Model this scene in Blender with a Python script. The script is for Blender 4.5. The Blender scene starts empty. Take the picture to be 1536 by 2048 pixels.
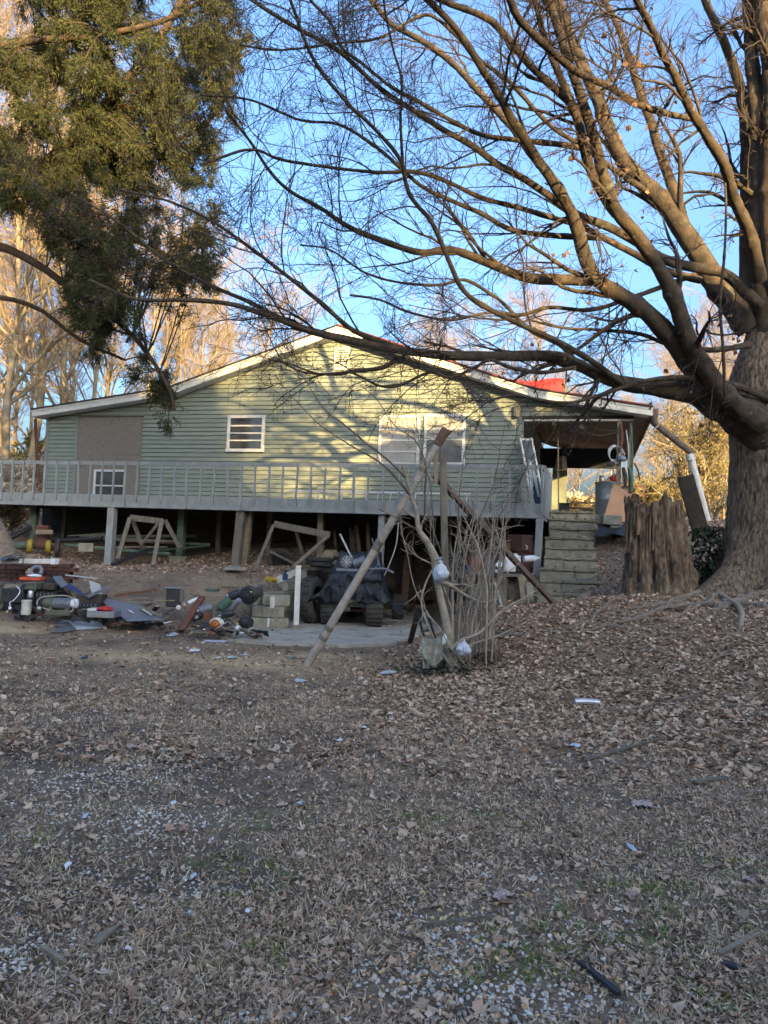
import bpy, math, random
import numpy as np
from mathutils import Vector, Matrix, noise
rng = np.random.default_rng(11)
random.seed(11)
scene = bpy.context.scene
C = scene.collection
R = math.radians

# ---------------------------------------------------------------- camera, light, exposure
F_PX = 1540.0
EYE = 1.5
PITCH, ROLL = R(2.75), R(2.2)
SUN_AZ, SUN_EL = R(157), R(12)          # azimuth from +Y towards +X: low sun behind the camera, to the right
fw = np.array([0, math.cos(PITCH), math.sin(PITCH)])
r0 = np.array([1.0, 0, 0]); u0 = np.array([0, -math.sin(PITCH), math.cos(PITCH)])
cr = math.cos(ROLL) * r0 + math.sin(ROLL) * u0
cu = -math.sin(ROLL) * r0 + math.cos(ROLL) * u0
cam_d = bpy.data.cameras.new('camera'); cam = bpy.data.objects.new('camera', cam_d); C.objects.link(cam)
cam.matrix_world = Matrix(((cr[0], cu[0], -fw[0], 0), (cr[1], cu[1], -fw[1], 0), (cr[2], cu[2], -fw[2], EYE), (0, 0, 0, 1)))
cam_d.sensor_fit = 'VERTICAL'; cam_d.sensor_height = 24; cam_d.lens = 24 * F_PX / 2048
cam_d.clip_start = 0.05; cam_d.clip_end = 600
scene.camera = cam
world = bpy.data.worlds.new('World'); scene.world = world; world.use_nodes = True
wn = world.node_tree; wn.nodes.clear()
sky = wn.nodes.new('ShaderNodeTexSky'); sky.sky_type = 'NISHITA'; sky.sun_disc = False
sky.sun_elevation = SUN_EL; sky.sun_rotation = SUN_AZ; sky.air_density = 1.0; sky.dust_density = 9.0; sky.ozone_density = 4.2
bgn = wn.nodes.new('ShaderNodeBackground'); bgn.inputs['Strength'].default_value = 0.15
wo = wn.nodes.new('ShaderNodeOutputWorld')
wn.links.new(sky.outputs[0], bgn.inputs[0]); wn.links.new(bgn.outputs[0], wo.inputs[0])
sun_d = bpy.data.lights.new('sun', 'SUN'); sun_d.energy = 4.3; sun_d.angle = R(0.5); sun_d.color = (1.0, 0.70, 0.30)
sun = bpy.data.objects.new('sun', sun_d); C.objects.link(sun)
sdir = Vector((math.sin(SUN_AZ) * math.cos(SUN_EL), math.cos(SUN_AZ) * math.cos(SUN_EL), math.sin(SUN_EL)))
sun.rotation_euler = sdir.to_track_quat('Z', 'Y').to_euler()
vs = scene.view_settings; vs.view_transform = 'Standard'; vs.look = 'None'; vs.gamma = 1; vs.use_curve_mapping = False
vs.exposure = 2.5
scene.cycles.max_bounces = 6; scene.cycles.diffuse_bounces = 3; scene.cycles.transparent_max_bounces = 8

# ---------------------------------------------------------------- placing: a pixel of the photo and a distance give a point
def ray(px, py):
    return fw + (px - 768) / F_PX * cr + (1024 - py) / F_PX * cu
def W(px, py, Y):
    d = ray(px, py); k = Y / d[1]
    return np.array([d[0] * k, Y, EYE + d[2] * k])
YAW = R(15)
HO = np.array([0, 19.0, 0])
HU = np.array([math.cos(YAW), -math.sin(YAW), 0])       # along the wall, to the right
HN = np.array([-math.sin(YAW), -math.cos(YAW), 0])      # out of the wall, to the camera
def H(s, t, z):
    return HO + HU * s + HN * t + np.array([0, 0, z])
def hp(px, py, t=0.0):
    """(s, z) of a pixel on the plane t in front of the wall"""
    d = ray(px, py); o = np.array([0, 0, EYE])
    k = np.dot(HO + HN * t - o, HN) / np.dot(d, HN)
    p = o + d * k
    return float(np.dot(p - HO, HU)), float(p[2])
def HP(px, py, t=0.0):
    s, z = hp(px, py, t); return H(s, t, z)

# ---------------------------------------------------------------- terrain height
_cp = [W(225, 1130, 17.8), W(90, 1100, 18.5), W(400, 1100, 20), W(560, 1095, 19), W(30, 1030, 25), W(20, 1120, 16), W(60, 1165, 14.5),
       W(330, 1140, 16.0), W(450, 1150, 15.5), W(480, 1130, 17.2), W(645, 1136, 16.8),
       W(1105, 1205, 11.5), W(1130, 1205, 13.3), W(1205, 1150, 14.5), W(1215, 1045, 17.5), W(1330, 1190, 11.5), W(1460, 1180, 12),
       W(1440, 1045, 18), W(1000, 1250, 11), W(1060, 1150, 15.2), W(1050, 1090, 17.6), W(890, 1345, 9.2), (3.6, 7.5, .2), (3.0, 9.5, .5), (4.2, 11, .85)]
_cp = [tuple(p) for p in _cp]
for x in (-16, -9, -4.5, 0, 3, 8):
    for y in (-25, -12, -4, 0, 3, 5.5): _cp.append((x, y, 0.0 + (0.25 if x == 8 and y > 2 else 0)))
_cp += [(-3.5, 8, 0), (0, 8, 0), (-7, 8.5, 0.03), (-1.5, 10.5, 0), (-4, 11, 0.0), (-6.2, 12, .12), (-3, 13.2, .06), (0.2, 12, 0), (-9, 12, .3), (-1, 12.5, 0),
        (7, 9, .9), (9, 14, 1.5), (14, 10, 1.3), (12, 22, 2.6), (6, 24, 2.5), (0, 27, 2.3), (-10, 27, 2.2), (-18, 20, 1.9), (-20, 34, 2.5), (0, 36, 2.4),
        (20, 36, 2.4), (-24, 12, 1.0), (26, 20, 2.4), (-40, 60, 3), (0, 70, 3), (40, 60, 3), (40, 0, .8), (-40, 0, .6), (-40, -40, .2), (40, -40, .3), (0, -45, .2), (0, 20.5, 1.9), (-3, 20.5, 1.7)]
_cp = np.array(_cp, float)
def _phi(r2): return 0.5 * r2 * np.log(r2 + 1e-9)
_n = len(_cp)
_d2 = ((_cp[:, None, :2] - _cp[None, :, :2]) ** 2).sum(2)
_A = np.zeros((_n + 3, _n + 3)); _A[:_n, :_n] = _phi(_d2) + np.eye(_n) * 0.25
_A[:_n, _n] = 1; _A[:_n, _n + 1:] = _cp[:, :2]; _A[_n, :_n] = 1; _A[_n + 1:, :_n] = _cp[:, :2].T
_w = np.linalg.solve(_A, np.concatenate([_cp[:, 2], [0, 0, 0]]))
def sstep(a, b, x): 
    t = np.clip((x - a) / (b - a), 0, 1); return t * t * (3 - 2 * t)
BW0 = W(500, 1255, 13.9)[:2]; BW1 = W(650, 1180, 17.6)[:2]    # line of the block wall left of the slab
def vn(x, y, s):            # cheap smooth value noise
    x = x * s; y = y * s; xi = np.floor(x).astype(int); yi = np.floor(y).astype(int); fx = x - xi; fy = y - yi
    def h(a, b):
        n = (a * 374761393 + b * 668265263) & 0xffffffff; n = ((n ^ (n >> 13)) * 1274126177) & 0xffffffff
        return ((n ^ (n >> 16)) & 0xffff) / 65535.0
    fx = fx * fx * (3 - 2 * fx); fy = fy * fy * (3 - 2 * fy)
    return (h(xi, yi) * (1 - fx) + h(xi + 1, yi) * fx) * (1 - fy) + (h(xi, yi + 1) * (1 - fx) + h(xi + 1, yi + 1) * fx) * fy
def TZ(x, y):
    x = np.atleast_1d(np.asarray(x, float)); y = np.atleast_1d(np.asarray(y, float)); out = np.empty(x.shape)
    xf, yf = x.ravel(), y.ravel(); o = np.empty(xf.size)
    for i in range(0, xf.size, 20000):
        a, b = xf[i:i + 20000], yf[i:i + 20000]
        d2 = (a[:, None] - _cp[None, :, 0]) ** 2 + (b[:, None] - _cp[None, :, 1]) ** 2
        o[i:i + 20000] = _phi(d2) @ _w[:_n] + _w[_n] + a * _w[_n + 1] + b * _w[_n + 2]
    out = o.reshape(x.shape)
    out = np.maximum(out, -0.02)
    # level slab corridor into the basement
    k = (y - BW0[1]) / (BW1[1] - BW0[1]); xl = BW0[0] + k * (BW1[0] - BW0[0])
    m = sstep(-0.02, 0.10, x - xl) * (1 - sstep(1.0, 2.1, x)) * sstep(11.4, 11.9, y) * (1 - sstep(21.5, 21.7, y))
    out = out * (1 - m) - 0.03 * m
    leafy = sstep(0.2, 2.0, x) * sstep(6.5, 9, y)
    amp = np.clip(1 - m, 0, 1)
    out = out + amp * ((vn(x, y, 0.9) - .5) * .05 + (vn(x + 9, y, 3.1) - .5) * .03 + (vn(x, y + 7, 11.) - .5) * .012)
    return out
def tz(x, y): return float(TZ(x, y)[0])
def G(px, py):
    """point where the pixel's ray meets the ground"""
    d = ray(px, py); ks = np.linspace(1.5, 40, 500)
    x = d[0] * ks; y = d[1] * ks; z = EYE + d[2] * ks
    t = TZ(x, y); i = int(np.argmax(z < t))
    if i == 0: i = 499
    k0, k1 = ks[i - 1], ks[i]; a0, a1 = z[i - 1] - t[i - 1], z[i] - t[i]
    k = k0 + (k1 - k0) * a0 / (a0 - a1 + 1e-9)
    return np.array([d[0] * k, d[1] * k, EYE + d[2] * k])

# ---------------------------------------------------------------- mesh tools
def mesh_np(name, v, faces_flat, nper, smooth=False):
    me = bpy.data.meshes.new(name)
    nf = len(nper)
    me.vertices.add(len(v)); me.vertices.foreach_set('co', np.asarray(v, np.float32).ravel())
    me.loops.add(len(faces_flat)); me.loops.foreach_set('vertex_index', np.asarray(faces_flat, np.int32))
    me.polygons.add(nf); st = np.concatenate([[0], np.cumsum(nper)[:-1]]).astype(np.int32)
    me.polygons.foreach_set('loop_start', st)
    if smooth: me.polygons.foreach_set('use_smooth', np.ones(nf, bool))
    me.update(calc_edges=True); return me
OFF = {}
def link(me, name, mat, parent=None, loc=None):
    o = bpy.data.objects.new(name, me); C.objects.link(o)
    off = np.zeros(3)
    if parent is not None:
        o.parent = parent; off = OFF[parent.name]
    elif loc is not None:
        off = np.asarray(loc, float); o.location = off
    OFF[o.name] = off
    if np.any(off):
        n = len(me.vertices); a = np.empty(n * 3, np.float32); me.vertices.foreach_get('co', a)
        me.vertices.foreach_set('co', (a.reshape(-1, 3) - off.astype(np.float32)).ravel()); me.update()
    if mat is not None: me.materials.append(mat)
    return o
def tag(o, label=None, cat=None, group=None, kind=None):
    if label: o['label'] = label
    if cat: o['category'] = cat
    if group: o['group'] = group
    if kind: o['kind'] = kind
    return o
def T(name, label, cat, loc, group=None):
    o = bpy.data.objects.new(name, None); o.empty_display_size = .2; C.objects.link(o)
    o.location = loc; OFF[o.name] = np.asarray(loc, float)
    return tag(o, label, cat, group)
class MB:
    def __init__(s): s.v = []; s.f = []; s.n = 0
    def add(s, vs, fs):
        s.v.extend([tuple(map(float, p)) for p in vs]); s.f.extend([tuple(i + s.n for i in f) for f in fs]); s.n += len(vs); return s
    def frame(s, c, ax, ay, az):       # box from centre and three half axes
        c, ax, ay, az = [np.asarray(q, float) for q in (c, ax, ay, az)]
        vs = [c + i * ax + j * ay + k * az for k in (-1, 1) for j in (-1, 1) for i in (-1, 1)]
        return s.add(vs, [(0, 2, 3, 1), (4, 5, 7, 6), (0, 1, 5, 4), (2, 6, 7, 3), (0, 4, 6, 2), (1, 3, 7, 5)])
    def box(s, c, size, rz=0.0):
        a, b = math.cos(rz), math.sin(rz)
        return s.frame(c, (a * size[0] / 2, b * size[0] / 2, 0), (-b * size[1] / 2, a * size[1] / 2, 0), (0, 0, size[2] / 2))
    def hbox(s, s0, s1, t0, t1, z0, z1):   # box in the house's own axes
        return s.frame(H((s0 + s1) / 2, (t0 + t1) / 2, (z0 + z1) / 2), HU * (s1 - s0) / 2, HN * (t1 - t0) / 2, (0, 0, (z1 - z0) / 2))
    def beam(s, p0, p1, w, h, up=(0, 0, 1)):
        p0 = np.asarray(p0, float); p1 = np.asarray(p1, float); d = p1 - p0; L = np.linalg.norm(d); d /= L
        sd = np.cross(d, up); 
        if np.linalg.norm(sd) < 1e-3: sd = np.cross(d, (0, 1, 0))
        sd /= np.linalg.norm(sd); u = np.cross(sd, d)
        return s.frame((p0 + p1) / 2, d * L / 2, sd * w / 2, u * h / 2)
    def prism(s, poly, off):
        n = len(poly); a = [np.asarray(p, float) for p in poly]; b = [p + np.asarray(off, float) for p in a]
        return s.add(a + b, [tuple(range(n))[::-1], tuple(range(n, 2 * n))] + [(i, (i + 1) % n, n + (i + 1) % n, n + i) for i in range(n)])
    def tube(s, pts, rad, n=8, cap=True):
        pts = [np.asarray(p, float) for p in pts]; K = len(pts); rad = [rad] * K if np.isscalar(rad) else list(rad)
        vs = []; prev = None
        for i, p in enumerate(pts):
            t = pts[min(i + 1, K - 1)] - pts[max(i - 1, 0)]; t = t / (np.linalg.norm(t) + 1e-9)
            if prev is None:
                a = np.array([0, 0, 1.]) if abs(t[2]) < .9 else np.array([1., 0, 0])
            else: a = prev
            u = a - t * np.dot(a, t); u /= (np.linalg.norm(u) + 1e-9); prev = u; v = np.cross(t, u)
            vs += [p + rad[i] * (math.cos(2 * math.pi * j / n) * u + math.sin(2 * math.pi * j / n) * v) for j in range(n)]
        fs = [(i * n + j, i * n + (j + 1) % n, (i + 1) * n + (j + 1) % n, (i + 1) * n + j) for i in range(K - 1) for j in range(n)]
        if cap: fs += [tuple(range(n))[::-1], tuple((K - 1) * n + j for j in range(n))]
        return s.add(vs, fs)
    def lathe(s, c, prof, n=20, axis=(0, 0, 1), wob=0.0):
        """prof: (radius, height) along the axis"""
        c = np.asarray(c, float); ax = np.asarray(axis, float); ax /= np.linalg.norm(ax)
        a = np.array([1., 0, 0]) if abs(ax[0]) < .8 else np.array([0, 1., 0])
        u = np.cross(ax, a); u /= np.linalg.norm(u); v = np.cross(ax, u); vs = []
        for r, h in prof:
            for j in range(n):
                q = 2 * math.pi * j / n; rr = r * (1 + wob * random.uniform(-1, 1)); vs.append(c + ax * h + rr * (math.cos(q) * u + math.sin(q) * v))
        K = len(prof)
        fs = [(i * n + j, i * n + (j + 1) % n, (i + 1) * n + (j + 1) % n, (i + 1) * n + j) for i in range(K - 1) for j in range(n)]
        if prof[0][0] > 1e-4: fs.append(tuple(range(n))[::-1])
        if prof[-1][0] > 1e-4: fs.append(tuple((K - 1) * n + j for j in range(n)))
        return s.add(vs, fs)
    def sheet(s, fn, nu, nv, thick=None):
        vs = [fn(i / nu, j / nv) for j in range(nv + 1) for i in range(nu + 1)]
        fs = [(j * (nu + 1) + i, j * (nu + 1) + i + 1, (j + 1) * (nu + 1) + i + 1, (j + 1) * (nu + 1) + i) for j in range(nv) for i in range(nu)]
        return s.add(vs, fs)
    def blob(s, c, size, n=2, rough=.2, seed=0):
        import bmesh
        bm = bmesh.new(); bmesh.ops.create_icosphere(bm, subdivisions=n, radius=1)
        bm.verts.ensure_lookup_table(); vs = []
        for v in bm.verts:
            k = 1 + rough * noise.noise(v.co * 1.7 + Vector((seed * 3.1, seed, 0))) + rough * .5 * noise.noise(v.co * 4 + Vector((seed, 0, seed)))
            vs.append((c[0] + v.co.x * size[0] * k, c[1] + v.co.y * size[1] * k, c[2] + v.co.z * size[2] * k))
        fs = [tuple(v.index for v in f.verts) for f in bm.faces]; bm.free()
        return s.add(vs, fs)
    def build(s, name, mat, parent=None, loc=None, smooth=False, bev=0.0, label=None, cat=None, kind=None, group=None):
        me = bpy.data.meshes.new(name); me.from_pydata(s.v, [], s.f)
        import bmesh
        bm = bmesh.new(); bm.from_mesh(me)
        if not smooth or bev: bmesh.ops.recalc_face_normals(bm, faces=bm.faces)
        if bev: bmesh.ops.bevel(bm, geom=bm.edges, offset=bev, segments=1, affect='EDGES', clamp_overlap=True)
        bm.to_mesh(me); bm.free()
        if smooth:
            me.polygons.foreach_set('use_smooth', np.ones(len(me.polygons), bool))
            try: me.set_sharp_from_angle(angle=R(42))
            except Exception: pass
        if parent is None and loc is None and s.v:
            a = np.array(s.v); loc = (a[:, 0].mean(), a[:, 1].mean(), a[:, 2].min())
        o = link(me, name, mat, parent, loc)
        return tag(o, label, cat, group, kind)

def catmull(P, n):
    P = np.asarray(P, float); K = len(P)
    Q = np.vstack([2 * P[0] - P[1], P, 2 * P[-1] - P[-2]])
    d = np.concatenate([[0], np.cumsum(np.linalg.norm(np.diff(P[:, :3], axis=0), axis=1))]); u = np.linspace(0, d[-1], n)
    i = np.clip(np.searchsorted(d, u, side='right') - 1, 0, K - 2); t = ((u - d[i]) / (d[i + 1] - d[i] + 1e-9))[:, None]
    p0, p1, p2, p3 = Q[i], Q[i + 1], Q[i + 2], Q[i + 3]
    return 0.5 * ((2 * p1) + (-p0 + p2) * t + (2 * p0 - 5 * p1 + 4 * p2 - p3) * t ** 2 + (-p0 + 3 * p1 - 3 * p2 + p3) * t ** 3)
def nrm(a): return a / (np.linalg.norm(a, axis=-1, keepdims=True) + 1e-9)
def tubes(P, Rd, S):
    """many tubes at once: P (N,K,3), Rd (N,K) -> verts, faces"""
    N, K = Rd.shape
    t = np.empty_like(P); t[:, 1:-1] = P[:, 2:] - P[:, :-2]; t[:, 0] = P[:, 1] - P[:, 0]; t[:, -1] = P[:, -1] - P[:, -2]; t = nrm(t)
    m = nrm(P[:, -1] - P[:, 0]); ref = np.where(np.abs(m[:, 2:3]) < .85, np.array([[0, 0, 1.]]), np.array([[1., 0, 0]]))[:, None, :]
    u = nrm(np.cross(t, np.broadcast_to(ref, t.shape))); v = np.cross(t, u)
    q = 2 * np.pi * np.arange(S) / S
    V = P[:, :, None, :] + Rd[:, :, None, None] * (np.cos(q)[None, None, :, None] * u[:, :, None, :] + np.sin(q)[None, None, :, None] * v[:, :, None, :])
    idx = np.arange(N * K * S).reshape(N, K, S); a = idx[:, :-1, :]; b = idx[:, 1:, :]
    Fc = np.stack([a, np.roll(a, -1, 2), np.roll(b, -1, 2), b], -1).reshape(-1, 4)
    return V.reshape(-1, 3), Fc
def join_np(parts):
    vs, fs, n = [], [], 0
    for v, f in parts: vs.append(v); fs.append(f + n); n += len(v)
    return np.vstack(vs), np.vstack(fs)
def grow(P, Rd, nch, length, K, ang, r_ratio, tip, wig=.18, grav=0.0, t0=.15, t1=1.0, lvar=.4, up=0.0, sweep=0.0):
    """children of every parent; returns (N*nch,K,3),(N*nch,K)"""
    N, K0 = Rd.shape; M = N * nch
    par = np.repeat(np.arange(N), nch); t = rng.uniform(t0, t1, M) * (K0 - 1.001); i = t.astype(int); f = (t - i)[:, None]
    base = P[par, i] * (1 - f) + P[par, i + 1] * f; rad = Rd[par, i] * (1 - f[:, 0]) + Rd[par, i + 1] * f[:, 0]
    tan = nrm(P[par, i + 1] - P[par, i]); rnd = nrm(rng.normal(size=(M, 3))); side = nrm(np.cross(tan, rnd))
    a = (ang + rng.normal(size=M) * .25)[:, None]
    d = nrm(np.cos(a) * tan + np.sin(a) * side + np.array([0, 0, up]))
    plen = np.linalg.norm(P[par, -1] - P[par, 0], axis=1)
    L = length * rng.uniform(1 - lvar, 1 + lvar, M) * (1.15 - .6 * t / (K0 - 1))
    if length < 0: L = -length * plen * rng.uniform(1 - lvar, 1 + lvar, M) * (1.2 - .7 * t / (K0 - 1))
    out = np.empty((M, K, 3)); out[:, 0] = base; step = (L / (K - 1))[:, None]
    bend = rng.normal(size=(M, 3)) * wig
    for k in range(1, K):
        d = nrm(d + rng.normal(size=(M, 3)) * wig + bend * .3 + np.array([0, 0, grav]))
        out[:, k] = out[:, k - 1] + d * step
    rb = np.maximum(rad * r_ratio, tip * 1.2); s = np.linspace(0, 1, K)[None, :]
    Ro = rb[:, None] * (1 - s) ** .8 + tip * s
    return out, Ro

# ---------------------------------------------------------------- materials
MATS = {}
def pm(name, c1, c2=None, scale=6.0, rough=.8, bump=.0, bscale=40.0, c3=None, s3=2.0, k3=.55, metal=0.0, stretch=(1, 1, 1), spec=.3, detail=6.0, lo=.35, hi=.65, coord='pos'):
    m = bpy.data.materials.new(name); m.use_nodes = True; nt = m.node_tree; N = nt.nodes; L = nt.links; bs = N['Principled BSDF']
    c2 = c2 or tuple(x * .7 for x in c1)
    if coord == 'pos': g = N.new('ShaderNodeNewGeometry').outputs['Position']
    else: g = N.new('ShaderNodeTexCoord').outputs['Object']
    mp = N.new('ShaderNodeMapping'); mp.inputs['Scale'].default_value = stretch; L.new(g, mp.inputs[0])
    n1 = N.new('ShaderNodeTexNoise'); n1.inputs['Scale'].default_value = scale; n1.inputs['Detail'].default_value = detail; n1.inputs['Roughness'].default_value = .62
    L.new(mp.outputs[0], n1.inputs['Vector'])
    rmp = N.new('ShaderNodeValToRGB'); rmp.color_ramp.elements[0].position = lo; rmp.color_ramp.elements[1].position = hi
    rmp.color_ramp.elements[0].color = (*c1, 1); rmp.color_ramp.elements[1].color = (*c2, 1)
    L.new(n1.outputs['Fac'], rmp.inputs[0]); col = rmp.outputs[0]
    if c3:
        n3 = N.new('ShaderNodeTexNoise'); n3.inputs['Scale'].default_value = s3; n3.inputs['Detail'].default_value = 7; n3.inputs['Roughness'].default_value = .7
        L.new(mp.outputs[0], n3.inputs['Vector'])
        r3 = N.new('ShaderNodeValToRGB'); r3.color_ramp.elements[0].position = k3; r3.color_ramp.elements[1].position = min(k3 + .1, 1)
        L.new(n3.outputs['Fac'], r3.inputs[0]); mx = N.new('ShaderNodeMix'); mx.data_type = 'RGBA'
        L.new(r3.outputs[0], mx.inputs[0]); L.new(col, mx.inputs[6]); mx.inputs[7].default_value = (*c3, 1); col = mx.outputs[2]
    L.new(col, bs.inputs['Base Color']); bs.inputs['Roughness'].default_value = rough; bs.inputs['Metallic'].default_value = metal
    bs.inputs['Specular IOR Level'].default_value = spec
    if bump:
        n2 = N.new('ShaderNodeTexNoise'); n2.inputs['Scale'].default_value = bscale; n2.inputs['Detail'].default_value = 8; n2.inputs['Roughness'].default_value = .7
        L.new(mp.outputs[0], n2.inputs['Vector']); b = N.new('ShaderNodeBump'); b.inputs['Strength'].default_value = bump; b.inputs['Distance'].default_value = .03
        L.new(n2.outputs['Fac'], b.inputs['Height']); L.new(b.outputs[0], bs.inputs['Normal'])
    MATS[name] = m; return m
def rndcol(name, cols, rough=.85, trans=0.0):
    """each loose piece (mesh island) takes its own colour of the list"""
    m = bpy.data.materials.new(name); m.use_nodes = True; nt = m.node_tree; N = nt.nodes; L = nt.links; bs = N['Principled BSDF']
    g = N.new('ShaderNodeNewGeometry'); rp = N.new('ShaderNodeValToRGB'); e = rp.color_ramp.elements
    e[0].color = (*cols[0], 1); e[0].position = 0; e[1].color = (*cols[-1], 1); e[1].position = 1
    for i, c in enumerate(cols[1:-1], 1): q = e.new(i / (len(cols) - 1)); q.color = (*c, 1)
    L.new(g.outputs['Random Per Island'], rp.inputs[0])
    n = N.new('ShaderNodeTexNoise'); n.inputs['Scale'].default_value = 60; L.new(g.outputs['Position'], n.inputs['Vector'])
    mx = N.new('ShaderNodeMix'); mx.data_type = 'RGBA'; mx.blend_type = 'MULTIPLY'; mx.inputs[0].default_value = .45
    L.new(rp.outputs[0], mx.inputs[6]); L.new(n.outputs['Color'], mx.inputs[7])
    sep = N.new('ShaderNodeMix'); sep.data_type = 'RGBA'; sep.blend_type = 'MULTIPLY'; sep.inputs[0].default_value = .25
    L.new(rp.outputs[0], sep.inputs[6]); L.new(n.outputs['Fac'], sep.inputs[7])
    L.new(sep.outputs[2], bs.inputs['Base Color']); bs.inputs['Roughness'].default_value = rough; bs.inputs['Specular IOR Level'].default_value = .25
    if trans:
        tr = N.new('ShaderNodeBsdfTranslucent'); L.new(rp.outputs[0], tr.inputs[0]); ms = N.new('ShaderNodeMixShader'); ms.inputs[0].default_value = trans
        L.new(bs.outputs[0], ms.inputs[1]); L.new(tr.outputs[0], ms.inputs[2]); L.new(ms.outputs[0], N['Material Output'].inputs[0])
    return m
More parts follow.
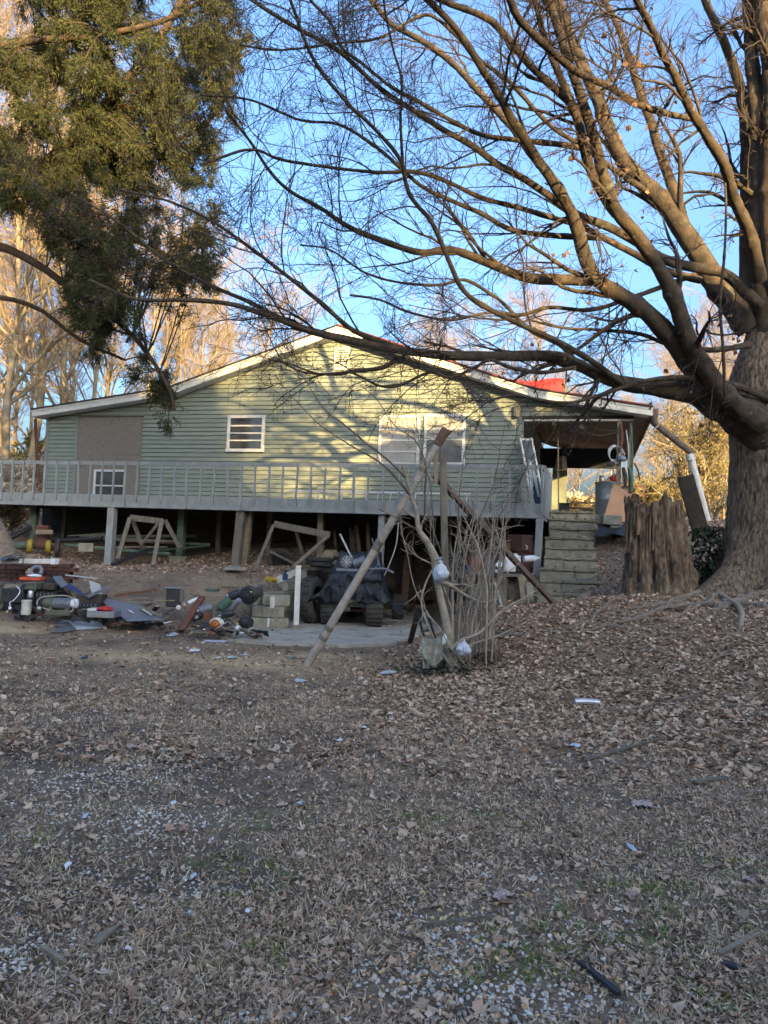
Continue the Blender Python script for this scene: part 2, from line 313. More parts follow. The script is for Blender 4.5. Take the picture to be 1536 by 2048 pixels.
M = dict(
    stepstone=pm('step_stone', (.26, .235, .165), (.13, .125, .085), 8, .95, .6, 60, c3=(.12, .115, .07), s3=3, k3=.55),
    whip=pm('shrub_whip', (.15, .12, .09), (.09, .072, .055), 9, .9),
    oldpipe=pm('grey_pipe', (.36, .31, .255), (.24, .205, .17), 9, .8, .2, 60, c3=(.12, .09, .07), s3=6, k3=.64),
    siding=pm('siding', (.195, .215, .172), (.162, .182, .146), 3, .55, .1, 30, c3=(.17, .19, .12), s3=1.3, k3=.60, stretch=(1, 1, 3)),
    trim=pm('trim', (.62, .60, .52), (.50, .48, .42), 5, .6, .1, 30, c3=(.36, .33, .27), s3=3, k3=.60),
    greywood=pm('greywood', (.29, .305, .30), (.22, .235, .235), 7, .8, .3, 60, c3=(.30, .31, .22), s3=1.6, k3=.60, stretch=(1, 1, .6)),
    oldwood=pm('oldwood', (.19, .165, .13), (.11, .095, .075), 9, .9, .5, 60, stretch=(2, 2, .5), c3=(.16, .15, .10), s3=2, k3=.58),
    palewood=pm('palewood', (.26, .21, .145), (.16, .13, .09), 10, .85, .3, 60),
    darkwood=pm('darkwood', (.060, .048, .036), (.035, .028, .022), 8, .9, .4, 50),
    brownwood=pm('brownwood', (.14, .085, .055), (.085, .052, .035), 9, .85, .4, 50),
    osb=pm('osb', (.25, .21, .165), (.09, .078, .066), 22, .9, .3, 80, stretch=(1.6, 1.6, 3), c3=(.20, .11, .065), s3=1.2, k3=.63),
    concrete=pm('concrete', (.36, .33, .27), (.25, .23, .19), 3, .9, .35, 60, c3=(.15, .13, .10), s3=1.6, k3=.55),
    block=pm('block', (.30, .28, .225), (.20, .19, .15), 7, .95, .6, 90, c3=(.13, .14, .085), s3=2.0, k3=.58),
    black=pm('black_plastic', (.018, .019, .021), (.03, .03, .032), 8, .45, .1, 40),
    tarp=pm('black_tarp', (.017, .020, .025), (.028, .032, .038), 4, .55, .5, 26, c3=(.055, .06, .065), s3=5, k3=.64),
    rubber=pm('rubber', (.028, .027, .026), (.05, .047, .042), 9, .85, .3, 50, c3=(.09, .08, .065), s3=4, k3=.6),
    rust=pm('rust', (.14, .06, .035), (.075, .035, .025), 16, .85, .3, 60),
    steel=pm('steel', (.42, .43, .44), (.30, .31, .32), 5, .35, .05, 30, metal=.85),
    greysteel=pm('greysteel', (.16, .175, .20), (.12, .135, .155), 4, .55, .1, 30, metal=.35, c3=(.24, .25, .26), s3=3, k3=.62),
    alu=pm('aluminium', (.55, .56, .57), (.42, .43, .44), 8, .4, .05, 30, metal=.6),
    white=pm('white_paint', (.56, .55, .51), (.44, .43, .39), 8, .5, .05, 30, c3=(.40, .35, .27), s3=5, k3=.63),
    plastic=pm('white_plastic', (.66, .68, .70), (.55, .57, .60), 6, .35, .05, 20),
    bag=pm('plastic_bag', (.50, .54, .58), (.33, .37, .42), 12, .3, .5, 25),
    red=pm('red_plastic', (.38, .03, .02), (.28, .02, .02), 8, .45),
    orange=pm('orange_plastic', (.65, .10, .04), (.5, .07, .03), 8, .5),
    yellow=pm('yellow_paint', (.34, .25, .03), (.24, .17, .02), 10, .6, c3=(.2, .14, .04), s3=6, k3=.6),
    green=pm('green_paint', (.05, .105, .075), (.035, .07, .05), 9, .6, .1, 30, c3=(.08, .06, .04), s3=7, k3=.62),
    olive=pm('olive_metal', (.10, .105, .075), (.065, .07, .05), 9, .6, .1, 30),
    blue=pm('blue_plastic', (.02, .04, .12), (.015, .03, .08), 8, .4),
    shingle=pm('shingle', (.055, .045, .04), (.03, .026, .024), 30, .95, .6, 90),
    dullbrown=pm('dull_brown', (.13, .095, .075), (.085, .06, .048), 8, .8),
    redmetal=pm('red_edge', (.20, .055, .04), (.12, .04, .03), 8, .6),
    soffit=pm('soffit', (.17, .135, .11), (.13, .10, .08), 6, .8, .1, 30),
    brickred=pm('brick_red', (.095, .045, .035), (.055, .03, .025), 14, .9, .4, 70),
    bark=pm('maple_bark', (.25, .185, .125), (.035, .026, .020), 16, .95, 1.0, 34, c3=(.20, .20, .13), s3=3.0, k3=.62, stretch=(1.6, 1.6, .42)),
    limb=pm('maple_limb', (.075, .055, .038), (.028, .022, .016), 6, .95, .7, 45, c3=(.11, .11, .08), s3=7.0, k3=.58),
    twig=pm('maple_twig', (.060, .042, .036), (.04, .03, .027), 3, .9),
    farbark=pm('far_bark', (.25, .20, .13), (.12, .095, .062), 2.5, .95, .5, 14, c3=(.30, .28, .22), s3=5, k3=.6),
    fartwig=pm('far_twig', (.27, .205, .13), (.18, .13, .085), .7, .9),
    shrubbark=pm('shrub_bark', (.34, .29, .225), (.19, .155, .12), 9, .9, .4, 50, c3=(.15, .16, .08), s3=5, k3=.58),
    cedarbark=pm('cedar_bark', (.10, .068, .045), (.05, .034, .025), 12, .95, .8, 40, stretch=(3, 3, .5)),
    stump=pm('rotten_wood', (.22, .155, .10), (.035, .024, .016), 6, .95, .9, 30, c3=(.36, .31, .22), s3=2.6, k3=.58, stretch=(2.6, 2.6, .6)),
    root=pm('root_bark', (.23, .19, .15), (.12, .095, .075), 14, .95, .6, 60),
    cedar=rndcol('cedar_foliage', [(.016, .026, .012), (.032, .044, .016), (.056, .066, .02), (.10, .10, .026), (.022, .034, .015), (.09, .075, .028)], .8, .25),
    ever=rndcol('evergreen_foliage', [(.09, .09, .03), (.17, .145, .045), (.27, .20, .06), (.36, .25, .09)], .8, .25),
    ivy=rndcol('ivy_leaf', [(.012, .03, .014), (.02, .045, .02), (.03, .055, .025), (.07, .045, .04)], .45, .15),
    leaf=rndcol('dead_leaf', [(.26, .165, .11), (.46, .31, .21), (.58, .42, .30), (.34, .225, .15), (.13, .09, .062), (.68, .54, .40), (.42, .285, .19)], .8, .1),
    hangleaf=rndcol('hanging_leaf', [(.10, .05, .03), (.16, .085, .05), (.22, .13, .08)], .8, .2),
    straw=rndcol('dry_grass', [(.48, .37, .245), (.72, .58, .40), (.58, .455, .30), (.26, .195, .12), (.88, .75, .55)], .85, .1),
    grass=rndcol('green_grass', [(.08, .15, .03), (.13, .21, .045), (.19, .25, .06), (.30, .29, .10)], .7, .2),
    pebble=rndcol('grey_gravel', [(.52, .48, .42), (.34, .32, .28), (.72, .67, .60), (.44, .38, .31), (.60, .57, .52)], .85),
    quartz=rndcol('yellow_gravel', [(.52, .34, .14), (.68, .50, .27), (.44, .22, .09), (.62, .54, .42), (.36, .21, .10)], .8),
    litter=rndcol('bark_litter', [(.22, .145, .092), (.44, .31, .21), (.09, .066, .046), (.66, .50, .36)], .9),
    paper=pm('paper', (.66, .68, .70), (.5, .52, .55), 14, .8, .3, 30),
    glass=pm('window_glass', (.05, .055, .06), (.03, .033, .036), 3, .05, .02, 3, spec=1.0),
    blind=pm('window_blind', (.36, .345, .30), (.29, .275, .24), 4, .7),
    screen=pm('insect_screen', (.12, .125, .125), (.085, .09, .09), 5, .7),
    orangeglass=pm('amber_glass', (.32, .10, .015), (.18, .05, .01), 25, .2, .3, 40),
    tarpred=pm('red_tarp', (.55, .045, .03), (.42, .03, .03), 3, .5, .4, 7, c3=(.20, .05, .12), s3=1.2, k3=.66),
    moss=pm('mossy_wood', (.10, .13, .09), (.07, .10, .075), 9, .9, .3, 50),
    tanslab=pm('tan_panel', (.42, .24, .14), (.34, .19, .11), 4, .75, .2, 20),
    rope=pm('rope', (.38, .36, .30), (.28, .26, .22), 20, .9),
    cloth=pm('dirty_cloth', (.33, .32, .26), (.21, .20, .16), 14, .95, .4, 60),
)
# ================================================================ GROUND
def blobmask(x, y, pts):
    m = np.zeros(np.shape(x))
    for (px, py, rx, ry, k) in pts:
        g = G(px, py); m = np.maximum(m, k * np.exp(-((x - g[0]) / rx) ** 2 - ((y - g[1]) / ry) ** 2))
    return m
GRAVEL = [(200, 1560, .5, .5, 1), (240, 1640, .5, .35, 1), (400, 1640, .3, .2, .8), (320, 1500, .25, .2, .9), (180, 1440, .7, .4, .55), (20, 1920, .3, .2, 1), (915, 1870, .22, .22, 1),
          (1010, 2000, .3, .18, 1), (1160, 2010, .3, .12, 1), (830, 1960, .18, .15, .8), (1060, 1790, .5, .4, .3), (160, 1900, .2, .15, .7), (500, 2030, .35, .1, .6), (300, 1780, .4, .3, .35)]
QUARTZ = [(1330, 1430, .9, .8, 1), (1180, 1500, .7, .6, .9), (1450, 1520, .7, .5, 1), (1230, 1600, .35, .35, .8), (1080, 1760, .25, .2, .8), (880, 1830, .35, .25, .9),
          (800, 1980, .4, .25, .9), (900, 1930, .3, .2, .8), (1400, 1400, 1.2, .6, .6), (1500, 1450, .8, .6, .9)]
GREENP = [(530, 1640, .16, .12, 1), (860, 1640, .22, .1, 1), (1000, 1640, .25, .15, .8), (1330, 1800, .25, .2, 1), (1330, 1890, .3, .12, 1), (500, 1920, .16, .08, 1), (1020, 1920, .2, .1, 1), (1060, 1960, .2, .08, .9), (520, 1755, .2, .15, .8), (800, 1525, .25, .15, .9), (60, 1690, .4, .3, .5), (1180, 1860, .3, .15, .6), (1500, 1750, .2, .15, .7), (490, 1750, .2, .2, .5), (1450, 2000, .2, .1, .6), (290, 1140, 1.2, .8, .45), (1250, 1700, .3, .2, .5)]
SANDY = [(300, 1315, 1.2, .5, 1), (480, 1325, 1.4, .5, 1), (620, 1310, .7, .4, .9), (30, 1260, .6, .35, .8)]
DARK = [(60, 1390, .8, .45, 1), (60, 1500, .9, .7, .9), (380, 1530, .4, .3, 1), (250, 1560, .9, .5, .7), (330, 1730, .7, .5, .7), (60, 1330, 1.2, .2, .8), (800, 1400, 1, .5, .5), (560, 1400, 1.5, .5, .4), (280, 1200, 2, .8, .4)]
def leafyness(x, y):
    a = sstep(-.9, 1.0, x - .12 * (y - 9)) * sstep(5.2, 8.0, y + x * .35)
    b = .75 * sstep(15.2, 16.0, y) * (1 - sstep(-2.2, -1.4, x))
    c = (.10 + .12 * vn(x, y, 2.0)) + .18 * (y < 6)
    hill = .5 * sstep(14.5, 16, y)
    return np.clip(np.maximum(np.maximum(a, b), np.maximum(c, hill)), 0, 1)
def onslab(x, y):
    k = (y - BW0[1]) / (BW1[1] - BW0[1]); xl = BW0[0] + k * (BW1[0] - BW0[0])
    return (x > xl) & (x < 1.3) & (y > 11.9 + .25 * np.sin(x * 2)) & (y < 21)
def axis_(fine0, fine1, st, lo, hi):
    a = list(np.arange(fine0, fine1, st)); v = fine0; s = st; L = []
    while v > lo: s *= 1.16; v -= s; L.append(v)
    v = a[-1]; s = st; Rr = []
    while v < hi: s *= 1.16; v += s; Rr.append(v)
    return np.array(L[::-1] + a + Rr)
gx = axis_(-9, 9, .085, -260, 260); gy = axis_(1.4, 20, .085, -120, 420)
X, Y = np.meshgrid(gx, gy); Z = TZ(np.clip(X, -60, 60), np.clip(Y, -60, 90))
nx, ny = len(gx), len(gy); idx = np.arange(nx * ny).reshape(ny, nx)
fc = np.stack([idx[:-1, :-1], idx[:-1, 1:], idx[1:, 1:], idx[1:, :-1]], -1).reshape(-1, 4)
me = mesh_np('ground', np.stack([X, Y, Z], -1).reshape(-1, 3), fc.ravel(), np.full(len(fc), 4), True)
at = me.color_attributes.new('soil', 'FLOAT_COLOR', 'POINT')
cols = np.stack([leafyness(X, Y), np.clip(blobmask(X, Y, SANDY), 0, 1), np.clip(blobmask(X, Y, DARK), 0, 1), np.ones_like(X)], -1).reshape(-1, 4)
at.data.foreach_set('color', cols.astype(np.float32).ravel())
gm = bpy.data.materials.new('yard_soil'); gm.use_nodes = True; nt = gm.node_tree; N = nt.nodes; L = nt.links; bs = N['Principled BSDF']
geo = N.new('ShaderNodeNewGeometry'); att = N.new('ShaderNodeAttribute'); att.attribute_name = 'soil'; sepc = N.new('ShaderNodeSeparateColor'); L.new(att.outputs[0], sepc.inputs[0])
def tn(scale, det=8, ro=.7):
    n = N.new('ShaderNodeTexNoise'); n.inputs['Scale'].default_value = scale; n.inputs['Detail'].default_value = det; n.inputs['Roughness'].default_value = ro; L.new(geo.outputs['Position'], n.inputs['Vector']); return n.outputs['Fac']
def rp(src, a, b, p0=.35, p1=.65):
    r = N.new('ShaderNodeValToRGB'); r.color_ramp.elements[0].position = p0; r.color_ramp.elements[1].position = p1; r.color_ramp.elements[0].color = (*a, 1); r.color_ramp.elements[1].color = (*b, 1); L.new(src, r.inputs[0]); return r.outputs[0]
def mixc(f, a, b):
    m = N.new('ShaderNodeMix'); m.data_type = 'RGBA'
    L.new(f, m.inputs[0]); L.new(a, m.inputs[6]); L.new(b, m.inputs[7]); return m.outputs[2]
def mul(a, b, k=1.0):
    m = N.new('ShaderNodeMath'); m.operation = 'MULTIPLY'; L.new(a, m.inputs[0])
    if b is None: m.inputs[1].default_value = k
    else: L.new(b, m.inputs[1])
    return m.outputs[0]
dirt = rp(tn(9), (.14, .098, .066), (.28, .21, .145), .3, .7)
speck = rp(tn(70, 3), (0, 0, 0), (1, 1, 1), .60, .66)
pale = rp(tn(25), (.38, .31, .24), (.52, .45, .37))
dirt2 = mixc(rp(tn(1.1, 5), (0, 0, 0), (1, 1, 1), .46, .60), dirt, rp(tn(14), (.06, .047, .036), (.13, .10, .075)))
d1 = mixc(speck, dirt2, pale)
lf = rp(tn(38), (.11, .075, .052), (.34, .24, .165), .35, .62); d2 = mixc(mul(sepc.outputs[0], None, .85), d1, lf)
sd = rp(tn(30), (.38, .27, .15), (.52, .39, .23)); d3 = mixc(mul(sepc.outputs[1], rp(tn(3), (.2, .2, .2), (1, 1, 1), .35, .5)), d2, sd)
dk = rp(tn(30), (.055, .044, .037), (.12, .095, .078)); d4 = mixc(mul(sepc.outputs[2], rp(tn(5), (.1, .1, .1), (1, 1, 1), .4, .55)), d3, dk)
L.new(d4, bs.inputs['Base Color']); bs.inputs['Roughness'].default_value = .95; bs.inputs['Specular IOR Level'].default_value = .15
bp = N.new('ShaderNodeBump'); bp.inputs['Strength'].default_value = .9; bp.inputs['Distance'].default_value = .03; L.new(tn(45), bp.inputs['Height']); L.new(bp.outputs[0], bs.inputs['Normal'])
gr = link(me, 'ground', gm); tag(gr, kind='structure')
# concrete slab of the basement drive
sl = MB(); sp = [G(442, 1282), G(560, 1292), G(700, 1296), G(790, 1290), G(842, 1272)]
poly = [(p[0], p[1]) for p in sp] + [(1.25, 14.6), (1.3, 21), (BW1[0] + .2, 21), (BW1[0] + .02, BW1[1]), (BW0[0] + .03, BW0[1]), (BW0[0] - .05, 13.3)]
sl.prism([(x, y, -.12) for x, y in poly][::-1], (0, 0, .135)); slab = sl.build('concrete_drive', M['concrete']); tag(slab, kind='structure')

# ---------------------------------------------------------------- loose cover
def scatter_pos(n, y0, y1, p=1.0, xl=None, keep=None):
    u = rng.random(n)
    y = y0 * (y1 / y0) ** u if p == 1 else (y0 ** (1 - p) + u * (y1 ** (1 - p) - y0 ** (1 - p))) ** (1 / (1 - p))
    x = rng.uniform(-1, 1, n) * (.54 * y + 2.0)
    if keep is not None: k = keep(x, y); x, y = x[k], y[k]
    return x, y
def place_mesh(tv, tf, pos, ang, tilt, scale, name, mat, parent=None):
    """copies of one small template, merged: tv (k,3), tf list; ang yaw, tilt (n,2)"""
    n = len(pos); k = len(tv); ca, sa = np.cos(ang), np.sin(ang)
    v = tv[None] * (scale[:, None, :] if scale.ndim == 2 else scale[:, None, None])
    tx, ty = tilt[:, 0:1], tilt[:, 1:2]
    a = v.copy(); a[..., 1] = v[..., 1] * np.cos(tx) - v[..., 2] * np.sin(tx); a[..., 2] = v[..., 1] * np.sin(tx) + v[..., 2] * np.cos(tx)
    b = a.copy(); b[..., 0] = a[..., 0] * np.cos(ty) + a[..., 2] * np.sin(ty); b[..., 2] = -a[..., 0] * np.sin(ty) + a[..., 2] * np.cos(ty)
    c = b.copy(); c[..., 0] = b[..., 0] * ca[:, None] - b[..., 1] * sa[:, None]; c[..., 1] = b[..., 0] * sa[:, None] + b[..., 1] * ca[:, None]
    c += pos[:, None, :]
    flat = np.concatenate([np.asarray(f) for f in tf]); per = np.array([len(f) for f in tf])
    F = (flat[None] + (np.arange(n) * k)[:, None]).ravel()
    me = mesh_np(name, c.reshape(-1, 3), F, np.tile(per, n)); return me if name is None else link(me, name, mat, parent)
# leaf template: seven-pointed, folded along the midrib
la = np.array([(-.5, 0), (-.25, .30), (-.30, .52), (.02, .30), (.12, .62), (.25, .28), (.62, 0), (.25, -.28), (.12, -.62), (.02, -.30), (-.30, -.52), (-.25, -.30)])
leaf_v = np.concatenate([[[0, 0, 0]], np.column_stack([la, np.abs(la[:, 1]) * .45 + np.abs(la[:, 0]) * .2])]); leaf_v[2::3, 2] += .12
leaf_f = [(0, i, i + 1) for i in range(1, 12)] + [(0, 12, 1)]
simple_v = np.array([(-.5, 0, .05), (-.1, .36, .22), (.5, 0, .1), (-.05, -.34, .18), (0, 0, 0)]); simple_f = [(4, 0, 1), (4, 1, 2), (4, 2, 3), (4, 3, 0)]
def cover(n, y0, y1, p, keep, tv, tf, s0, s1, name, mat, tilt=.5, lift=.006, sc3=None):
    x, y = scatter_pos(n, y0, y1, p, keep=keep)
    z = TZ(x, y) + lift; os_ = onslab(x, y); z = np.where(os_, .02, z); m = len(x)
    sc = rng.uniform(s0, s1, m) * (.7 + .6 * rng.random(m))
    if sc3 is not None: sc = sc[:, None] * (np.array(sc3[0]) + rng.random((m, 3)) * np.array(sc3[1]))
    o = place_mesh(tv, tf, np.stack([x, y, z], -1), rng.uniform(0, 6.28, m), rng.normal(size=(m, 2)) * tilt, sc, name, mat)
    return tag(o, kind='stuff')
PATCH = lambda x, y: np.clip(.25 + 1.5 * (vn(x + 40, y + 11, .55) * .6 + vn(x, y, 1.4) * .4 - .18), .12, 1.1)
GM = lambda x, y: np.clip(PATCH(x, y) + leafyness(x, y) * (x > -.3) * (y > 5), .1, 1) * np.clip(1 - 1.1 * np.maximum(blobmask(x, y, GRAVEL), .9 * blobmask(x, y, QUARTZ)), .12, 1) * (1 - .75 * blobmask(x, y, SANDY)) * (1 - .55 * blobmask(x, y, DARK)) * (1 - .6 * blobmask(x, y, GREENP))
hideslab = lambda x, y: (~onslab(x, y)) | ((rng.random(x.shape) < .05))
tag(cover(7000, 2.0, 9, .7, lambda x, y: hideslab(x, y) & (rng.random(x.shape) < leafyness(x, y) ** 1.6 + .03), leaf_v, leaf_f, .03, .055, 'leaf_litter', M['leaf'], .45), 'brown curled maple leaves lying over the near yard')
tag(cover(95000, 5.2, 19, .5, lambda x, y: hideslab(x, y) & (rng.random(x.shape) < leafyness(x, y) ** 1.5 * (x > -9)), simple_v, simple_f, .038, .078, 'leaf_litter', M['leaf'], .5), 'thick drift of brown leaves on the slope below the maple')
tag(cover(120000, 1.9, 10, 1.1, lambda x, y: hideslab(x, y) & (rng.random(x.shape) < (.22 + 1.1 * leafyness(x, y) * (x > -.5) + .35 * vn(x, y, .8)) * GM(x, y)), simple_v, simple_f, .012, .036, 'leaf_crumbs', M['leaf'], .6, .007), 'broken bits of dead leaves matted over the near yard')
chip_v = np.array([(-.5, -.12, 0), (.5, -.10, .05), (.45, .12, 0), (-.45, .1, .06)]); chip_f = [(0, 1, 2), (0, 2, 3)]
tag(cover(160000, 1.9, 13, 1.15, lambda x, y: hideslab(x, y) & (rng.random(x.shape) < GM(x, y) * (.35 + .9 * vn(x, y, 1.7))), chip_v, chip_f, .012, .040, 'bark_litter', M['litter'], .5, .008), 'crumbled bark and leaf bits strewn over the dirt')
# gravel
import bmesh as _bm
b_ = _bm.new(); _bm.ops.create_icosphere(b_, subdivisions=1, radius=.5); b_.verts.ensure_lookup_table()
st_v = np.array([tuple(v.co * random.uniform(.75, 1.15)) for v in b_.verts]); st_f = [tuple(v.index for v in f.verts) for f in b_.faces]; b_.free()
sc_ = ((.8, .6, .35), (.5, .4, .3))
tag(cover(85000, 1.9, 10, 1.2, lambda x, y: ~onslab(x, y) & (rng.random(x.shape) < .05 + 1.2 * blobmask(x, y, GRAVEL) * vn(x, y, 4) ** .7), st_v, st_f, .010, .024, 'grey_gravel', M['pebble'], .3, .003, sc_), 'patches of grey crushed gravel pressed into the dirt')
tag(cover(70000, 1.9, 10, 1.1, lambda x, y: (x > -.6) & (rng.random(x.shape) < .012 + .55 * blobmask(x, y, QUARTZ) * vn(x, y, 3)), st_v, st_f, .013, .034, 'yellow_gravel', M['quartz'], .3, .004, sc_), 'yellow quartz pebbles among the leaves')
# dry grass: curved two-quad blades
bl_v = np.array([(-.03, 0, 0), (.03, 0, 0), (.02, .10, .35), (-.02, .10, .35), (0.0, .45, .62)]); bl_f = [(0, 1, 2, 3), (3, 2, 4)]
def tufts(n, per, y0, y1, p, keep, h0, h1, name, mat, spread, tl=.5, kx=1.0):
    x, y = scatter_pos(n, y0, y1, p, keep=keep); x = np.repeat(x, per) + rng.normal(size=len(x) * per) * spread; y = np.repeat(y, per) + rng.normal(size=len(y) * per) * spread
    m = len(x); z = TZ(x, y) - .004; h = rng.uniform(h0, h1, m); w = rng.uniform(.05, .11, m) * kx
    sc = np.stack([w, h, h], -1)
    return tag(place_mesh(bl_v, bl_f, np.stack([x, y, z], -1), rng.uniform(0, 6.28, m), rng.normal(size=(m, 2)) * tl + np.array([-.5, 0]), sc, name, mat), kind='stuff')
tag(tufts(26000, 13, 1.9, 10.5, 1.0, lambda x, y: (~onslab(x, y)) & (rng.random(x.shape) < (.25 + .9 * vn(x, y, 1.3)) * np.clip(GM(x, y) + .25, 0, 1) * (1.1 - .9 * leafyness(x, y) * (y > 7))), .03, .08, 'dry_grass', M['straw'], .035, .85), 'short dead grass blades matted over the yard')
tag(tufts(12500, 18, 1.9, 16, 1.0, lambda x, y: (~onslab(x, y)) & (rng.random(x.shape) < blobmask(x, y, GREENP) * .9), .035, .085, 'green_grass', M['grass'], .022, .5), 'small green tufts of new grass and weeds')

# ================================================================ HOUSE
PT = .36                                  # plane of the rake boards
prof_px = [(64, 820), (335, 777), (676, 652), (1070, 779), (1306, 815)]
prof = [hp(x, y, PT) for x, y in prof_px]
ps = np.array([p[0] for p in prof]); pz = np.array([p[1] for p in prof])
DZ = hp(1086, 1036, 2.85)[1] + .26        # deck floor
sL = hp(92, 900)[0]; sR = hp(1042, 900)[0]; sR2 = hp(1268, 840)[0]
zh = hp(1150, 839)[1]                     # underside of the porch header
house = T('house', 'green sided single storey house with a wide low gable over a basement', 'house', H(0, 0, DZ - .3))
open("/tmp/dbg.txt","w").write(str(dict(DZ=DZ, sL=sL, sR=sR, sR2=sR2, zh=zh, prof=prof)))
def zprof(s): return np.interp(s, ps, pz)
def srange(z, d):
    pr = pz - d; a = np.interp(z, pr[:3], ps[:3]); b = np.interp(-z, -pr[2:], ps[2:]); return a, b
EXPO = .1135; z = DZ + .01; k = 0
SD = .20
while z < pz[2] - SD - .03:
    zb = z + EXPO
    (a0, b0), (a1, b1) = srange(z, SD), srange(min(zb, pz[2] - SD), SD)
    lim = sR if z < zh - .02 else sR2
    L0, L1 = max(a0, sL), max(a1, sL); R0, R1 = min(b0, lim), min(b1, lim)
    if R1 < L1: L1 = R1 = (L1 + R1) / 2
    cuts = [L0]; c = L0 + (1.3, 2.9, 2.1)[k % 3] - (k * .37 % .5)
    while c < R0 - .6: cuts.append(c); c += 3.66
    cuts.append(R0)
    for i in range(len(cuts) - 1):
        x0, x1 = cuts[i] + .0015, cuts[i + 1] - .0015
        y0 = L1 if i == 0 else x0; y1 = R1 if i == len(cuts) - 2 else x1
        y0 = max(y0, x0) if i == 0 else y0
        if y1 <= y0: y0 = y1 = (x0 + x1) / 2 if not (x0 < L1 < x1) else L1
        m = MB(); tj = random.uniform(0, .003)
        zt_ = zb - .013; v = [H(x0, .0, z), H(x1, .0, z), H(x1, .028 + tj, z), H(x0, .028 + tj, z), H(y0, .0, zt_), H(y1, .0, zt_), H(y1, .012, zt_), H(y0, .012, zt_)]  # gap above each board bares dark wall, standing in for the lip's shadow
        m.add(v, [(0, 1, 2, 3), (4, 7, 6, 5), (3, 2, 6, 7), (0, 3, 7, 4), (1, 5, 6, 2), (0, 4, 5, 1)]); m.build('siding_board', M['siding'], house)
    z = zb; k += 1
# back-up wall, other walls, floor
m = MB(); m.prism([H(sL, -.002, 0.3), H(sR, -.002, .3), H(sR, -.002, zh), H(sR2, -.002, zh), H(sR2, -.002, zprof(sR2) - .16), H(ps[3], -.002, pz[3] - .16), H(ps[2], -.002, pz[2] - .16), H(ps[1], -.002, pz[1] - .16), H(sL, -.002, zprof(sL) - .16)], -HN * .12)
m.build('wall', M['darkwood'], house)
m = MB(); m.hbox(sL, sL + .12, -9, -.14, .8, zprof(sL) - .18); m.hbox(sL, sR, -9.1, -9, .8, 4.7); m.build('rear_wall', M['siding'], house)
m = MB(); m.hbox(sL + .1, sR - .01, -8.9, -.13, DZ - .3, DZ - .02); m.build('floor_frame', M['darkwood'], house)
zs = DZ - .02
while zs < zprof(sR) - .25:               # siding of the porch side wall
    m = MB(); m.add([H(sR, -8.9, zs), H(sR, -.12, zs), H(sR + .025, -.12, zs), H(sR + .025, -8.9, zs), H(sR, -8.9, zs + EXPO), H(sR, -.12, zs + EXPO), H(sR + .006, -.12, zs + EXPO), H(sR + .006, -8.9, zs + EXPO)],
          [(0, 1, 2, 3), (4, 7, 6, 5), (3, 2, 6, 7), (0, 3, 7, 4), (1, 5, 6, 2), (0, 4, 5, 1)]); m.build('siding_board', M['siding'], house); zs += EXPO
m = MB(); m.hbox(sR - .1, sR, -8.9, -.13, DZ - .3, zprof(sR) - .2); m.build('side_wall', M['darkwood'], house)
for s_, w_ in ((sL, .07), (sR - .05, .10)):
    m = MB(); m.hbox(s_ - .02, s_ + w_, .0, .038, DZ, (zprof(s_ + w_ / 2) - SD - .01) if s_ < 0 else zh); m.build('corner_trim', M['siding'], house)
m = MB(); m.hbox(sR + .06, sR2, -.12, .03, zh - .035, zh - .001); m.build('header_trim', M['trim'], house)
# rake boards, soffits, roof slabs
RB = .185
for i in range(4):
    a, b = (ps[i], pz[i]), (ps[i + 1], pz[i + 1])
    if i == 3: b = (ps[4], pz[4])
    nseg = 3 if i in (1, 2) else 2
    for j in range(nseg):
        u0_, u1_ = j / nseg, (j + 1) / nseg; s0, s1 = a[0] + (b[0] - a[0]) * u0_ + .002, a[0] + (b[0] - a[0]) * u1_ - .002
        z0, z1 = a[1] + (b[1] - a[1]) * u0_, a[1] + (b[1] - a[1]) * u1_; o_ = .004 * (j % 2)
        m = MB(); m.prism([H(s0, PT - .02 + o_, z0 - RB), H(s1, PT - .02 + o_, z1 - RB), H(s1, PT - .02 + o_, z1 - .002), H(s0, PT - .02 + o_, z0 - .002)], HN * .02); m.build('rake_board', M['trim'], house)
        m = MB(); m.prism([H(s0, PT + .003, z0 - .055), H(s1, PT + .003, z1 - .055), H(s1, PT + .003, z1 - .002), H(s0, PT + .003, z0 - .002)], HN * .016); m.build('rake_trim', M['trim'], house)
    m = MB(); m.prism([H(a[0], .01, a[1] - SD + .008), H(b[0], .01, b[1] - SD + .008), H(b[0], .01, b[1] - SD + .03), H(a[0], .01, a[1] - SD + .03)], HN * (PT - .032)); m.build('rake_soffit', M['trim'], house)
    m = MB(); m.prism([H(a[0], PT + .05, a[1]), H(b[0], PT + .05, b[1]), H(b[0], PT + .05, b[1] + .035), H(a[0], PT + .05, a[1] + .035)], -HN * 9.7); m.build('roof', M['shingle'], house)
    if i >= 2:
        m = MB(); m.prism([H(a[0], PT + .06, a[1] + .012), H(b[0], PT + .06, b[1] + .012), H(b[0], PT + .06, b[1] + .045), H(a[0], PT + .06, a[1] + .045)], -HN * .08); m.build('drip_edge', M['redmetal'], house)
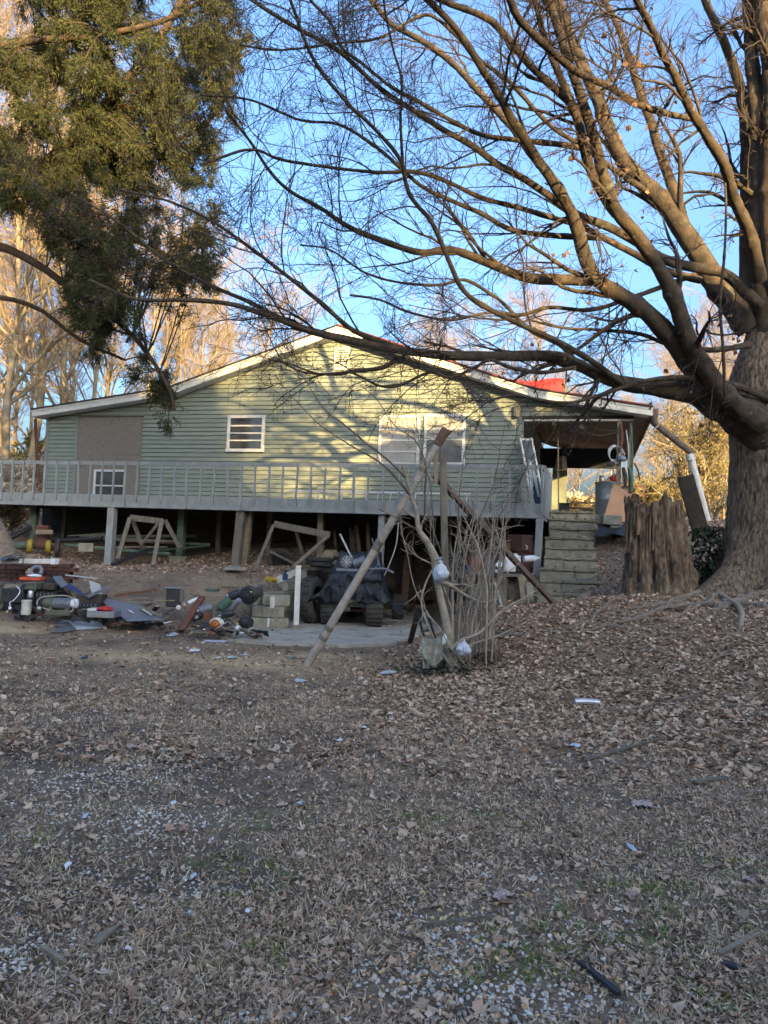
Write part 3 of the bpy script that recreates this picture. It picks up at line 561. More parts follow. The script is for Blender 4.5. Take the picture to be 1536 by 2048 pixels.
# porch ceiling in three sheets, eave board, far beam
pc0, pc1 = sR + .03, ps[4] - .03
for j in range(4):
    t0, t1 = -.13 - j * 1.85, -.13 - (j + 1) * 1.85 + .02
    m = MB(); m.prism([H(pc0, t0, zprof(pc0) - .10), H(pc1, t0, zprof(pc1) - .10), H(pc1, t0, zprof(pc1) - .085), H(pc0, t0, zprof(pc0) - .085)], HN * (t1 - t0)); m.build('ceiling_panel', M['soffit'], house)
m = MB(); m.hbox(ps[4] - .02, ps[4] + .02, -7.6, PT - .03, pz[4] - .17, pz[4] - .003); m.build('eave_board', M['soffit'], house)
m = MB(); m.hbox(ps[0] - .02, ps[0] + .02, -9, PT - .03, pz[0] - .17, pz[0] - .003); m.build('eave_board', M['trim'], house)
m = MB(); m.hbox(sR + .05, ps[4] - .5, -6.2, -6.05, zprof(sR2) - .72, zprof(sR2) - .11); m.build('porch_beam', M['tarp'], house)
# rusty post under the left eave
m = MB(); p0 = HP(70, 838, .15); p1 = HP(79, 1000, .15); m.tube([p1, p0], .045, 8); m.build('eave_post', M['rust'], house)
# windows
def window(px0, px1, py0, py1, t0=.02, fw_=.06, bars=(.5,), blind=False, glassmat='glass', name='window', sash='white', sc=False):
    s0, zt = hp(px0, py0, t0); s1, zb_ = hp(px1, py1, t0)
    fr = MB()
    fr.hbox(s0, s0 + fw_, t0, t0 + .045, zb_, zt); fr.hbox(s1 - fw_, s1, t0, t0 + .045, zb_, zt); fr.hbox(s0 + fw_, s1 - fw_, t0, t0 + .043, zt - fw_, zt)
    w = fr.build(name, M[sash], house)
    m = MB(); m.hbox(s0 - .01, s1 + .01, t0, t0 + .065, zb_ - .03, zb_ + fw_ * .7); m.build('sill', M[sash], w)
    a, b = s0 + fw_, s1 - fw_; hh = zt - fw_ - (zb_ + fw_ * .7)
    for q in bars:
        zz = zb_ + fw_ * .7 + hh * q; m = MB(); m.hbox(a, b, t0 + .012, t0 + .036, zz - .018, zz + .018); m.build('sash_bar', M[sash], w)
    m = MB(); m.hbox(a, b, t0 + .004, t0 + .010, zb_ + fw_ * .7, zt - fw_); m.build('pane', M[glassmat], w)
    if blind:
        zc = zt - fw_ - .01
        m = MB()
        while zc > zb_ + .05: m.frame(H((a + b) / 2, t0 + .016, zc), HU * (b - a - .02) / 2, HN * .004 + np.array([0, 0, -.016]), np.cross(HU, [0, 0, .0012])); zc -= .034
        m.build('blind', M['blind'], w)
    if sc:
        m = MB(); m.hbox(a + .01, b - .01, t0 + .038, t0 + .041, zb_ + .06, zb_ + .04 + hh * .5); m.build('insect_screen', M['screen'], w)
    return w
w = window(457, 528, 831, 902, bars=(.27, .51, .75), fw_=.075)
wm = MB(); a_ = hp(505, 850, .035); wm.prism([H(hp(497, 862, .034)[0], .031, hp(497, 862)[1]), H(hp(520, 845)[0], .031, hp(519, 863)[1]), H(hp(520, 845)[0], .031, hp(519, 848)[1])], HN * .002); 
window(760, 838, 831, 930, bars=(.25, .5, .74), blind=True, fw_=.07)
window(850, 929, 829, 930, bars=(.74, .5, .25), fw_=.07, blind=True, sc=True)
# boarded opening: two OSB sheets with a small window set into the lower one
s0, z1 = hp(158, 835, .03); s1, zm = hp(282, 909, .03); z0 = DZ + .02
wa, wzt = hp(190, 939, .03); wb, _ = hp(250, 939, .03)
m = MB(); m.hbox(s0, s1, .028, .042, zm + .002, z1); m.build('board_panel', M['osb'], house)
m = MB(); m.hbox(s0, s1, .028, .040, wzt + .004, zm - .002); m.hbox(s0, wa, .028, .040, z0, wzt + .003); m.hbox(wb, s1, .028, .040, z0, wzt + .003); m.build('board_panel', M['osb'], house)
m = MB(); m.hbox(s0 - .07, s0 - .002, .026, .05, z0, z1 + .0); m.build('opening_trim', M['siding'], house)
m = MB(); m.hbox(s0 - .07, s1 + .03, .026, .06, z1 + .002, z1 + .025); m.build('opening_trim', M['darkwood'], house)
window(190, 250, 939, 1003, t0=.03, bars=(.5,), fw_=.055)
# louvred gable vent
s0, zt = hp(670, 697, .02); s1, zb_ = hp(698, 737, .02)
m = MB(); m.hbox(s0, s0 + .03, .02, .06, zb_, zt); m.hbox(s1 - .03, s1, .02, .06, zb_, zt); m.hbox(s0, s1, .02, .058, zt + .001, zt + .03); m.hbox(s0, s1, .02, .058, zb_ - .03, zb_ - .001)
vent = m.build('gable_vent', M['trim'], house)
for i in range(9):
    zz = zb_ + (zt - zb_) * (i + .5) / 9; m = MB(); m.frame(H((s0 + s1) / 2, .038, zz), HU * ((s1 - s0) / 2 - .031), HN * .018 + np.array([0, 0, -.018]), np.array([0, 0, .003])); m.build('louvre', M['trim'], vent)
# wall lantern
lp = HP(1037, 822, .12)
m = MB(); m.hbox(sR - .16, sR - .04, .03, .06, lp[2] - .13, lp[2] + .12); lan = m.build('wall_lantern', M['oldwood'], house)
m = MB(); c = H(sR - .10, .14, lp[2] - .02); m.lathe(c, [(.045, -.13), (.06, -.1), (.062, .10), (.075, .11), (.02, .18)], 8); m.build('lamp_glass', M['screen'], lan)
m = MB(); [m.beam(c + HU * a + HN * b + np.array([0, 0, -.1]), c + HU * a + HN * b + np.array([0, 0, .11]), .012, .012) for a in (-.055, .055) for b in (-.055, .055)]; m.build('lamp_cage', M['oldwood'], lan)
# basement front: planks and a brown door, seen under the deck
sb0 = hp(640, 1100, -.3)[0]
m = MB(); m.hbox(sL, sb0, -.6, -.45, .2, DZ - .3); m.build('foundation_wall', M['block'], house)
s_ = sb0; k = 0
while s_ < sR - .2:
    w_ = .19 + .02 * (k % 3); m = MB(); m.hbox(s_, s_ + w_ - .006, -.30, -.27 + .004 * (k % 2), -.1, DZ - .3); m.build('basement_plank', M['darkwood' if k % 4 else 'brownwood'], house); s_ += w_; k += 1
s0, _ = hp(822, 1100, -.2); s1, _ = hp(872, 1100, -.2)
m = MB(); m.hbox(s0, s1, -.26, -.22, .03, 2.02); dr = m.build('basement_door', M['brownwood'], house)
for zz in (.25, .75, 1.25): m = MB(); m.hbox(s0 + .12, s1 - .12, -.219, -.205, zz, zz + .38); m.build('door_panel', M['brownwood'], dr)
m = MB(); m.hbox(s0 - .10, s0 - .004, -.26, -.18, .03, 2.1); m.hbox(s1 + .004, s1 + .10, -.26, -.18, .03, 2.1); m.build('door_frame', M['brownwood'], house)
m = MB(); m.beam(HP(808, 1205, .35), HP(822, 1050, .35), .16, .05, up=HN); tag(m.build('leaning_board', M['brownwood']), 'wide brown board leaning upright beside the basement door', 'board')

# ================================================================ DECK
DT = 2.85
sD0 = hp(-75, 1000, DT)[0]; sD1 = hp(1086, 1000, DT)[0]
deck = T('deck', 'long raised grey wooden deck with railing along the house front', 'deck', H((sD0 + sD1) / 2, DT, DZ - .3))
cutx = [sD0, hp(222, 1000, DT)[0], hp(484, 1000, DT)[0], hp(709, 1000, DT)[0], hp(900, 1000, DT)[0], sD1]
zl = lambda s: (hp(20, 1008, DT)[1] - hp(1086, 1036, DT)[1]) * (sD1 - s) / (sD1 - hp(20, 1000, DT)[0])      # the old deck sags a little along its length
zl0 = zl
for i in range(5):
    a, b = cutx[i] + .003, cutx[i + 1] - .003
    m = MB(); m.prism([H(a, DT - .04, DZ - .27 + zl(a)), H(b, DT - .04, DZ - .27 + zl(b)), H(b, DT - .04, DZ + .02 + zl(b)), H(a, DT - .04, DZ + .02 + zl(a))], HN * .038); m.build('rim_board', M['greywood'], deck)
    m = MB(); m.prism([H(a, DT - .02, hp(1086, 930, DT)[1] - .085 + zl(a) * .6), H(b, DT - .02, hp(1086, 930, DT)[1] - .085 + zl(b) * .6), H(b, DT - .02, hp(1086, 930, DT)[1] + zl(b) * .6), H(a, DT - .02, hp(1086, 930, DT)[1] + zl(a) * .6)], HN * .036); m.build('rail', M['greywood'], deck)
zr = hp(1086, 930, DT)[1]
open("/tmp/dbg.txt","a").write(str((DZ,zr,zl(sD0),sD0,sD1)))
nb = 20
for i in range(nb):
    t0 = .04 + i * (DT - .09) / nb; m = MB(); m.hbox(sD0, sD1, t0, t0 + (DT - .09) / nb - .002, DZ - .045, DZ - .005 - .001 * (i % 2)); m.build('deck_board', M['greywood'], deck)
sj = sD0 + .2; 
while sj < sD1: m = MB(); m.hbox(sj, sj + .04, .04, DT - .05, DZ - .24, DZ - .05); m.build('joist', M['oldwood'], deck); sj += .61
bx = [q / 2.743 for q in (15, 72, 130, 190, 250, 315, 375, 435, 498, 563, 627, 690, 756, 822, 890, 962, 1028, 1105)] + [400 + q / 2.743 for q in (80, 155, 228, 305, 382, 457, 535, 612, 688, 770, 847, 925, 1008, 1095, 1180, 1255, 1345, 1425)] + [900 + q / 2.415 for q in (130, 205, 290, 367, 445)]
longs = {91, 251, 375, 483, 709}
for q in [-62, -42, -18] + bx:
    s_ = hp(q, 960, DT)[0]; lg = any(abs(q - l) < 3 for l in longs); z0 = DZ - (.265 if lg else .15 + random.uniform(-.015, .015)) + zl(s_)
    lean = random.uniform(-.012, .012); zt = zr + zl(s_) * .6 + (.0 if lg else -.012)
    m = MB(); wv = .045 if lg else .036
    m.prism([H(s_ - wv / 2 - lean, DT + .018, z0), H(s_ + wv / 2 - lean, DT + .018, z0), H(s_ + wv / 2 + lean, DT + .018, zt), H(s_ - wv / 2 + lean, DT + .018, zt)], HN * .036); m.build('baluster', M['greywood'], deck)
# right end: a close-boarded side rail and its rim
m = MB(); m.hbox(sD1 - .04, sD1, .05, DT - .045, DZ - .27, DZ + .02); m.build('rim_board', M['greywood'], deck)
m = MB(); m.hbox(sD1 - .04, sD1, .05, DT - .03, zr - .085, zr); m.build('rail', M['greywood'], deck)
nb = 17
for i in range(nb):
    t0 = .08 + i * (DT - .12) / nb; dz = random.uniform(-.02, .02)
    m = MB(); m.hbox(sD1 + .002, sD1 + .03, t0, t0 + (DT - .12) / nb - .035, DZ - .2 + dz, zr - .0 + dz * .3); m.build('side_baluster', M['greywood'], deck)
# posts down to the ground
for (px, t, foot, wpx, mt, dx) in ((225, 2.76, 0, 15, 'greywood', -2), (70, 2.2, 0, 13, 'moss', 0), (365, 2.0, 0, 14, 'moss', 0), (483, 2.72, 0, 16, 'oldwood', -7), (500, 2.5, 0, 14, 'palewood', -8), (541, 1.2, 0, 10, 'palewood', 0),
                                   (642, 2.35, 0, 12, 'palewood', 2), (764, 2.7, 0, 12, 'greywood', 0), (1080, 2.78, 0, 14, 'greywood', -3), (440, .9, 0, 10, 'oldwood', 0), (900, 1.2, 0, 10, 'oldwood', 0), (130, .8, 0, 8, 'oldwood', 0)):
    s_, _ = hp(px, 1030, t); p = H(s_, t, 0); w_ = wpx / F_PX * p[1]; zg = max(tz(p[0], p[1]), -.0) - .05
    if px == 642: zg = W(645, 1134, 16.9)[2]
    m = MB(); top = H(s_, t, DZ - .05 + zl(s_)); bot = np.array([p[0] + dx / F_PX * p[1], p[1], zg]); top[2] = DZ - .06 if t < 2.7 else DZ - .28 + zl(s_) 
    m.beam(bot, top, w_, w_ * .9, up=HN); m.build('deck_post', M[mt], deck, bev=.004)
    if px in (365,): m = MB(); m.box(bot + (0, 0, .06), (.42, .30, .14), -YAW); m.box(bot + (0, -.03, .15), (.5, .25, .03), -YAW); m.build('footing', M['block'], deck)

# ================================================================ PORCH, STEPS AND WHAT STANDS THERE
dirS = np.array([math.sin(YAW), math.cos(YAW), 0]); b0 = W(1073, 1206, 13.4); b1 = W(1186, 1206, 13.4); wd = (b1 - b0); wlen = np.linalg.norm(wd); wdir = wd / wlen; wdir[2] = 0
PZ = DZ + .02
steps = T('garden_steps', 'concrete block steps climbing past the deck end to the porch', 'steps', b0)
nst = 9; z0 = b0[2] - .05
for i in range(nst):
    zt = z0 + .02 + (PZ - z0 - .02) * (i + 1) / nst; f = b0 + dirS * (.50 * i) ; f = f + np.array([0, 0, 0.])
    wl = 1.08 - .012 * i; cuts = [0, wl * (.36 if i % 2 else .62), wl]
    for j in range(2):
        a, b = cuts[j] + .003, cuts[j + 1] - .003
        c = f + wdir * ((a + b) / 2 + .03 * math.sin(i * 2.3)) + dirS * (.33 + random.uniform(-.025, .02)); c[2] = zt - .15 + random.uniform(-.014, .008)
        m = MB(); m.frame(c - [0, 0, .025], wdir * (b - a) / 2, dirS * .33, (0, 0, .125)); m.build('step_block', M['block'], steps, bev=.012)
        m = MB(); m.frame(c + [0, 0, .128] - dirS * .03, wdir * ((b - a) / 2 + .004), dirS * .33, (0, 0, .024)); m.build('tread_slab', M['stepstone'], steps, bev=.008)
n = 150; kk_ = rng.integers(0, nst, n); zz_ = z0 + .02 + (PZ - z0 - .02) * (kk_ + 1) / nst; pp_ = b0[None] + dirS[None] * (.5 * kk_ + rng.uniform(.02, .46, n))[:, None] + wdir[None] * rng.uniform(.0, 1.0, n)[:, None] ** .7; pp_[:, 2] = zz_ + .02
tag(place_mesh(leaf_v, leaf_f, pp_, rng.uniform(0, 6.28, n), rng.normal(size=(n, 2)) * .5, rng.uniform(.04, .08, n), 'fallen_leaves', M['leaf'], steps), kind='stuff')
pt = MB(); e = b0 + dirS * (.5 * nst); pf0 = e[:2]
poly = [H(sR + .03, .02, 0), e + wdir * .0, e + wdir * 1.6, H(sR2 + 1.6, -1.2, 0), H(sR2 + 1.6, -8, 0), H(sR + .03, -8, 0)]
pt.prism([(p[0], p[1], PZ - .22) for p in poly], (0, 0, .20)); po = pt.build('porch_floor', M['concrete']); tag(po, kind='structure')
# ================================================================ TREES
def limb_pts(px, y0, y1, n=24):
    px = np.asarray(px, float); d = np.concatenate([[0], np.cumsum(np.linalg.norm(np.diff(px, axis=0), axis=1))]); d /= d[-1]
    P = np.array([W(a, b, y0 + (y1 - y0) * u) for (a, b), u in zip(px, d)])
    Q = catmull(P, n); return Q
LIMBS = [  # pixels along the limb, radius px at both ends, distance at both ends
 ([(1560, 880), (1490, 835), (1440, 808), (1390, 783), (1330, 777), (1240, 765), (1150, 728), (1100, 713), (1040, 712), (940, 712), (860, 708), (760, 693), (640, 668), (560, 640), (470, 610), (380, 600), (270, 598), (180, 560)], 62, 5, 12, 9.5),
 ([(860, 706), (800, 697), (758, 682), (702, 658), (641, 605), (560, 541), (500, 495), (420, 440), (330, 400), (240, 380)], 9, 3, 10.9, 9),
 ([(820, 705), (742, 686), (661, 670), (581, 646), (500, 605), (420, 570), (330, 520), (230, 440), (130, 380)], 9, 3, 10.8, 10.5),
 ([(1540, 850), (1450, 800), (1390, 745), (1344, 680), (1293, 625), (1234, 586), (1195, 559), (1172, 520), (1156, 461), (1137, 414), (1109, 367), (1078, 324), (1047, 273), (1020, 234), (1000, 195), (944, 105), (904, 48), (855, 0), (800, -60)], 34, 8, 12, 8.5),
 ([(1200, 562), (1168, 559), (1098, 559), (1045, 553), (984, 529), (904, 500), (843, 505), (783, 488), (702, 456), (641, 416), (581, 383), (540, 343), (500, 283), (450, 220)], 17, 3.5, 11.6, 9.5),
 ([(1530, 850), (1460, 800), (1410, 735), (1375, 672), (1344, 586), (1312, 527), (1273, 469), (1234, 422), (1207, 351), (1187, 273), (1156, 176), (1129, 98), (1098, 0), (1080, -70)], 30, 11, 11.6, 9),
 ([(1234, 428), (1203, 383), (1176, 324), (1156, 242), (1137, 203), (1105, 172), (1059, 129), (1000, 59), (964, 32), (883, 0), (820, -40)], 15, 8, 10.8, 8.5),
 ([(1160, 245), (1117, 145), (1090, 78), (1070, 0), (1060, -60)], 13, 7, 10.2, 9.4),
 ([(1500, 660), (1461, 605), (1430, 566), (1410, 527), (1371, 469), (1332, 410), (1273, 352), (1242, 312), (1215, 254), (1195, 195), (1168, 137), (1141, 70), (1117, 0), (1100, -60)], 34, 12, 12.2, 12.5),
 ([(1363, 430), (1344, 371), (1320, 305), (1301, 242), (1281, 187), (1254, 102), (1230, 39), (1207, 0), (1190, -50)], 15, 8, 12.3, 13),
 ([(1520, 560), (1500, 469), (1469, 398), (1449, 332), (1410, 266), (1379, 215), (1352, 156), (1324, 105), (1301, 51), (1273, 0), (1250, -60)], 19, 9, 11.5, 8.3),
 ([(1400, 245), (1387, 238), (1332, 227), (1273, 207), (1215, 172), (1156, 145), (1098, 98), (1039, 39), (1020, 0), (1000, -40)], 8, 11, 10.4, 7.8),
 ([(1520, 610), (1492, 586), (1449, 547), (1390, 535), (1332, 520), (1273, 484), (1215, 453), (1156, 430), (1098, 391), (1039, 352), (1000, 332), (944, 291), (884, 258), (823, 218), (783, 194), (742, 161), (682, 105), (641, 81), (601, 60), (540, 24), (490, -10)], 16, 5.5, 11.8, 8.6),
 ([(1525, 700), (1505, 640), (1496, 566), (1494, 420), (1492, 273), (1480, 176), (1449, 86), (1410, 0), (1395, -60)], 26, 10, 12.3, 12.6),
 ([(1540, 700), (1527, 586), (1519, 390), (1512, 234), (1504, 117), (1496, 0), (1490, -80)], 30, 15, 12, 12),
 ([(1560, 650), (1545, 500), (1540, 330), (1545, 180), (1530, 60), (1520, -60)], 34, 20, 11.9, 11.7),
 ([(1245, 768), (1180, 720), (1105, 678), (1025, 642), (964, 610), (924, 577), (896, 517), (863, 444), (823, 396), (807, 347), (799, 315), (742, 250), (702, 214), (674, 182), (641, 141), (613, 89), (581, 0), (560, -50)], 9, 5, 11.3, 7.6),
 ([(807, 350), (801, 242), (803, 161), (787, 101), (770, 20), (765, -40)], 4.5, 3, 9.2, 7.8),
 ([(1400, 560), (1330, 540), (1273, 510), (1215, 480), (1156, 450), (1120, 440), (1025, 412), (964, 396), (884, 359), (823, 343), (762, 345), (661, 335), (561, 319), (500, 299), (400, 330)], 11, 3.5, 11.9, 9),
 ([(1190, 300), (1120, 289), (1025, 279), (964, 270), (904, 242), (843, 206), (783, 174), (722, 125), (682, 93), (661, 44), (621, 0), (600, -40)], 9, 4, 10.8, 8.5),
 ([(1080, 330), (1050, 290), (1021, 250), (964, 190), (904, 125), (843, 81), (783, 48), (742, 0), (700, -40)], 12, 7, 11.2, 13),
 ([(1210, 475), (1120, 472), (1025, 460), (964, 428), (900, 400), (840, 370), (760, 300), (680, 250), (600, 240), (500, 200), (400, 190)], 9, 3, 11.3, 9.2),
 ([(1156, 728), (1120, 690), (1060, 660), (1010, 610), (984, 590), (930, 560), (880, 570), (800, 565), (730, 545), (660, 500), (600, 490)], 7, 2.5, 11.3, 10),
 ([(1150, 735), (1080, 745), (1020, 735), (980, 720), (950, 735), (900, 755), (860, 745), (800, 770), (760, 772), (700, 745), (640, 748), (580, 728), (545, 720)], 6, 2.5, 11, 10.4),
 ([(810, 716), (790, 722), (765, 735), (735, 740), (705, 742), (680, 748), (640, 748), (600, 742), (560, 722)], 8, 2.2, 10.8, 10.5),
 ([(1400, 545), (1320, 575), (1250, 600), (1180, 620), (1100, 615), (1040, 630), (980, 625), (900, 640), (820, 625), (760, 600), (700, 590)], 8, 3, 12, 10),
 ([(1540, 800), (1480, 775), (1400, 757), (1300, 760), (1200, 790), (1140, 805), (1080, 800), (1030, 790), (980, 800)], 10, 3, 11.6, 10.5),
 ([(1500, 690), (1420, 700), (1340, 690), (1280, 668), (1200, 660), (1120, 655), (1060, 640)], 9, 3, 11.8, 11),
 ([(1290, 380), (1230, 340), (1160, 290), (1100, 250), (1020, 165), (960, 120), (900, 60), (850, 30), (760, 75), (690, 85), (560, 100), (480, 90)], 8, 3, 11.6, 9),
 ([(1450, 350), (1452, 430), (1448, 520), (1440, 600), (1446, 700), (1450, 790)], 3, 4.5, 10.5, 10.8),
]
maple = T('maple_tree', 'huge bare grey barked maple with long limbs spreading left over the yard', 'tree', W(1545, 1185, 12.2))
# trunk with root flare and furrowed bark
tp = np.array([W(1552, 1215, 12.2), W(1550, 1150, 12.2), W(1548, 1080, 12.2), W(1546, 980, 12.2), W(1546, 900, 12.2), W(1540, 830, 12.2), W(1530, 760, 12.2), W(1535, 690, 12.2), W(1545, 600, 12.2)])
tc = catmull(tp, 150); rr = np.interp(np.linspace(0, 1, 150), np.linspace(0, 1, 9), np.array([172, 112, 90, 83, 82, 86, 70, 48, 30]) / F_PX * 12.2)
S_ = 160; q = 2 * np.pi * np.arange(S_) / S_; V = np.empty((150, S_, 3))
hN = np.linspace(0, 1, 150)
for i in range(150):
    fl = max(0, 1 - hN[i] / .26) ** 1.5
    lob = 1 + fl * .30 * np.cos(q * 5 + 1.3) + fl * .12 * np.cos(q * 9) + .04 * np.cos(2 * q + hN[i] * 5)
    fur = .55 * vn(q / (2 * np.pi) * 58, np.full(S_, hN[i] * 22) + vn(q * 3, q * 0 + i * .08, 1) * 2, 1) + .45 * vn(q / (2 * np.pi) * 110, np.full(S_, hN[i] * 60), 1)
    r_ = rr[i] * lob - .035 * (1 - fur) * 1.2
    V[i] = tc[i] + np.stack([np.cos(q) * r_, np.sin(q) * r_, np.zeros(S_)], -1)
ii = np.arange(150 * S_).reshape(150, S_); fq = np.stack([ii[:-1], np.roll(ii, -1, 1)[:-1], np.roll(ii, -1, 1)[1:], ii[1:]], -1).reshape(-1, 4)
link(mesh_np('trunk', V.reshape(-1, 3), fq.ravel(), np.full(len(fq), 4), True), 'trunk', M['bark'], maple)
LP, LR = [], []
for px, ra, rb, ya, yb in LIMBS:
    P = limb_pts(px, ya, yb, 40); d = np.linspace(0, 1, 40); yy = ya + (yb - ya) * d; r_ = (ra * (1 - d) ** 1.25 + rb * (1 - (1 - d) ** 1.25)) / F_PX * yy * .72
    if ra > 60: r_ = np.interp(d, [0, .07, .14, .22, .37, .52, .66, 1], [60, 42, 27, 16, 11.5, 9.5, 7, 3]) / F_PX * yy
    r_ = r_ * (1 + rng.normal(size=40) * .04)
    P9 = catmull(P, 150); r9 = np.interp(np.linspace(0, 1, 150), d, r_) * (1 + .10 * (vn(np.arange(150.), np.full(150, ya * 7 + rb), .22) - .5) + .16 * np.exp(-((np.arange(150.) % 37 - 18) / 1.6) ** 2) * (rng.random() + .3))
    ns = 18 if ra > 12 else 10; v, f = tubes(P9[None], r9[None], ns); v = v.reshape(150, ns, 3); qq = np.tile(np.arange(ns) * 1.0, (150, 1)); kk = np.tile(np.arange(150.)[:, None], (1, ns))
    v = (P9[:, None] + (v - P9[:, None]) * (1 + .13 * (vn(qq * 1.0, kk * .35 + ya * 31, 1.0) - .5) + .10 * (vn(qq + 50, kk * .08, .5) - .5))[..., None]).reshape(-1, 3); link(mesh_np('limb', v, f.ravel(), np.full(len(f), 4), True), 'limb', M['limb'], maple)
    LP.append(P); LR.append(r_)
LP = np.array(LP); LR = np.array(LR)
LL = np.linalg.norm(np.diff(LP, axis=1), axis=2).sum(1); big = LL > 4.2
b2, r2_ = grow(LP[big], LR[big], 9, 1.7, 9, .62, .40, .0042, wig=.16, grav=-.015, t0=.22, lvar=.5)
b2s, r2s = grow(LP[~big], LR[~big], 4, 1.2, 9, .62, .40, .0042, wig=.16, grav=-.015, t0=.22, lvar=.5); b2 = np.concatenate([b2, b2s]); r2_ = np.concatenate([r2_, r2s])
b3, r3_ = grow(b2, r2_, 7, .75, 7, .65, .5, .003, wig=.2, t0=.12)
b4, r4_ = grow(b3, r3_, 5, .36, 5, .7, .6, .0022, wig=.25, t0=.1)
b5, r5_ = grow(b4, r4_, 2, .15, 3, .7, .7, .0018, wig=.3, t0=.15)
v, f = join_np([tubes(b2, r2_, 5), tubes(b3, r3_, 4)]); tag(link(mesh_np('branches', v, f.ravel(), np.full(len(f), 4), True), 'branches', M['limb'], maple), kind='stuff')
v, f = join_np([tubes(b4, r4_, 3), tubes(b5, r5_, 3)]); tag(link(mesh_np('crown', v, f.ravel(), np.full(len(f), 4), True), 'crown', M['twig'], maple), kind='stuff')
e = b4[:, -1]; sel = e[(e[:, 0] > 2.2) & (e[:, 2] < 8) & (rng.random(len(e)) < .16)]
tag(place_mesh(leaf_v, leaf_f, sel - [0, 0, .05], rng.uniform(0, 6.28, len(sel)), rng.normal(size=(len(sel), 2)) * .5 + [1.4, 0], rng.uniform(.045, .09, len(sel)), 'dead_leaves', M['hangleaf'], maple), kind='stuff')

# ---- eastern cedar reaching in from the left
def inpoly(x, y, poly):
    c = np.zeros(x.shape, bool); n = len(poly)
    for i in range(n):
        x1, y1 = poly[i]; x2, y2 = poly[(i + 1) % n]
        c ^= ((y1 > y) != (y2 > y)) & (x < (x2 - x1) * (y - y1) / (y2 - y1 + 1e-9) + x1)
    return c
ced = T('cedar_tree', 'dark green cedar reaching in from the left and drooping over the roof edge', 'tree', (-9.2, 14, tz(-9.2, 14)))
m = MB(); m.tube(catmull([(-9.2, 14, tz(-9.2, 14) - .2), (-9.3, 14, 3), (-9.0, 13.9, 6), (-9.2, 13.8, 10), (-9.3, 13.8, 15)], 14), list(np.linspace(.42, .08, 14)), 12); m.build('trunk', M['cedarbark'], ced, smooth=True)
CL = [([(-350, 560), (-120, 450), (0, 378), (100, 320), (180, 240), (250, 165), (330, 60), (380, -40)], 16, 6, 13.8, 13),
      ([(-350, 460), (-60, 480), (60, 520), (170, 600), (260, 665), (330, 760), (350, 820)], 13, 3, 13.8, 14.5),
      ([(-350, 100), (-40, 95), (80, 80), (200, 70), (330, 40), (440, -20)], 10, 4, 13.8, 12.6),
      ([(-350, 620), (0, 400), (60, 392), (95, 430), (160, 470), (260, 480), (400, 540)], 8, 3, 13.8, 15.5),
      ([(-200, 420), (80, 330), (200, 330), (330, 290), (430, 230), (480, 120)], 8, 3, 13.8, 15),
      ([(-350, 700), (-80, 600), (60, 610), (160, 680), (250, 720)], 9, 3, 13.8, 16),
      ([(-350, -100), (-60, -60), (150, -10), (300, -30)], 9, 4, 13.8, 12.8)]
cp, cr_ = [], []
for px, ra, rb, ya, yb in CL:
    P = limb_pts(px, ya, yb, 20); d = np.linspace(0, 1, 20); r_ = (ra + (rb - ra) * d) / F_PX * 13.8; v, f = tubes(P[None], r_[None], 9)
    link(mesh_np('limb', v, f.ravel(), np.full(len(f), 4), True), 'limb', M['cedarbark'], ced); cp.append(P); cr_.append(r_)
cp = np.array(cp).reshape(-1, 3)
cpoly = [(-60, -60), (500, -60), (498, 60), (488, 200), (480, 300), (440, 380), (452, 470), (440, 560), (430, 650), (400, 730), (350, 760), (352, 850), (325, 880), (300, 800), (250, 755), (170, 735), (150, 640), (120, 560), (60, 440), (-60, 420)]
n = 7500; x = rng.uniform(-60, 510, n); y = rng.uniform(-60, 890, n); k = inpoly(x, y, cpoly)
holes = vn(x + 300, y + 300, .012) * .6 + vn(x + 50, y + 900, .03) * .4
dens = np.clip(1.5 - np.abs(x - 250) / 420, .3, 1); k &= (rng.random(n) < dens) & (holes > .44) & ((y < 760) | (rng.random(n) < .35))
x, y = x[k][:520], y[k][:520]; bp_, br_ = [], []
for a, b in zip(x, y):
    e = W(a, b, rng.uniform(12.2, 15.6) if b < 700 else rng.uniform(14.4, 15.4)); dd = np.linalg.norm(cp - e, axis=1) + rng.random(len(cp)) * .8; s = cp[np.argmin(dd)]
    L_ = np.linalg.norm(e - s)
    if L_ > 2.6: s = e + (s - e) * 2.6 / L_
    mid = (s + e) / 2 + np.array([0, 0, .25 * min(L_, 2)]) + rng.normal(size=3) * .12; bp_.append(catmull([s, mid, e], 9)); br_.append(np.linspace(.016, .004, 9))
bp_ = np.array(bp_); br_ = np.array(br_)
v, f = tubes(bp_, br_, 4); tag(link(mesh_np('branches', v, f.ravel(), np.full(len(f), 4), True), 'branches', M['cedarbark'], ced), kind='stuff')
tw, tr = grow(bp_, br_, 17, .36, 4, .75, .5, .003, wig=.16, grav=-.14, t0=.3, lvar=.6)
v, f = tubes(tw, tr, 3); tag(link(mesh_np('twigs', v, f.ravel(), np.full(len(f), 4), True), 'twigs', M['cedarbark'], ced), kind='stuff')
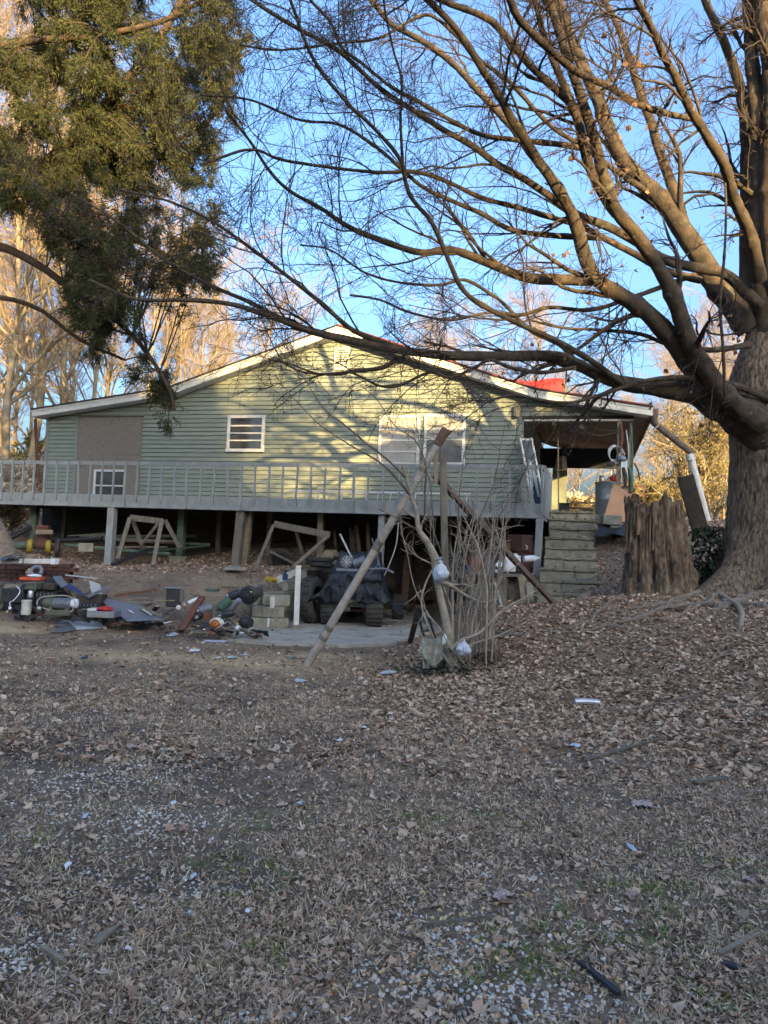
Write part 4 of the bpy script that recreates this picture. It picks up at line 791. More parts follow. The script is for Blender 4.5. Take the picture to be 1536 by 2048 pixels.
def needles(P, per, lo, hi, wk, spread, name, mat, parent, droop=.55):
    N_, K_ = P.shape[:2]; m_ = N_ * per; par = np.repeat(np.arange(N_), per); t = rng.uniform(.15, 1, m_) * (K_ - 1.01); i = t.astype(int); fr = (t - i)[:, None]
    b = P[par, i] * (1 - fr) + P[par, i + 1] * fr; tan = nrm(P[par, -1] - P[par, 0]); d = nrm(tan * .8 + rng.normal(size=(m_, 3)) * .55 + [0, 0, -droop * .5]); L_ = rng.uniform(lo, hi, m_)[:, None]
    s = nrm(np.cross(d, rng.normal(size=(m_, 3)))) * L_ * wk; b = b + rng.normal(size=(m_, 3)) * spread
    v = np.stack([b - s * .5, b + s * .5, b + d * L_ * .6 + s * .6 + [0, 0, -.01], b + d * L_, b + d * L_ * .55 - s * .6], 1).reshape(-1, 3)
    f = (np.arange(m_)[:, None] * 5 + np.arange(5)[None]).ravel()
    return tag(link(mesh_np(name, v, f, np.full(m_, 5)), name, mat, parent), kind='stuff')
needles(tw, 46, .03, .095, .10, .035, 'foliage', M['cedar'], ced)

# ---- bare background trees: three shapes, then copies
def bare_tree(hh, nl, seed, fork=0, S1=8):
    P = [np.array([0, 0, 0.])]; d = np.array([0, 0, 1.])
    for k in range(1, 14): d = nrm(d + rng.normal(size=3) * .07 + [0, 0, .05]); P.append(P[-1] + d * hh / 13)
    P = catmull(np.array(P), 16)[None]; Rr = (np.linspace(.0085, .0013, 16) * hh)[None]
    a1, q1 = grow(P, Rr, nl, hh * .42, 12, .5, .62, .009, wig=.09, up=.25, t0=.2, lvar=.3)
    a2, q2 = grow(np.concatenate([a1, ]), q1, 7, hh * .17, 8, .55, .55, .0062, wig=.13, up=.12, t0=.15)
    a3, q3 = grow(a2, q2, 6, hh * .075, 6, .6, .6, .0048, wig=.18, up=.08, t0=.15)
    a4, q4 = grow(a3, q3, 5, hh * .035, 4, .6, .7, .004, wig=.22, up=.05, t0=.15)
    v1, f1 = join_np([tubes(P, Rr, 9), tubes(a1, q1, 7)]); v2, f2 = join_np([tubes(a2, q2, 4), tubes(a3, q3, 3), tubes(a4, q4, 3)])
    return mesh_np('trunk', v1, f1.ravel(), np.full(len(f1), 4), True), mesh_np('crown', v2, f2.ravel(), np.full(len(f2), 4), True)
TPL = [bare_tree(14, 15, 1), bare_tree(14, 19, 2), bare_tree(14, 13, 3)]
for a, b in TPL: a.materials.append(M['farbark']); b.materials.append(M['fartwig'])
def put_tree(k, px, Y_, h_, label, group='bare trees behind the house', name='bare_tree', xy=None, lean=0):
    if xy is None: p = W(px, 1000, Y_); xy = (p[0], Y_)
    r = T(name, label, 'tree', (xy[0], xy[1], tz(min(max(xy[0], -60), 60), min(xy[1], 90)) - .15), group); r.rotation_euler = (random.uniform(-.06, .06), lean, random.uniform(0, 6.28)); r.scale = (h_ / 14,) * 3
    for me_, nm in zip(TPL[k], ('trunk', 'crown')):
        c = bpy.data.objects.new(nm, me_); C.objects.link(c); c.parent = r
        if nm == 'crown': c['kind'] = 'stuff'
    return r
FT = [(0, 10, 25, 17, 'pale sunlit bare tree at the left edge behind the railing'), (1, 48, 28, 19, 'golden bare tree with forked trunk beyond the left end of the deck'), (2, 100, 26, 16, 'stout sunlit bare trunk just left of the rusty eave post'),
      (0, 150, 30, 15, 'tall bare tree rising over the left eave corner'), (1, 205, 27, 12, 'bare tree with leaning trunk above the boarded opening'), (2, 270, 31, 12, 'bare tree partly hidden by the dark cedar'), (0, 350, 31, 10.5, 'bare tree above the roof bend, behind the cedar tip'),
      (1, 420, 34, 11.5, 'large golden crowned bare tree between cedar and gable'), (2, 500, 37, 12, 'bare tree whose fine crown fades into the blue sky left of the gable'), (0, 570, 40, 11, 'lower bare crown just left of the roof peak'),
      (1, -60, 30, 20, 'bare tree leaning in from beyond the left edge'), (2, 300, 40, 13.5, 'far bare tree showing through the cedar gaps'), (1, 800, 50, 12.5, 'pinkish bare crown behind the roof ridge'), (0, 880, 48, 13, 'bare crown right of the roof peak behind the long limb'),
      (2, 960, 52, 13.5, 'hazy bare crown above the right roof slope'), (1, 1040, 46, 13, 'small bare crown left of the red tarp'), (0, 1150, 44, 9, 'thin forked bare tree seen under the porch roof'), (2, 1210, 52, 10, 'spindly bare tree seen beside the porch clutter'),
      (1, 1300, 50, 12, 'bare tree behind the brown downspout'), (0, 1360, 42, 10, 'sunlit bare tree between downspout and maple trunk'), (2, 1430, 55, 14, 'bare tree close beside the maple trunk'), (1, 1500, 40, 12, 'bare tree hidden mostly by the maple trunk'), (0, 1120, 60, 13, 'distant bare tree beyond the porch opening')]
for q_, (px, Y_, h_, lb) in enumerate([(-20, 36, 15, 'slim bare tree leftmost behind the railing'), (75, 40, 14, 'slim bare tree between the golden fork and the stout trunk'), (128, 35, 12, 'short bare tree above the rusty post'), (180, 42, 15, 'slim pale tree above the boarded opening'), (235, 38, 13, 'slim bare tree just left of the cedar tip'),
    (310, 44, 13, 'slim tree behind the hanging cedar tip'), (390, 42, 12, 'slim tree above the roof bend'), (30, 48, 16, 'far slim tree low at the left edge'), (455, 44, 11.5, 'slim tree left of the gable slope'), (1330, 34, 7, 'small bare tree right behind the stump'), (1400, 36, 8, 'small golden bare tree in the downspout gap'), (1450, 32, 7, 'small bare tree touching the maple trunk outline')]): FT.append((q_ % 3, px, Y_, h_, lb))
for k, px, Y_, h_, lb in FT: put_tree(k, px, Y_, h_, lb)
# ---- unseen trees added behind the camera to block and dapple the low sun
def conifer_mesh(hh, n=8500):
    u = rng.random(n) ** .8; z = .06 * hh + u * .94 * hh; rad = (1 - u) * .2 * hh * rng.uniform(.35, 1, n) * (.75 + .4 * np.sin(z * 5)); a = rng.uniform(0, 6.28, n)
    b = np.stack([np.cos(a) * rad, np.sin(a) * rad, z], -1); d = nrm(np.stack([np.cos(a), np.sin(a), np.full(n, -.35)], -1) + rng.normal(size=(n, 3)) * .3); s = nrm(np.cross(d, rng.normal(size=(n, 3)))) * .13
    L_ = rng.uniform(.35, .7, n)[:, None]; v = np.stack([b - s, b + s, b + d * L_ + s * .6, b + d * L_ * 1.3, b + d * L_ - s * .6], 1).reshape(-1, 3)
    return mesh_np('crown', v, np.arange(n * 5), np.full(n, 5))
CM = [conifer_mesh(13), conifer_mesh(15)]
for a in CM: a.materials.append(M['ever'])
ctm = MB().tube([(0, 0, 0), (0, 0, 6), (0, 0, 12)], [.2, .13, .03], 8); ct_me = bpy.data.meshes.new('trunk'); ct_me.from_pydata(ctm.v, [], ctm.f); ct_me.materials.append(M['cedarbark'])
sx, sy = math.sin(SUN_AZ), math.cos(SUN_AZ); cx, cy = 1 + sx * 42, 15 + sy * 42
for i in range(58):
    u = (i - 10.5) * 2.5 if i < 22 else (i - 39.5) * 1.45; j = random.uniform(-2.5, 2.5) if i < 22 else random.uniform(-9, -6); x, y = cx + sy * -u + sx * j, cy + sx * u + sy * j
    r = T('unseen_conifer', 'tall dense conifer added behind the camera to block the low sun' if i < 22 else 'shorter conifer added in an inner row to block the low sun', 'tree', (x, y, tz(max(min(x, 50), -50), max(y, -45))), 'conifers added to block the low sun'); s = [.80, .90, .74, .95, .82, .72, .92, .84][i % 8] * (1 if i < 22 else .86) * (1.22 if u < -3.2 and abs(u) < 16 else 1); r.scale = (1.1 * s * (1 if i < 22 else 2.7), 1.1 * s * (1 if i < 22 else 2.7), s); r.rotation_euler = (0, 0, i * 1.3)
    for me_, nm in ((CM[i % 2], 'crown'), (ct_me, 'trunk')):
        c = bpy.data.objects.new(nm, me_); C.objects.link(c); c.parent = r
        if nm == 'crown': c['kind'] = 'stuff'
for i in range(6):  # bare trees added out of view to break the sun into dapples
    u = (i - 2.5) * 6.5; x, y = cx + sy * -u - sx * 6, cy + sx * u - sy * 6; put_tree(i % 3, 0, 0, 15, 'bare tree added out of view to dapple the sunlight', 'bare trees added behind the camera', xy=(x, y))

# ---- shrubs and brush
def bush(name, label, px, py, Y_, rx, ry, rz, n, mat, lo, hi, wk=.5, g=None, cat='bush', stems=8, sm='shrubbark'):
    c = W(px, py, Y_); gz = tz(c[0], c[1]); r = T(name, label, cat, (c[0], c[1], gz), g)
    P = np.array([catmull([(c[0] + random.uniform(-.2, .2) * rx, c[1] + random.uniform(-.2, .2) * ry, gz - .1), (c[0] + random.uniform(-.5, .5) * rx, c[1] + random.uniform(-.4, .4) * ry, gz + rz * .9), (c[0] + random.uniform(-.9, .9) * rx, c[1] + random.uniform(-.8, .8) * ry, gz + rz * random.uniform(1.3, 2))], 8) for _ in range(stems)])
    Rr = np.tile(np.linspace(.03, .008, 8), (stems, 1)) * rz / 1.2; a, q_ = grow(P, Rr, 12, rz * .6, 5, .7, .5, .004, wig=.2, up=.1, t0=.1); a2_, q2_ = grow(a, q_, 6, rz * .25, 4, .7, .6, .003, wig=.25)
    v, f = join_np([tubes(P, Rr, 5), tubes(a, q_, 3), tubes(a2_, q2_, 3)]); tag(link(mesh_np('stems', v, f.ravel(), np.full(len(f), 4), True), 'stems', M[sm], r), kind='stuff')
    if n: needles(a2_, max(1, n // len(a2_)), lo, hi, wk, .05, 'foliage', mat, r, .1)
    return r
bush('evergreen_bush', 'olive green evergreen thicket lit gold beside the maple trunk', 1400, 950, 24, 2.0, 1.5, 1.9, 26000, M['ever'], .03, .08, .35, stems=26)
bush('evergreen_bush', 'yellowish evergreen bush right behind the rotten stump', 1330, 960, 30, 3, 1.5, 1.1, 20000, M['ever'], .04, .1, .35, stems=24)
bush('evergreen_bush', 'low sunlit evergreen bush left of the steel drum', 1195, 985, 34, 3.2, 1.5, .9, 12000, M['ever'], .05, .12, .35, stems=14)
bush('evergreen_bush', 'golden bush seen through the porch beside the railing', 1135, 990, 36, 3, 1.5, .9, 7000, M['straw'], .1, .25, .25, stems=20)
bush('evergreen_bush', 'bright bush at the foot of the far downspout pipe', 1270, 1000, 28, 1.5, 1.2, .7, 9000, M['ever'], .04, .10, .35, stems=10)
bush('brush_thicket', 'tangled tan brush beyond the left end of the deck', 40, 1040, 24, 1.6, 1.2, 1.0, 3500, M['straw'], .1, .25, .15, stems=34)
bush('brush_thicket', 'brown brush below the left deck corner', 10, 1060, 20, .8, .8, .7, 2500, M['straw'], .1, .22, .15, stems=24)
bush('evergreen_bush', 'dark evergreen shrub at the left edge behind bare trunks', 25, 930, 32, 2.5, 1.5, 1.6, 14000, M['ever'], .1, .2, .35, stems=16)
for i, (px, Y_) in enumerate(((-200, 75), (120, 80), (420, 78), (900, 85), (1180, 75), (1420, 78), (1750, 75))):
    bush('far_thicket', ('far brushy thicket on the skyline ' + ('beyond the left edge', 'behind the left trunks', 'behind the cedar', 'behind the roof', 'under the porch beam', 'beside the maple', 'beyond the right edge')[i]), px, 1000, Y_, 9, 3, 2.2, 5000, M['ever'], .3, .7, .35, stems=40)

# ---- rotten stump
sb = G(1335, 1188); sb[2] = tz(sb[0], sb[1]); stp = T('rotten_stump', 'tall ragged rotten stump with deep vertical splits beside the maple', 'stump', sb)
n1, n2 = 220, 90; q = 2 * np.pi * np.arange(n1) / n1; V = np.empty((n2, n1, 3)); kx = 11.5 / F_PX
qs = q + .22 * np.sin(q * 3 + .7) + .13 * np.sin(q * 7 + 2) + .06 * np.sin(q * 17); RG = lambda u: vn(qs / 6.283 * 17 + 1.2 * (vn(q * 2, q * 0 + u * 3, 1) - .5), q * 0 + u * 2.6, 1) * .5 + vn(qs / 6.283 * 47 + .8 * vn(q * 3, q * 0 + u * 7, 1), q * 0 + 5 + u * 7, 1) * .5
deep = (np.exp(-((q - 4.25) / .07) ** 2) + .8 * np.exp(-((q - 4.75) / .05) ** 2) + .7 * np.exp(-((q - 5.2) / .045) ** 2) + .7 * np.exp(-((q - 3.8) / .05) ** 2))
topz = 1.42 + .10 * (vn(q / 6.283 * 30, q * 0 + 3, 1) - .5) * 2 + .12 * (vn(q / 6.283 * 9, q * 0 + 8, 1) - .5) * 2 + .05 * np.cos(q - 3.6) - .10 * deep
for i in range(n2):
    u = i / (n2 - 1); cxp = np.interp(u, [0, .3, 1], [1338, 1335, 1322]); hw = np.interp(u, [0, .12, .35, .7, 1], [96, 86, 76, 68, 64]) * kx
    rr_ = hw * (1 - .085 * (1 - RG(u)) - .07 * vn(q * 5, q * 0 + u * 7, 1) - .05 * vn(q * 8 + 3, q * 0 + u * 26, 1) - .24 * deep * np.interp(u, [0, .3, 1], [.3, 1, .8]) + .035 * (vn(q * 5, q * 0 + u * 14, 1) - .5) * 2 + (.10 * (1 - u) ** 3) * np.cos(q * 5 + .6))
    xx = W(cxp, 1100, sb[1])[0]; V[i] = np.stack([xx + np.cos(q) * rr_, sb[1] + .35 + np.sin(q) * rr_ * .8, sb[2] - .12 + u * (topz + .12)], -1)
V[-1] = V[-1] * 1.0
ii = np.arange(n2 * n1).reshape(n2, n1); fq = np.stack([ii[:-1], np.roll(ii, -1, 1)[:-1], np.roll(ii, -1, 1)[1:], ii[1:]], -1).reshape(-1, 4)
ce = V[-1].mean(0) - [0, 0, .45]; vv = np.vstack([V.reshape(-1, 3), V[-1] * .82 + ce * .18 - [0, 0, .05], [ce]]); o_ = n2 * n1
f2 = np.array([(ii[-1, j], ii[-1, (j + 1) % n1], o_ + (j + 1) % n1, o_ + j) for j in range(n1)]); f3 = [(o_ + j, o_ + (j + 1) % n1, o_ + n1) for j in range(n1)]
flat = np.concatenate([fq.ravel(), f2.ravel(), np.array(f3).ravel()]); per = np.concatenate([np.full(len(fq) + n1, 4), np.full(n1, 3)])
link(mesh_np('trunk', vv, flat, per, True), 'trunk', M['stump'], stp)
for i in range(26):
    a = 3.3 + i / 26 * 2.7; rad_ = 58 * kx * random.uniform(.9, 1.0); b = np.array([ce[0] + math.cos(a) * rad_, sb[1] + .35 + math.sin(a) * rad_ * .8, sb[2] + 1.2 + random.uniform(-.5, 0)])
    m = MB(); w_ = random.uniform(.012, .03); hgt = random.uniform(.2, .5); m.prism([b + [-w_, 0, -hgt], b + [w_, 0, -hgt * .9], b + [w_ * .6, 0, random.uniform(.1, .25)], b + [-w_ * .3, 0, random.uniform(.12, .32)]], (math.cos(a) * .03, math.sin(a) * .03, 0)); m.build('bark_slab', M['stump'], stp)
# dark board and pipe behind the stump
m = MB(); m.beam(W(1405, 1075, 14.5), W(1370, 952, 14.6), .30, .06, up=(0, 1, 0)); tag(m.build('leaning_plank', M['darkwood']), 'wide dark plank leaning upright behind the stump', 'plank')
# ivy between stump and maple
ib = W(1425, 1115, 12.6); ib[2] = tz(ib[0], ib[1]); iv = T('ivy_clump', 'dark glossy ivy filling the gap between stump and maple', 'ivy', ib); n = 650
p = np.stack([rng.normal(ib[0], .20, n), rng.normal(ib[1], .25, n), ib[2] + rng.random(n) ** 1.2 * .95], -1)
tag(place_mesh(leaf_v, leaf_f, p, rng.uniform(0, 6.28, n), rng.normal(size=(n, 2)) * .5 + [.9, 0], rng.uniform(.05, .10, n), 'foliage', M['ivy'], iv), kind='stuff')
# surface roots and fallen branches around the maple
def stick(name, label, cat, pts, r0_, r1_, mat='root', n=10, sides=6, jit=.012, group=None, parent=None):
    P = [G(a, b) for a, b in pts]; P = [p + [0, 0, r0_ * .6] for p in P]; Q = catmull(P, n); Q = Q + rng.normal(size=Q.shape) * jit; Q[:, 2] = np.maximum(Q[:, 2], [tz(q_[0], q_[1]) + r0_ * .2 for q_ in Q])
    m = MB(); m.tube(Q, list(np.linspace(r0_, r1_, n)), sides)
    return tag(m.build(name, M[mat], parent, smooth=True), label, cat, group)
roots = [([(1420, 1185), (1360, 1200), (1300, 1230), (1240, 1250)], .05, .02), ([(1440, 1190), (1400, 1215), (1330, 1245), (1305, 1240)], .045, .015), ([(1500, 1200), (1440, 1215), (1380, 1212), (1330, 1222), (1250, 1238)], .05, .015), ([(1530, 1215), (1470, 1212), (1420, 1225)], .05, .03),
         ([(1250, 1190), (1210, 1215), (1170, 1250), (1120, 1262)], .04, .02), ([(1300, 1240), (1250, 1245), (1190, 1262), (1130, 1268)], .03, .012), ([(1536, 1190), (1480, 1200), (1440, 1212)], .05, .03), ([(1360, 1208), (1310, 1212), (1260, 1222)], .04, .02)]
for pts, a, b in roots: stick('root', None, None, pts, a, b, n=14, jit=.015, parent=maple)
stick('fallen_branch', 'lichen grey fallen branch lying below the maple trunk', 'branch', [(1422, 1160), (1430, 1185), (1460, 1205), (1480, 1225), (1482, 1262)], .055, .03, 'shrubbark', 14, 8)
stick('fallen_branch', 'thin curved branch hooked over the leaf slope at right', 'branch', [(1482, 1262), (1462, 1275), (1458, 1300), (1470, 1312)], .012, .008, 'root')
stick('short_log', 'short sawn grey log on the leaves right of the steps', 'log', [(1158, 1205), (1185, 1190)], .065, .06, 'root', 5, 10, .003)
stick('short_log', 'small dark log end lying above the sawn log', 'log', [(1175, 1175), (1190, 1162)], .06, .06, 'oldwood', 5, 10, .003)
stick('fallen_branch', 'long thin pole of wood rising from leaves towards the steps', 'branch', [(1110, 1210), (1150, 1185), (1210, 1130)], .014, .008, 'root')
for i, (pts, lb) in enumerate([([(985, 1265), (1040, 1272), (1085, 1262), (1110, 1268)], 'pale crooked branch on the leaves right of the shrub'), ([(860, 1405), (920, 1402), (985, 1418)], 'thin pale branch on the dirt below the shrub'),
      ([(1195, 1250), (1260, 1258), (1320, 1255)], 'slim stick across the leaves below the roots'), ([(1430, 1415), (1490, 1410)], 'pale stick among the yellow gravel at right'), ([(1460, 1615), (1480, 1590), (1536, 1585)], 'forked bleached stick at the right edge'),
      ([(330, 1375), (380, 1392), (430, 1395)], 'dark peeled branch on the dirt in front of the slab'), ([(340, 1382), (390, 1378), (400, 1372)], 'shorter branch crossing the dark peeled branch'), ([(0, 1455), (30, 1452), (60, 1446)], 'straight stick near the left edge on the dirt'),
      ([(140, 1414), (190, 1412)], 'short dark stick on bare dirt at left'), ([(290, 1898), (340, 1896), (345, 1912)], 'grey hooked twig in the near left grass'), ([(0, 1761), (50, 1759)], 'pale twig poking in from the lower left edge'),
      ([(1310, 1408), (1270, 1420), (1180, 1425)], 'long twig under the leaves near the yellow gravel'), ([(180, 2015), (260, 2010)], 'curved grey twig at the bottom left'), ([(700, 1490), (740, 1498), (760, 1520)], 'small bent twig in the middle of the yard'), ([(1400, 1330), (1470, 1310), (1500, 1325)], 'bent stick on the leaf drift at right'), ([(1190, 1510), (1230, 1530), (1290, 1540)], 'bark covered stick at the gravel edge'), ([(470, 1625), (500, 1612), (530, 1608)], 'twig lying by the small gravel patch')]):
    d_ = G(*pts[0])[1]; stick('stick', lb, 'stick', pts, .0022 * d_, .0012 * d_, 'root', 8, 5, .006, 'sticks lying on the yard')
# ================================================================ THINGS AROUND THE HOUSE
def one(m, name, mat, label, cat, group=None, **k): return tag(m.build(name, M[mat], **k), label, cat, group)
def part(m, name, mat, par, **k): return m.build(name, M[mat], par, **k)
X0, Z0 = np.array([1., 0, 0]), np.array([0, 0, 1.])
# ---- gin pole: long pole, post and two props
pp = T('leaning_pole', 'long pale pipe pole leaning to a blackened top above the shrub', 'pole', G(613, 1332))
A, B = G(613, 1332), W(893, 858, 9.4); d = (B - A) / np.linalg.norm(B - A)
part(MB().tube([A - d * .05, A + (B - A) * .5, A + (B - A) * .93], [.052, .050, .047], 14), 'pole', 'oldpipe', pp, smooth=True)
part(MB().tube([A + (B - A) * .935, B], [.058, .062], 12), 'charred_sleeve', 'brownwood', pp, smooth=True)
for u in (.12, .16, .5, .52, .83): part(MB().lathe(A + (B - A) * u, [(.054, -.03), (.057, 0), (.054, .03)], 12, d), 'tape_band', 'oldwood', pp)
m = MB(); [m.lathe(A + (B - A) * (.72 + i * .008), [(.054, -.008), (.060, 0), (.054, .008)], 10, d + np.array([0, .1, .12 * (-1) ** i])) for i in range(9)]; part(m, 'wire_wrap', 'rope', pp)
g0 = G(893, 1325); po = T('prop_post', 'grey weathered post standing behind the shrub under the pole top', 'post', g0)
part(MB().beam(g0, W(886, 905, 9.55), .085, .07, up=(0, 1, 0)), 'post', 'oldwood', po, bev=.006)
part(MB().beam(W(872, 965, 9.47), W(871, 906, 9.47), .05, .04, up=(0, 1, 0)), 'cleat', 'palewood', po, bev=.004)
a, b = W(868, 948, 9.5), G(1108, 1206)
pr = T('brace_beam', 'dark square brace slanting from the post down to the leaves', 'beam', b)
part(MB().beam(b, a, .075, .075), 'beam', 'dullbrown', pr, bev=.006)
part(MB().tube([a + (b - a) * .12 + [0, -.05, .03], a + (b - a) * .2 + [0, -.05, .05], a + (b - a) * .26 + [.02, -.05, -.03]], .006, 5), 'tie_wire', 'rope', pr)

# ---- ladder lying on the deck behind the balusters
ld = T('aluminium_ladder', 'aluminium ladder lying on its side along the deck by the wall', 'ladder', HP(720, 1000, .9))
s0, z1 = hp(576, 981, .9); s1, _ = hp(940, 990, .9); z0 = z1 - .34
for zz in (z1, z0): part(MB().hbox(s0, s1, .88, .91, zz - .02, zz + .02), 'side_rail', 'alu', ld)
k = s0 + .15
while k < s1: part(MB().tube([H(k, .895, z0), H(k + .04, .895, z1)], .014, 6), 'rung', 'alu', ld); k += .30
# ---- red tarp over a rear dormer behind the roof
s0 = hp(985, 760, -3.5)[0]; s1 = hp(1126, 760, -3.5)[0]; zt = hp(1050, 752, -3.5)[1]
tr = T('tarped_dormer', 'bright red tarp stretched over a box on the back of the roof', 'tarp', H(s0, -3.5, zt - 1))
def ft(u, v):
    s = s0 + (s1 - s0) * u; zz = (zt - .9) + .9 * v; return H(s, -3.5 + .08 * math.sin(u * 14 + v * 3) * (1 - v) - .5 * v, zz + .04 * math.sin(u * 9))
part(MB().sheet(ft, 30, 10), 'tarp', 'tarpred', tr, smooth=True)
part(MB().hbox(s0 + .05, s1 - .05, -6, -4.05, zt - 1.2, zt - .03), 'frame_box', 'tarpred', tr)
part(MB().hbox(s1, s1 + .08, -6, -3.9, zt - 1.2, zt - .02), 'edge_board', 'oldwood', tr)
# ---- porch: post with clutter, drum, panel, bench etc.
pb = HP(1242, 1035, -.3); zt = zh - .03; pcx = hp(1238, 900, .0)[0]
bp_ = T('porch_post', 'porch post hung with coils, lamps and tools', 'post', H(pcx, 0, PZ))
part(MB().hbox(pcx - .05, pcx + .05, -.05, .05, PZ - .02, zh - .036), 'post', 'palewood', bp_)
part(MB().hbox(pcx + .22, pcx + .29, -.09, -.02, PZ - .02, zh - .036), 'post', 'oldwood', bp_)
def at(px, py, t=.08): s, z = hp(px, py, t); return H(s, t, z)
for i in range(4):
    c = at(1228 + i * 2, 905 + i * 1.5, .1 + .012 * i); m = MB(); m.tube([c + HU * math.cos(q) * (.13 + .01 * i) + np.array([0, 0, math.sin(q) * (.17 + .008 * i)]) for q in np.linspace(0, 6.2, 22)], .007, 5)
    tag(m.build('cable_coil', M['plastic']), ('outermost', 'second', 'third', 'innermost')[i] + ' loop of white cable hanging on the porch post', 'cable', 'white cable loops on the porch post')
tl = T('flood_lamp', 'grey bowl lamp fixed on the porch post at coil height', 'lamp', at(1245, 920)); c = at(1243, 918, .14)
part(MB().lathe(c, [(.03, .08), (.09, .05), (.12, -.02), (.10, -.05), (.02, -.06)], 14), 'bowl', 'greysteel', tl); part(MB().tube([c, c - HN * .14], .015, 6), 'arm', 'black', tl)
tl = T('spot_lamp', 'small black box lamp sticking out left of the porch post', 'lamp', at(1222, 928)); c = at(1222, 928, .15)
part(MB().frame(c, HU * .08, HN * .05, (0, 0, .055)), 'housing', 'black', tl, bev=.008); part(MB().tube([c, at(1242, 930, .05)], .012, 6), 'arm', 'black', tl); part(MB().tube([c + [0, 0, -.05], at(1231, 952, .15), at(1233, 965, .1)], .008, 5), 'cord', 'black', tl)
for i, (a, b, mt, r_, lb) in enumerate([((1242, 848), (1240, 905), 'rust', .035, 'rusty pipe length strapped high on the porch post'), ((1260, 845), (1264, 960), 'green', .022, 'dark green rod hanging right of the porch post'), ((1252, 860), (1256, 940), 'steel', .018, 'bright metal rod between the porch posts'),
                              ((1268, 925), (1280, 962), 'black', .02, 'black hose curling at the right of the porch post'), ((1246, 935), (1250, 975), 'darkwood', .05, 'dark tool bag hanging low on the porch post'), ((1258, 935), (1262, 985), 'green', .05, 'green cloth bundle hanging at the foot of the posts'), ((1235, 870), (1232, 900), 'olive', .03, 'olive bracket on the left face of the porch post'), ((1270, 955), (1282, 945), 'palewood', .02, 'pale stick handle poking out right of the post')]):
    p, q_ = at(*a, .12), at(*b, .12); mid = (p + q_) / 2 + HU * .03; one(MB().tube(catmull([p, mid, q_], 6), [r_ * .8, r_, r_ * 1.1, r_, r_ * .9, r_ * .7], 8), 'hanging_tool', mt, lb, 'tool', 'clutter hanging on the porch post', smooth=True)
dc = HP(1215, 1028, -.9); dz = PZ - .02; rD = .30; dr = T('steel_drum', 'tall shiny stainless steel drum on the porch', 'drum', (dc[0], dc[1], dz)); c = np.array([dc[0], dc[1], dz]); hD = W(1215, 968, dc[1])[2] - dz
part(MB().lathe(c, [(rD * .97, 0), (rD, .02), (rD, hD * .5), (rD * 1.01, hD * .52), (rD, hD * .54), (rD, hD - .03), (rD * 1.02, hD - .01), (rD * 1.02, hD)], 36), 'barrel', 'steel', dr, smooth=True)
part(MB().lathe(c, [(rD * 1.06, hD - .0), (rD * 1.06, hD + .03), (rD * .8, hD + .045), (.01, hD + .05)], 36), 'lid', 'greysteel', dr, smooth=True)
one(MB().lathe(c + [-.16, 0, hD + .05], [(.06, 0), (.065, .02), (.06, .10), (.07, .14), (.05, .15)], 12), 'metal_mug', 'steel', 'small grey metal canister standing on the drum lid', 'canister')
jb = c + [.14, -.05, hD + .05]; jg = T('fuel_jug', 'dusty red fuel jug on the drum lid', 'jug', jb)
part(MB().blob(jb + [0, 0, .08], (.13, .08, .08), 2, .15, 4), 'body', 'red', jg, smooth=True); part(MB().tube([jb + [-.08, 0, .12], jb + [-.03, 0, .19], jb + [.06, 0, .17]], .018, 7), 'handle', 'red', jg, smooth=True)
one(MB().blob(c + [.36, -.1, hD + .1], (.06, .05, .14), 2, .3, 8), 'spray_bottle', 'plastic', 'pale bottle wedged between the drum and the post', 'bottle', smooth=True)
pl_ = [at(1222, 968, .35), at(1262, 975, .35), at(1262, 1060, .5), at(1205, 1050, .5)]
one(MB().prism([HP(1228, 970, .05), HP(1264, 974, .05), HP(1262, 1046, .35), HP(1206, 1040, .35)], HN * -.05), 'tan_sheet', 'tanslab', 'tan orange panel leaning against the porch edge, striped by branch shadows', 'panel')
bn = T('iron_bench', 'black iron bench with a wheel shaped back at the porch rear', 'bench', H(sR + 1.4, -5.2, PZ)); bz = PZ - .02
for k in range(5): part(MB().hbox(sR + .9, sR + 2.9, -5.4 + k * .1, -5.33 + k * .1, bz + .42, bz + .45), 'seat_slat', 'black', bn)
for s_ in (sR + 1.0, sR + 2.8): part(MB().beam(H(s_, -5.35, bz), H(s_, -5.35, bz + .75), .05, .05), 'leg', 'black', bn); part(MB().beam(H(s_, -4.95, bz), H(s_, -4.95, bz + .45), .05, .05), 'leg', 'black', bn)
part(MB().beam(H(sR + 1.0, -5.38, bz + .62), H(sR + 2.8, -5.38, bz + .62), .04, .07), 'back_rail', 'black', bn)
for s_ in (sR + 1.35, sR + 2.35): c2 = H(s_, -5.3, bz + .45); part(MB().tube([c2 + HU * math.cos(q) * .26 + np.array([0, 0, math.sin(q) * .26]) for q in np.linspace(0, 6.283, 20)], .018, 6, False), 'wheel_ring', 'rust', bn)
for i, (ds, hh, ww, mt, lb) in enumerate([(.25, .5, .3, 'black', 'black crate stacked at the left porch rear'), (.75, .3, .25, 'darkwood', 'dark low box under the iron bench'), (1.5, .26, .4, 'black', 'black battery box on the porch floor'), (2.2, .3, .3, 'blue', 'blue bin beside the steel drum'), (1.1, .2, .25, 'greysteel', 'grey case on the porch floor below the bench')]):
    s_ = sR + .5 + ds; m = MB(); m.hbox(s_, s_ + ww, -4.6, -4.3, bz, bz + hh); o = T('storage_box', lb, 'box', H(s_, -4.5, bz), 'boxes on the porch floor'); part(m, 'body', mt, o, bev=.02); part(MB().hbox(s_ - .01, s_ + ww + .01, -4.61, -4.29, bz + hh + .002, bz + hh + .03), 'lid', mt, o, bev=.008)
fr_ = T('pipe_stand', 'rusty square tube frame standing left of the drum', 'frame', H(sR + 2.6, -3.4, bz))
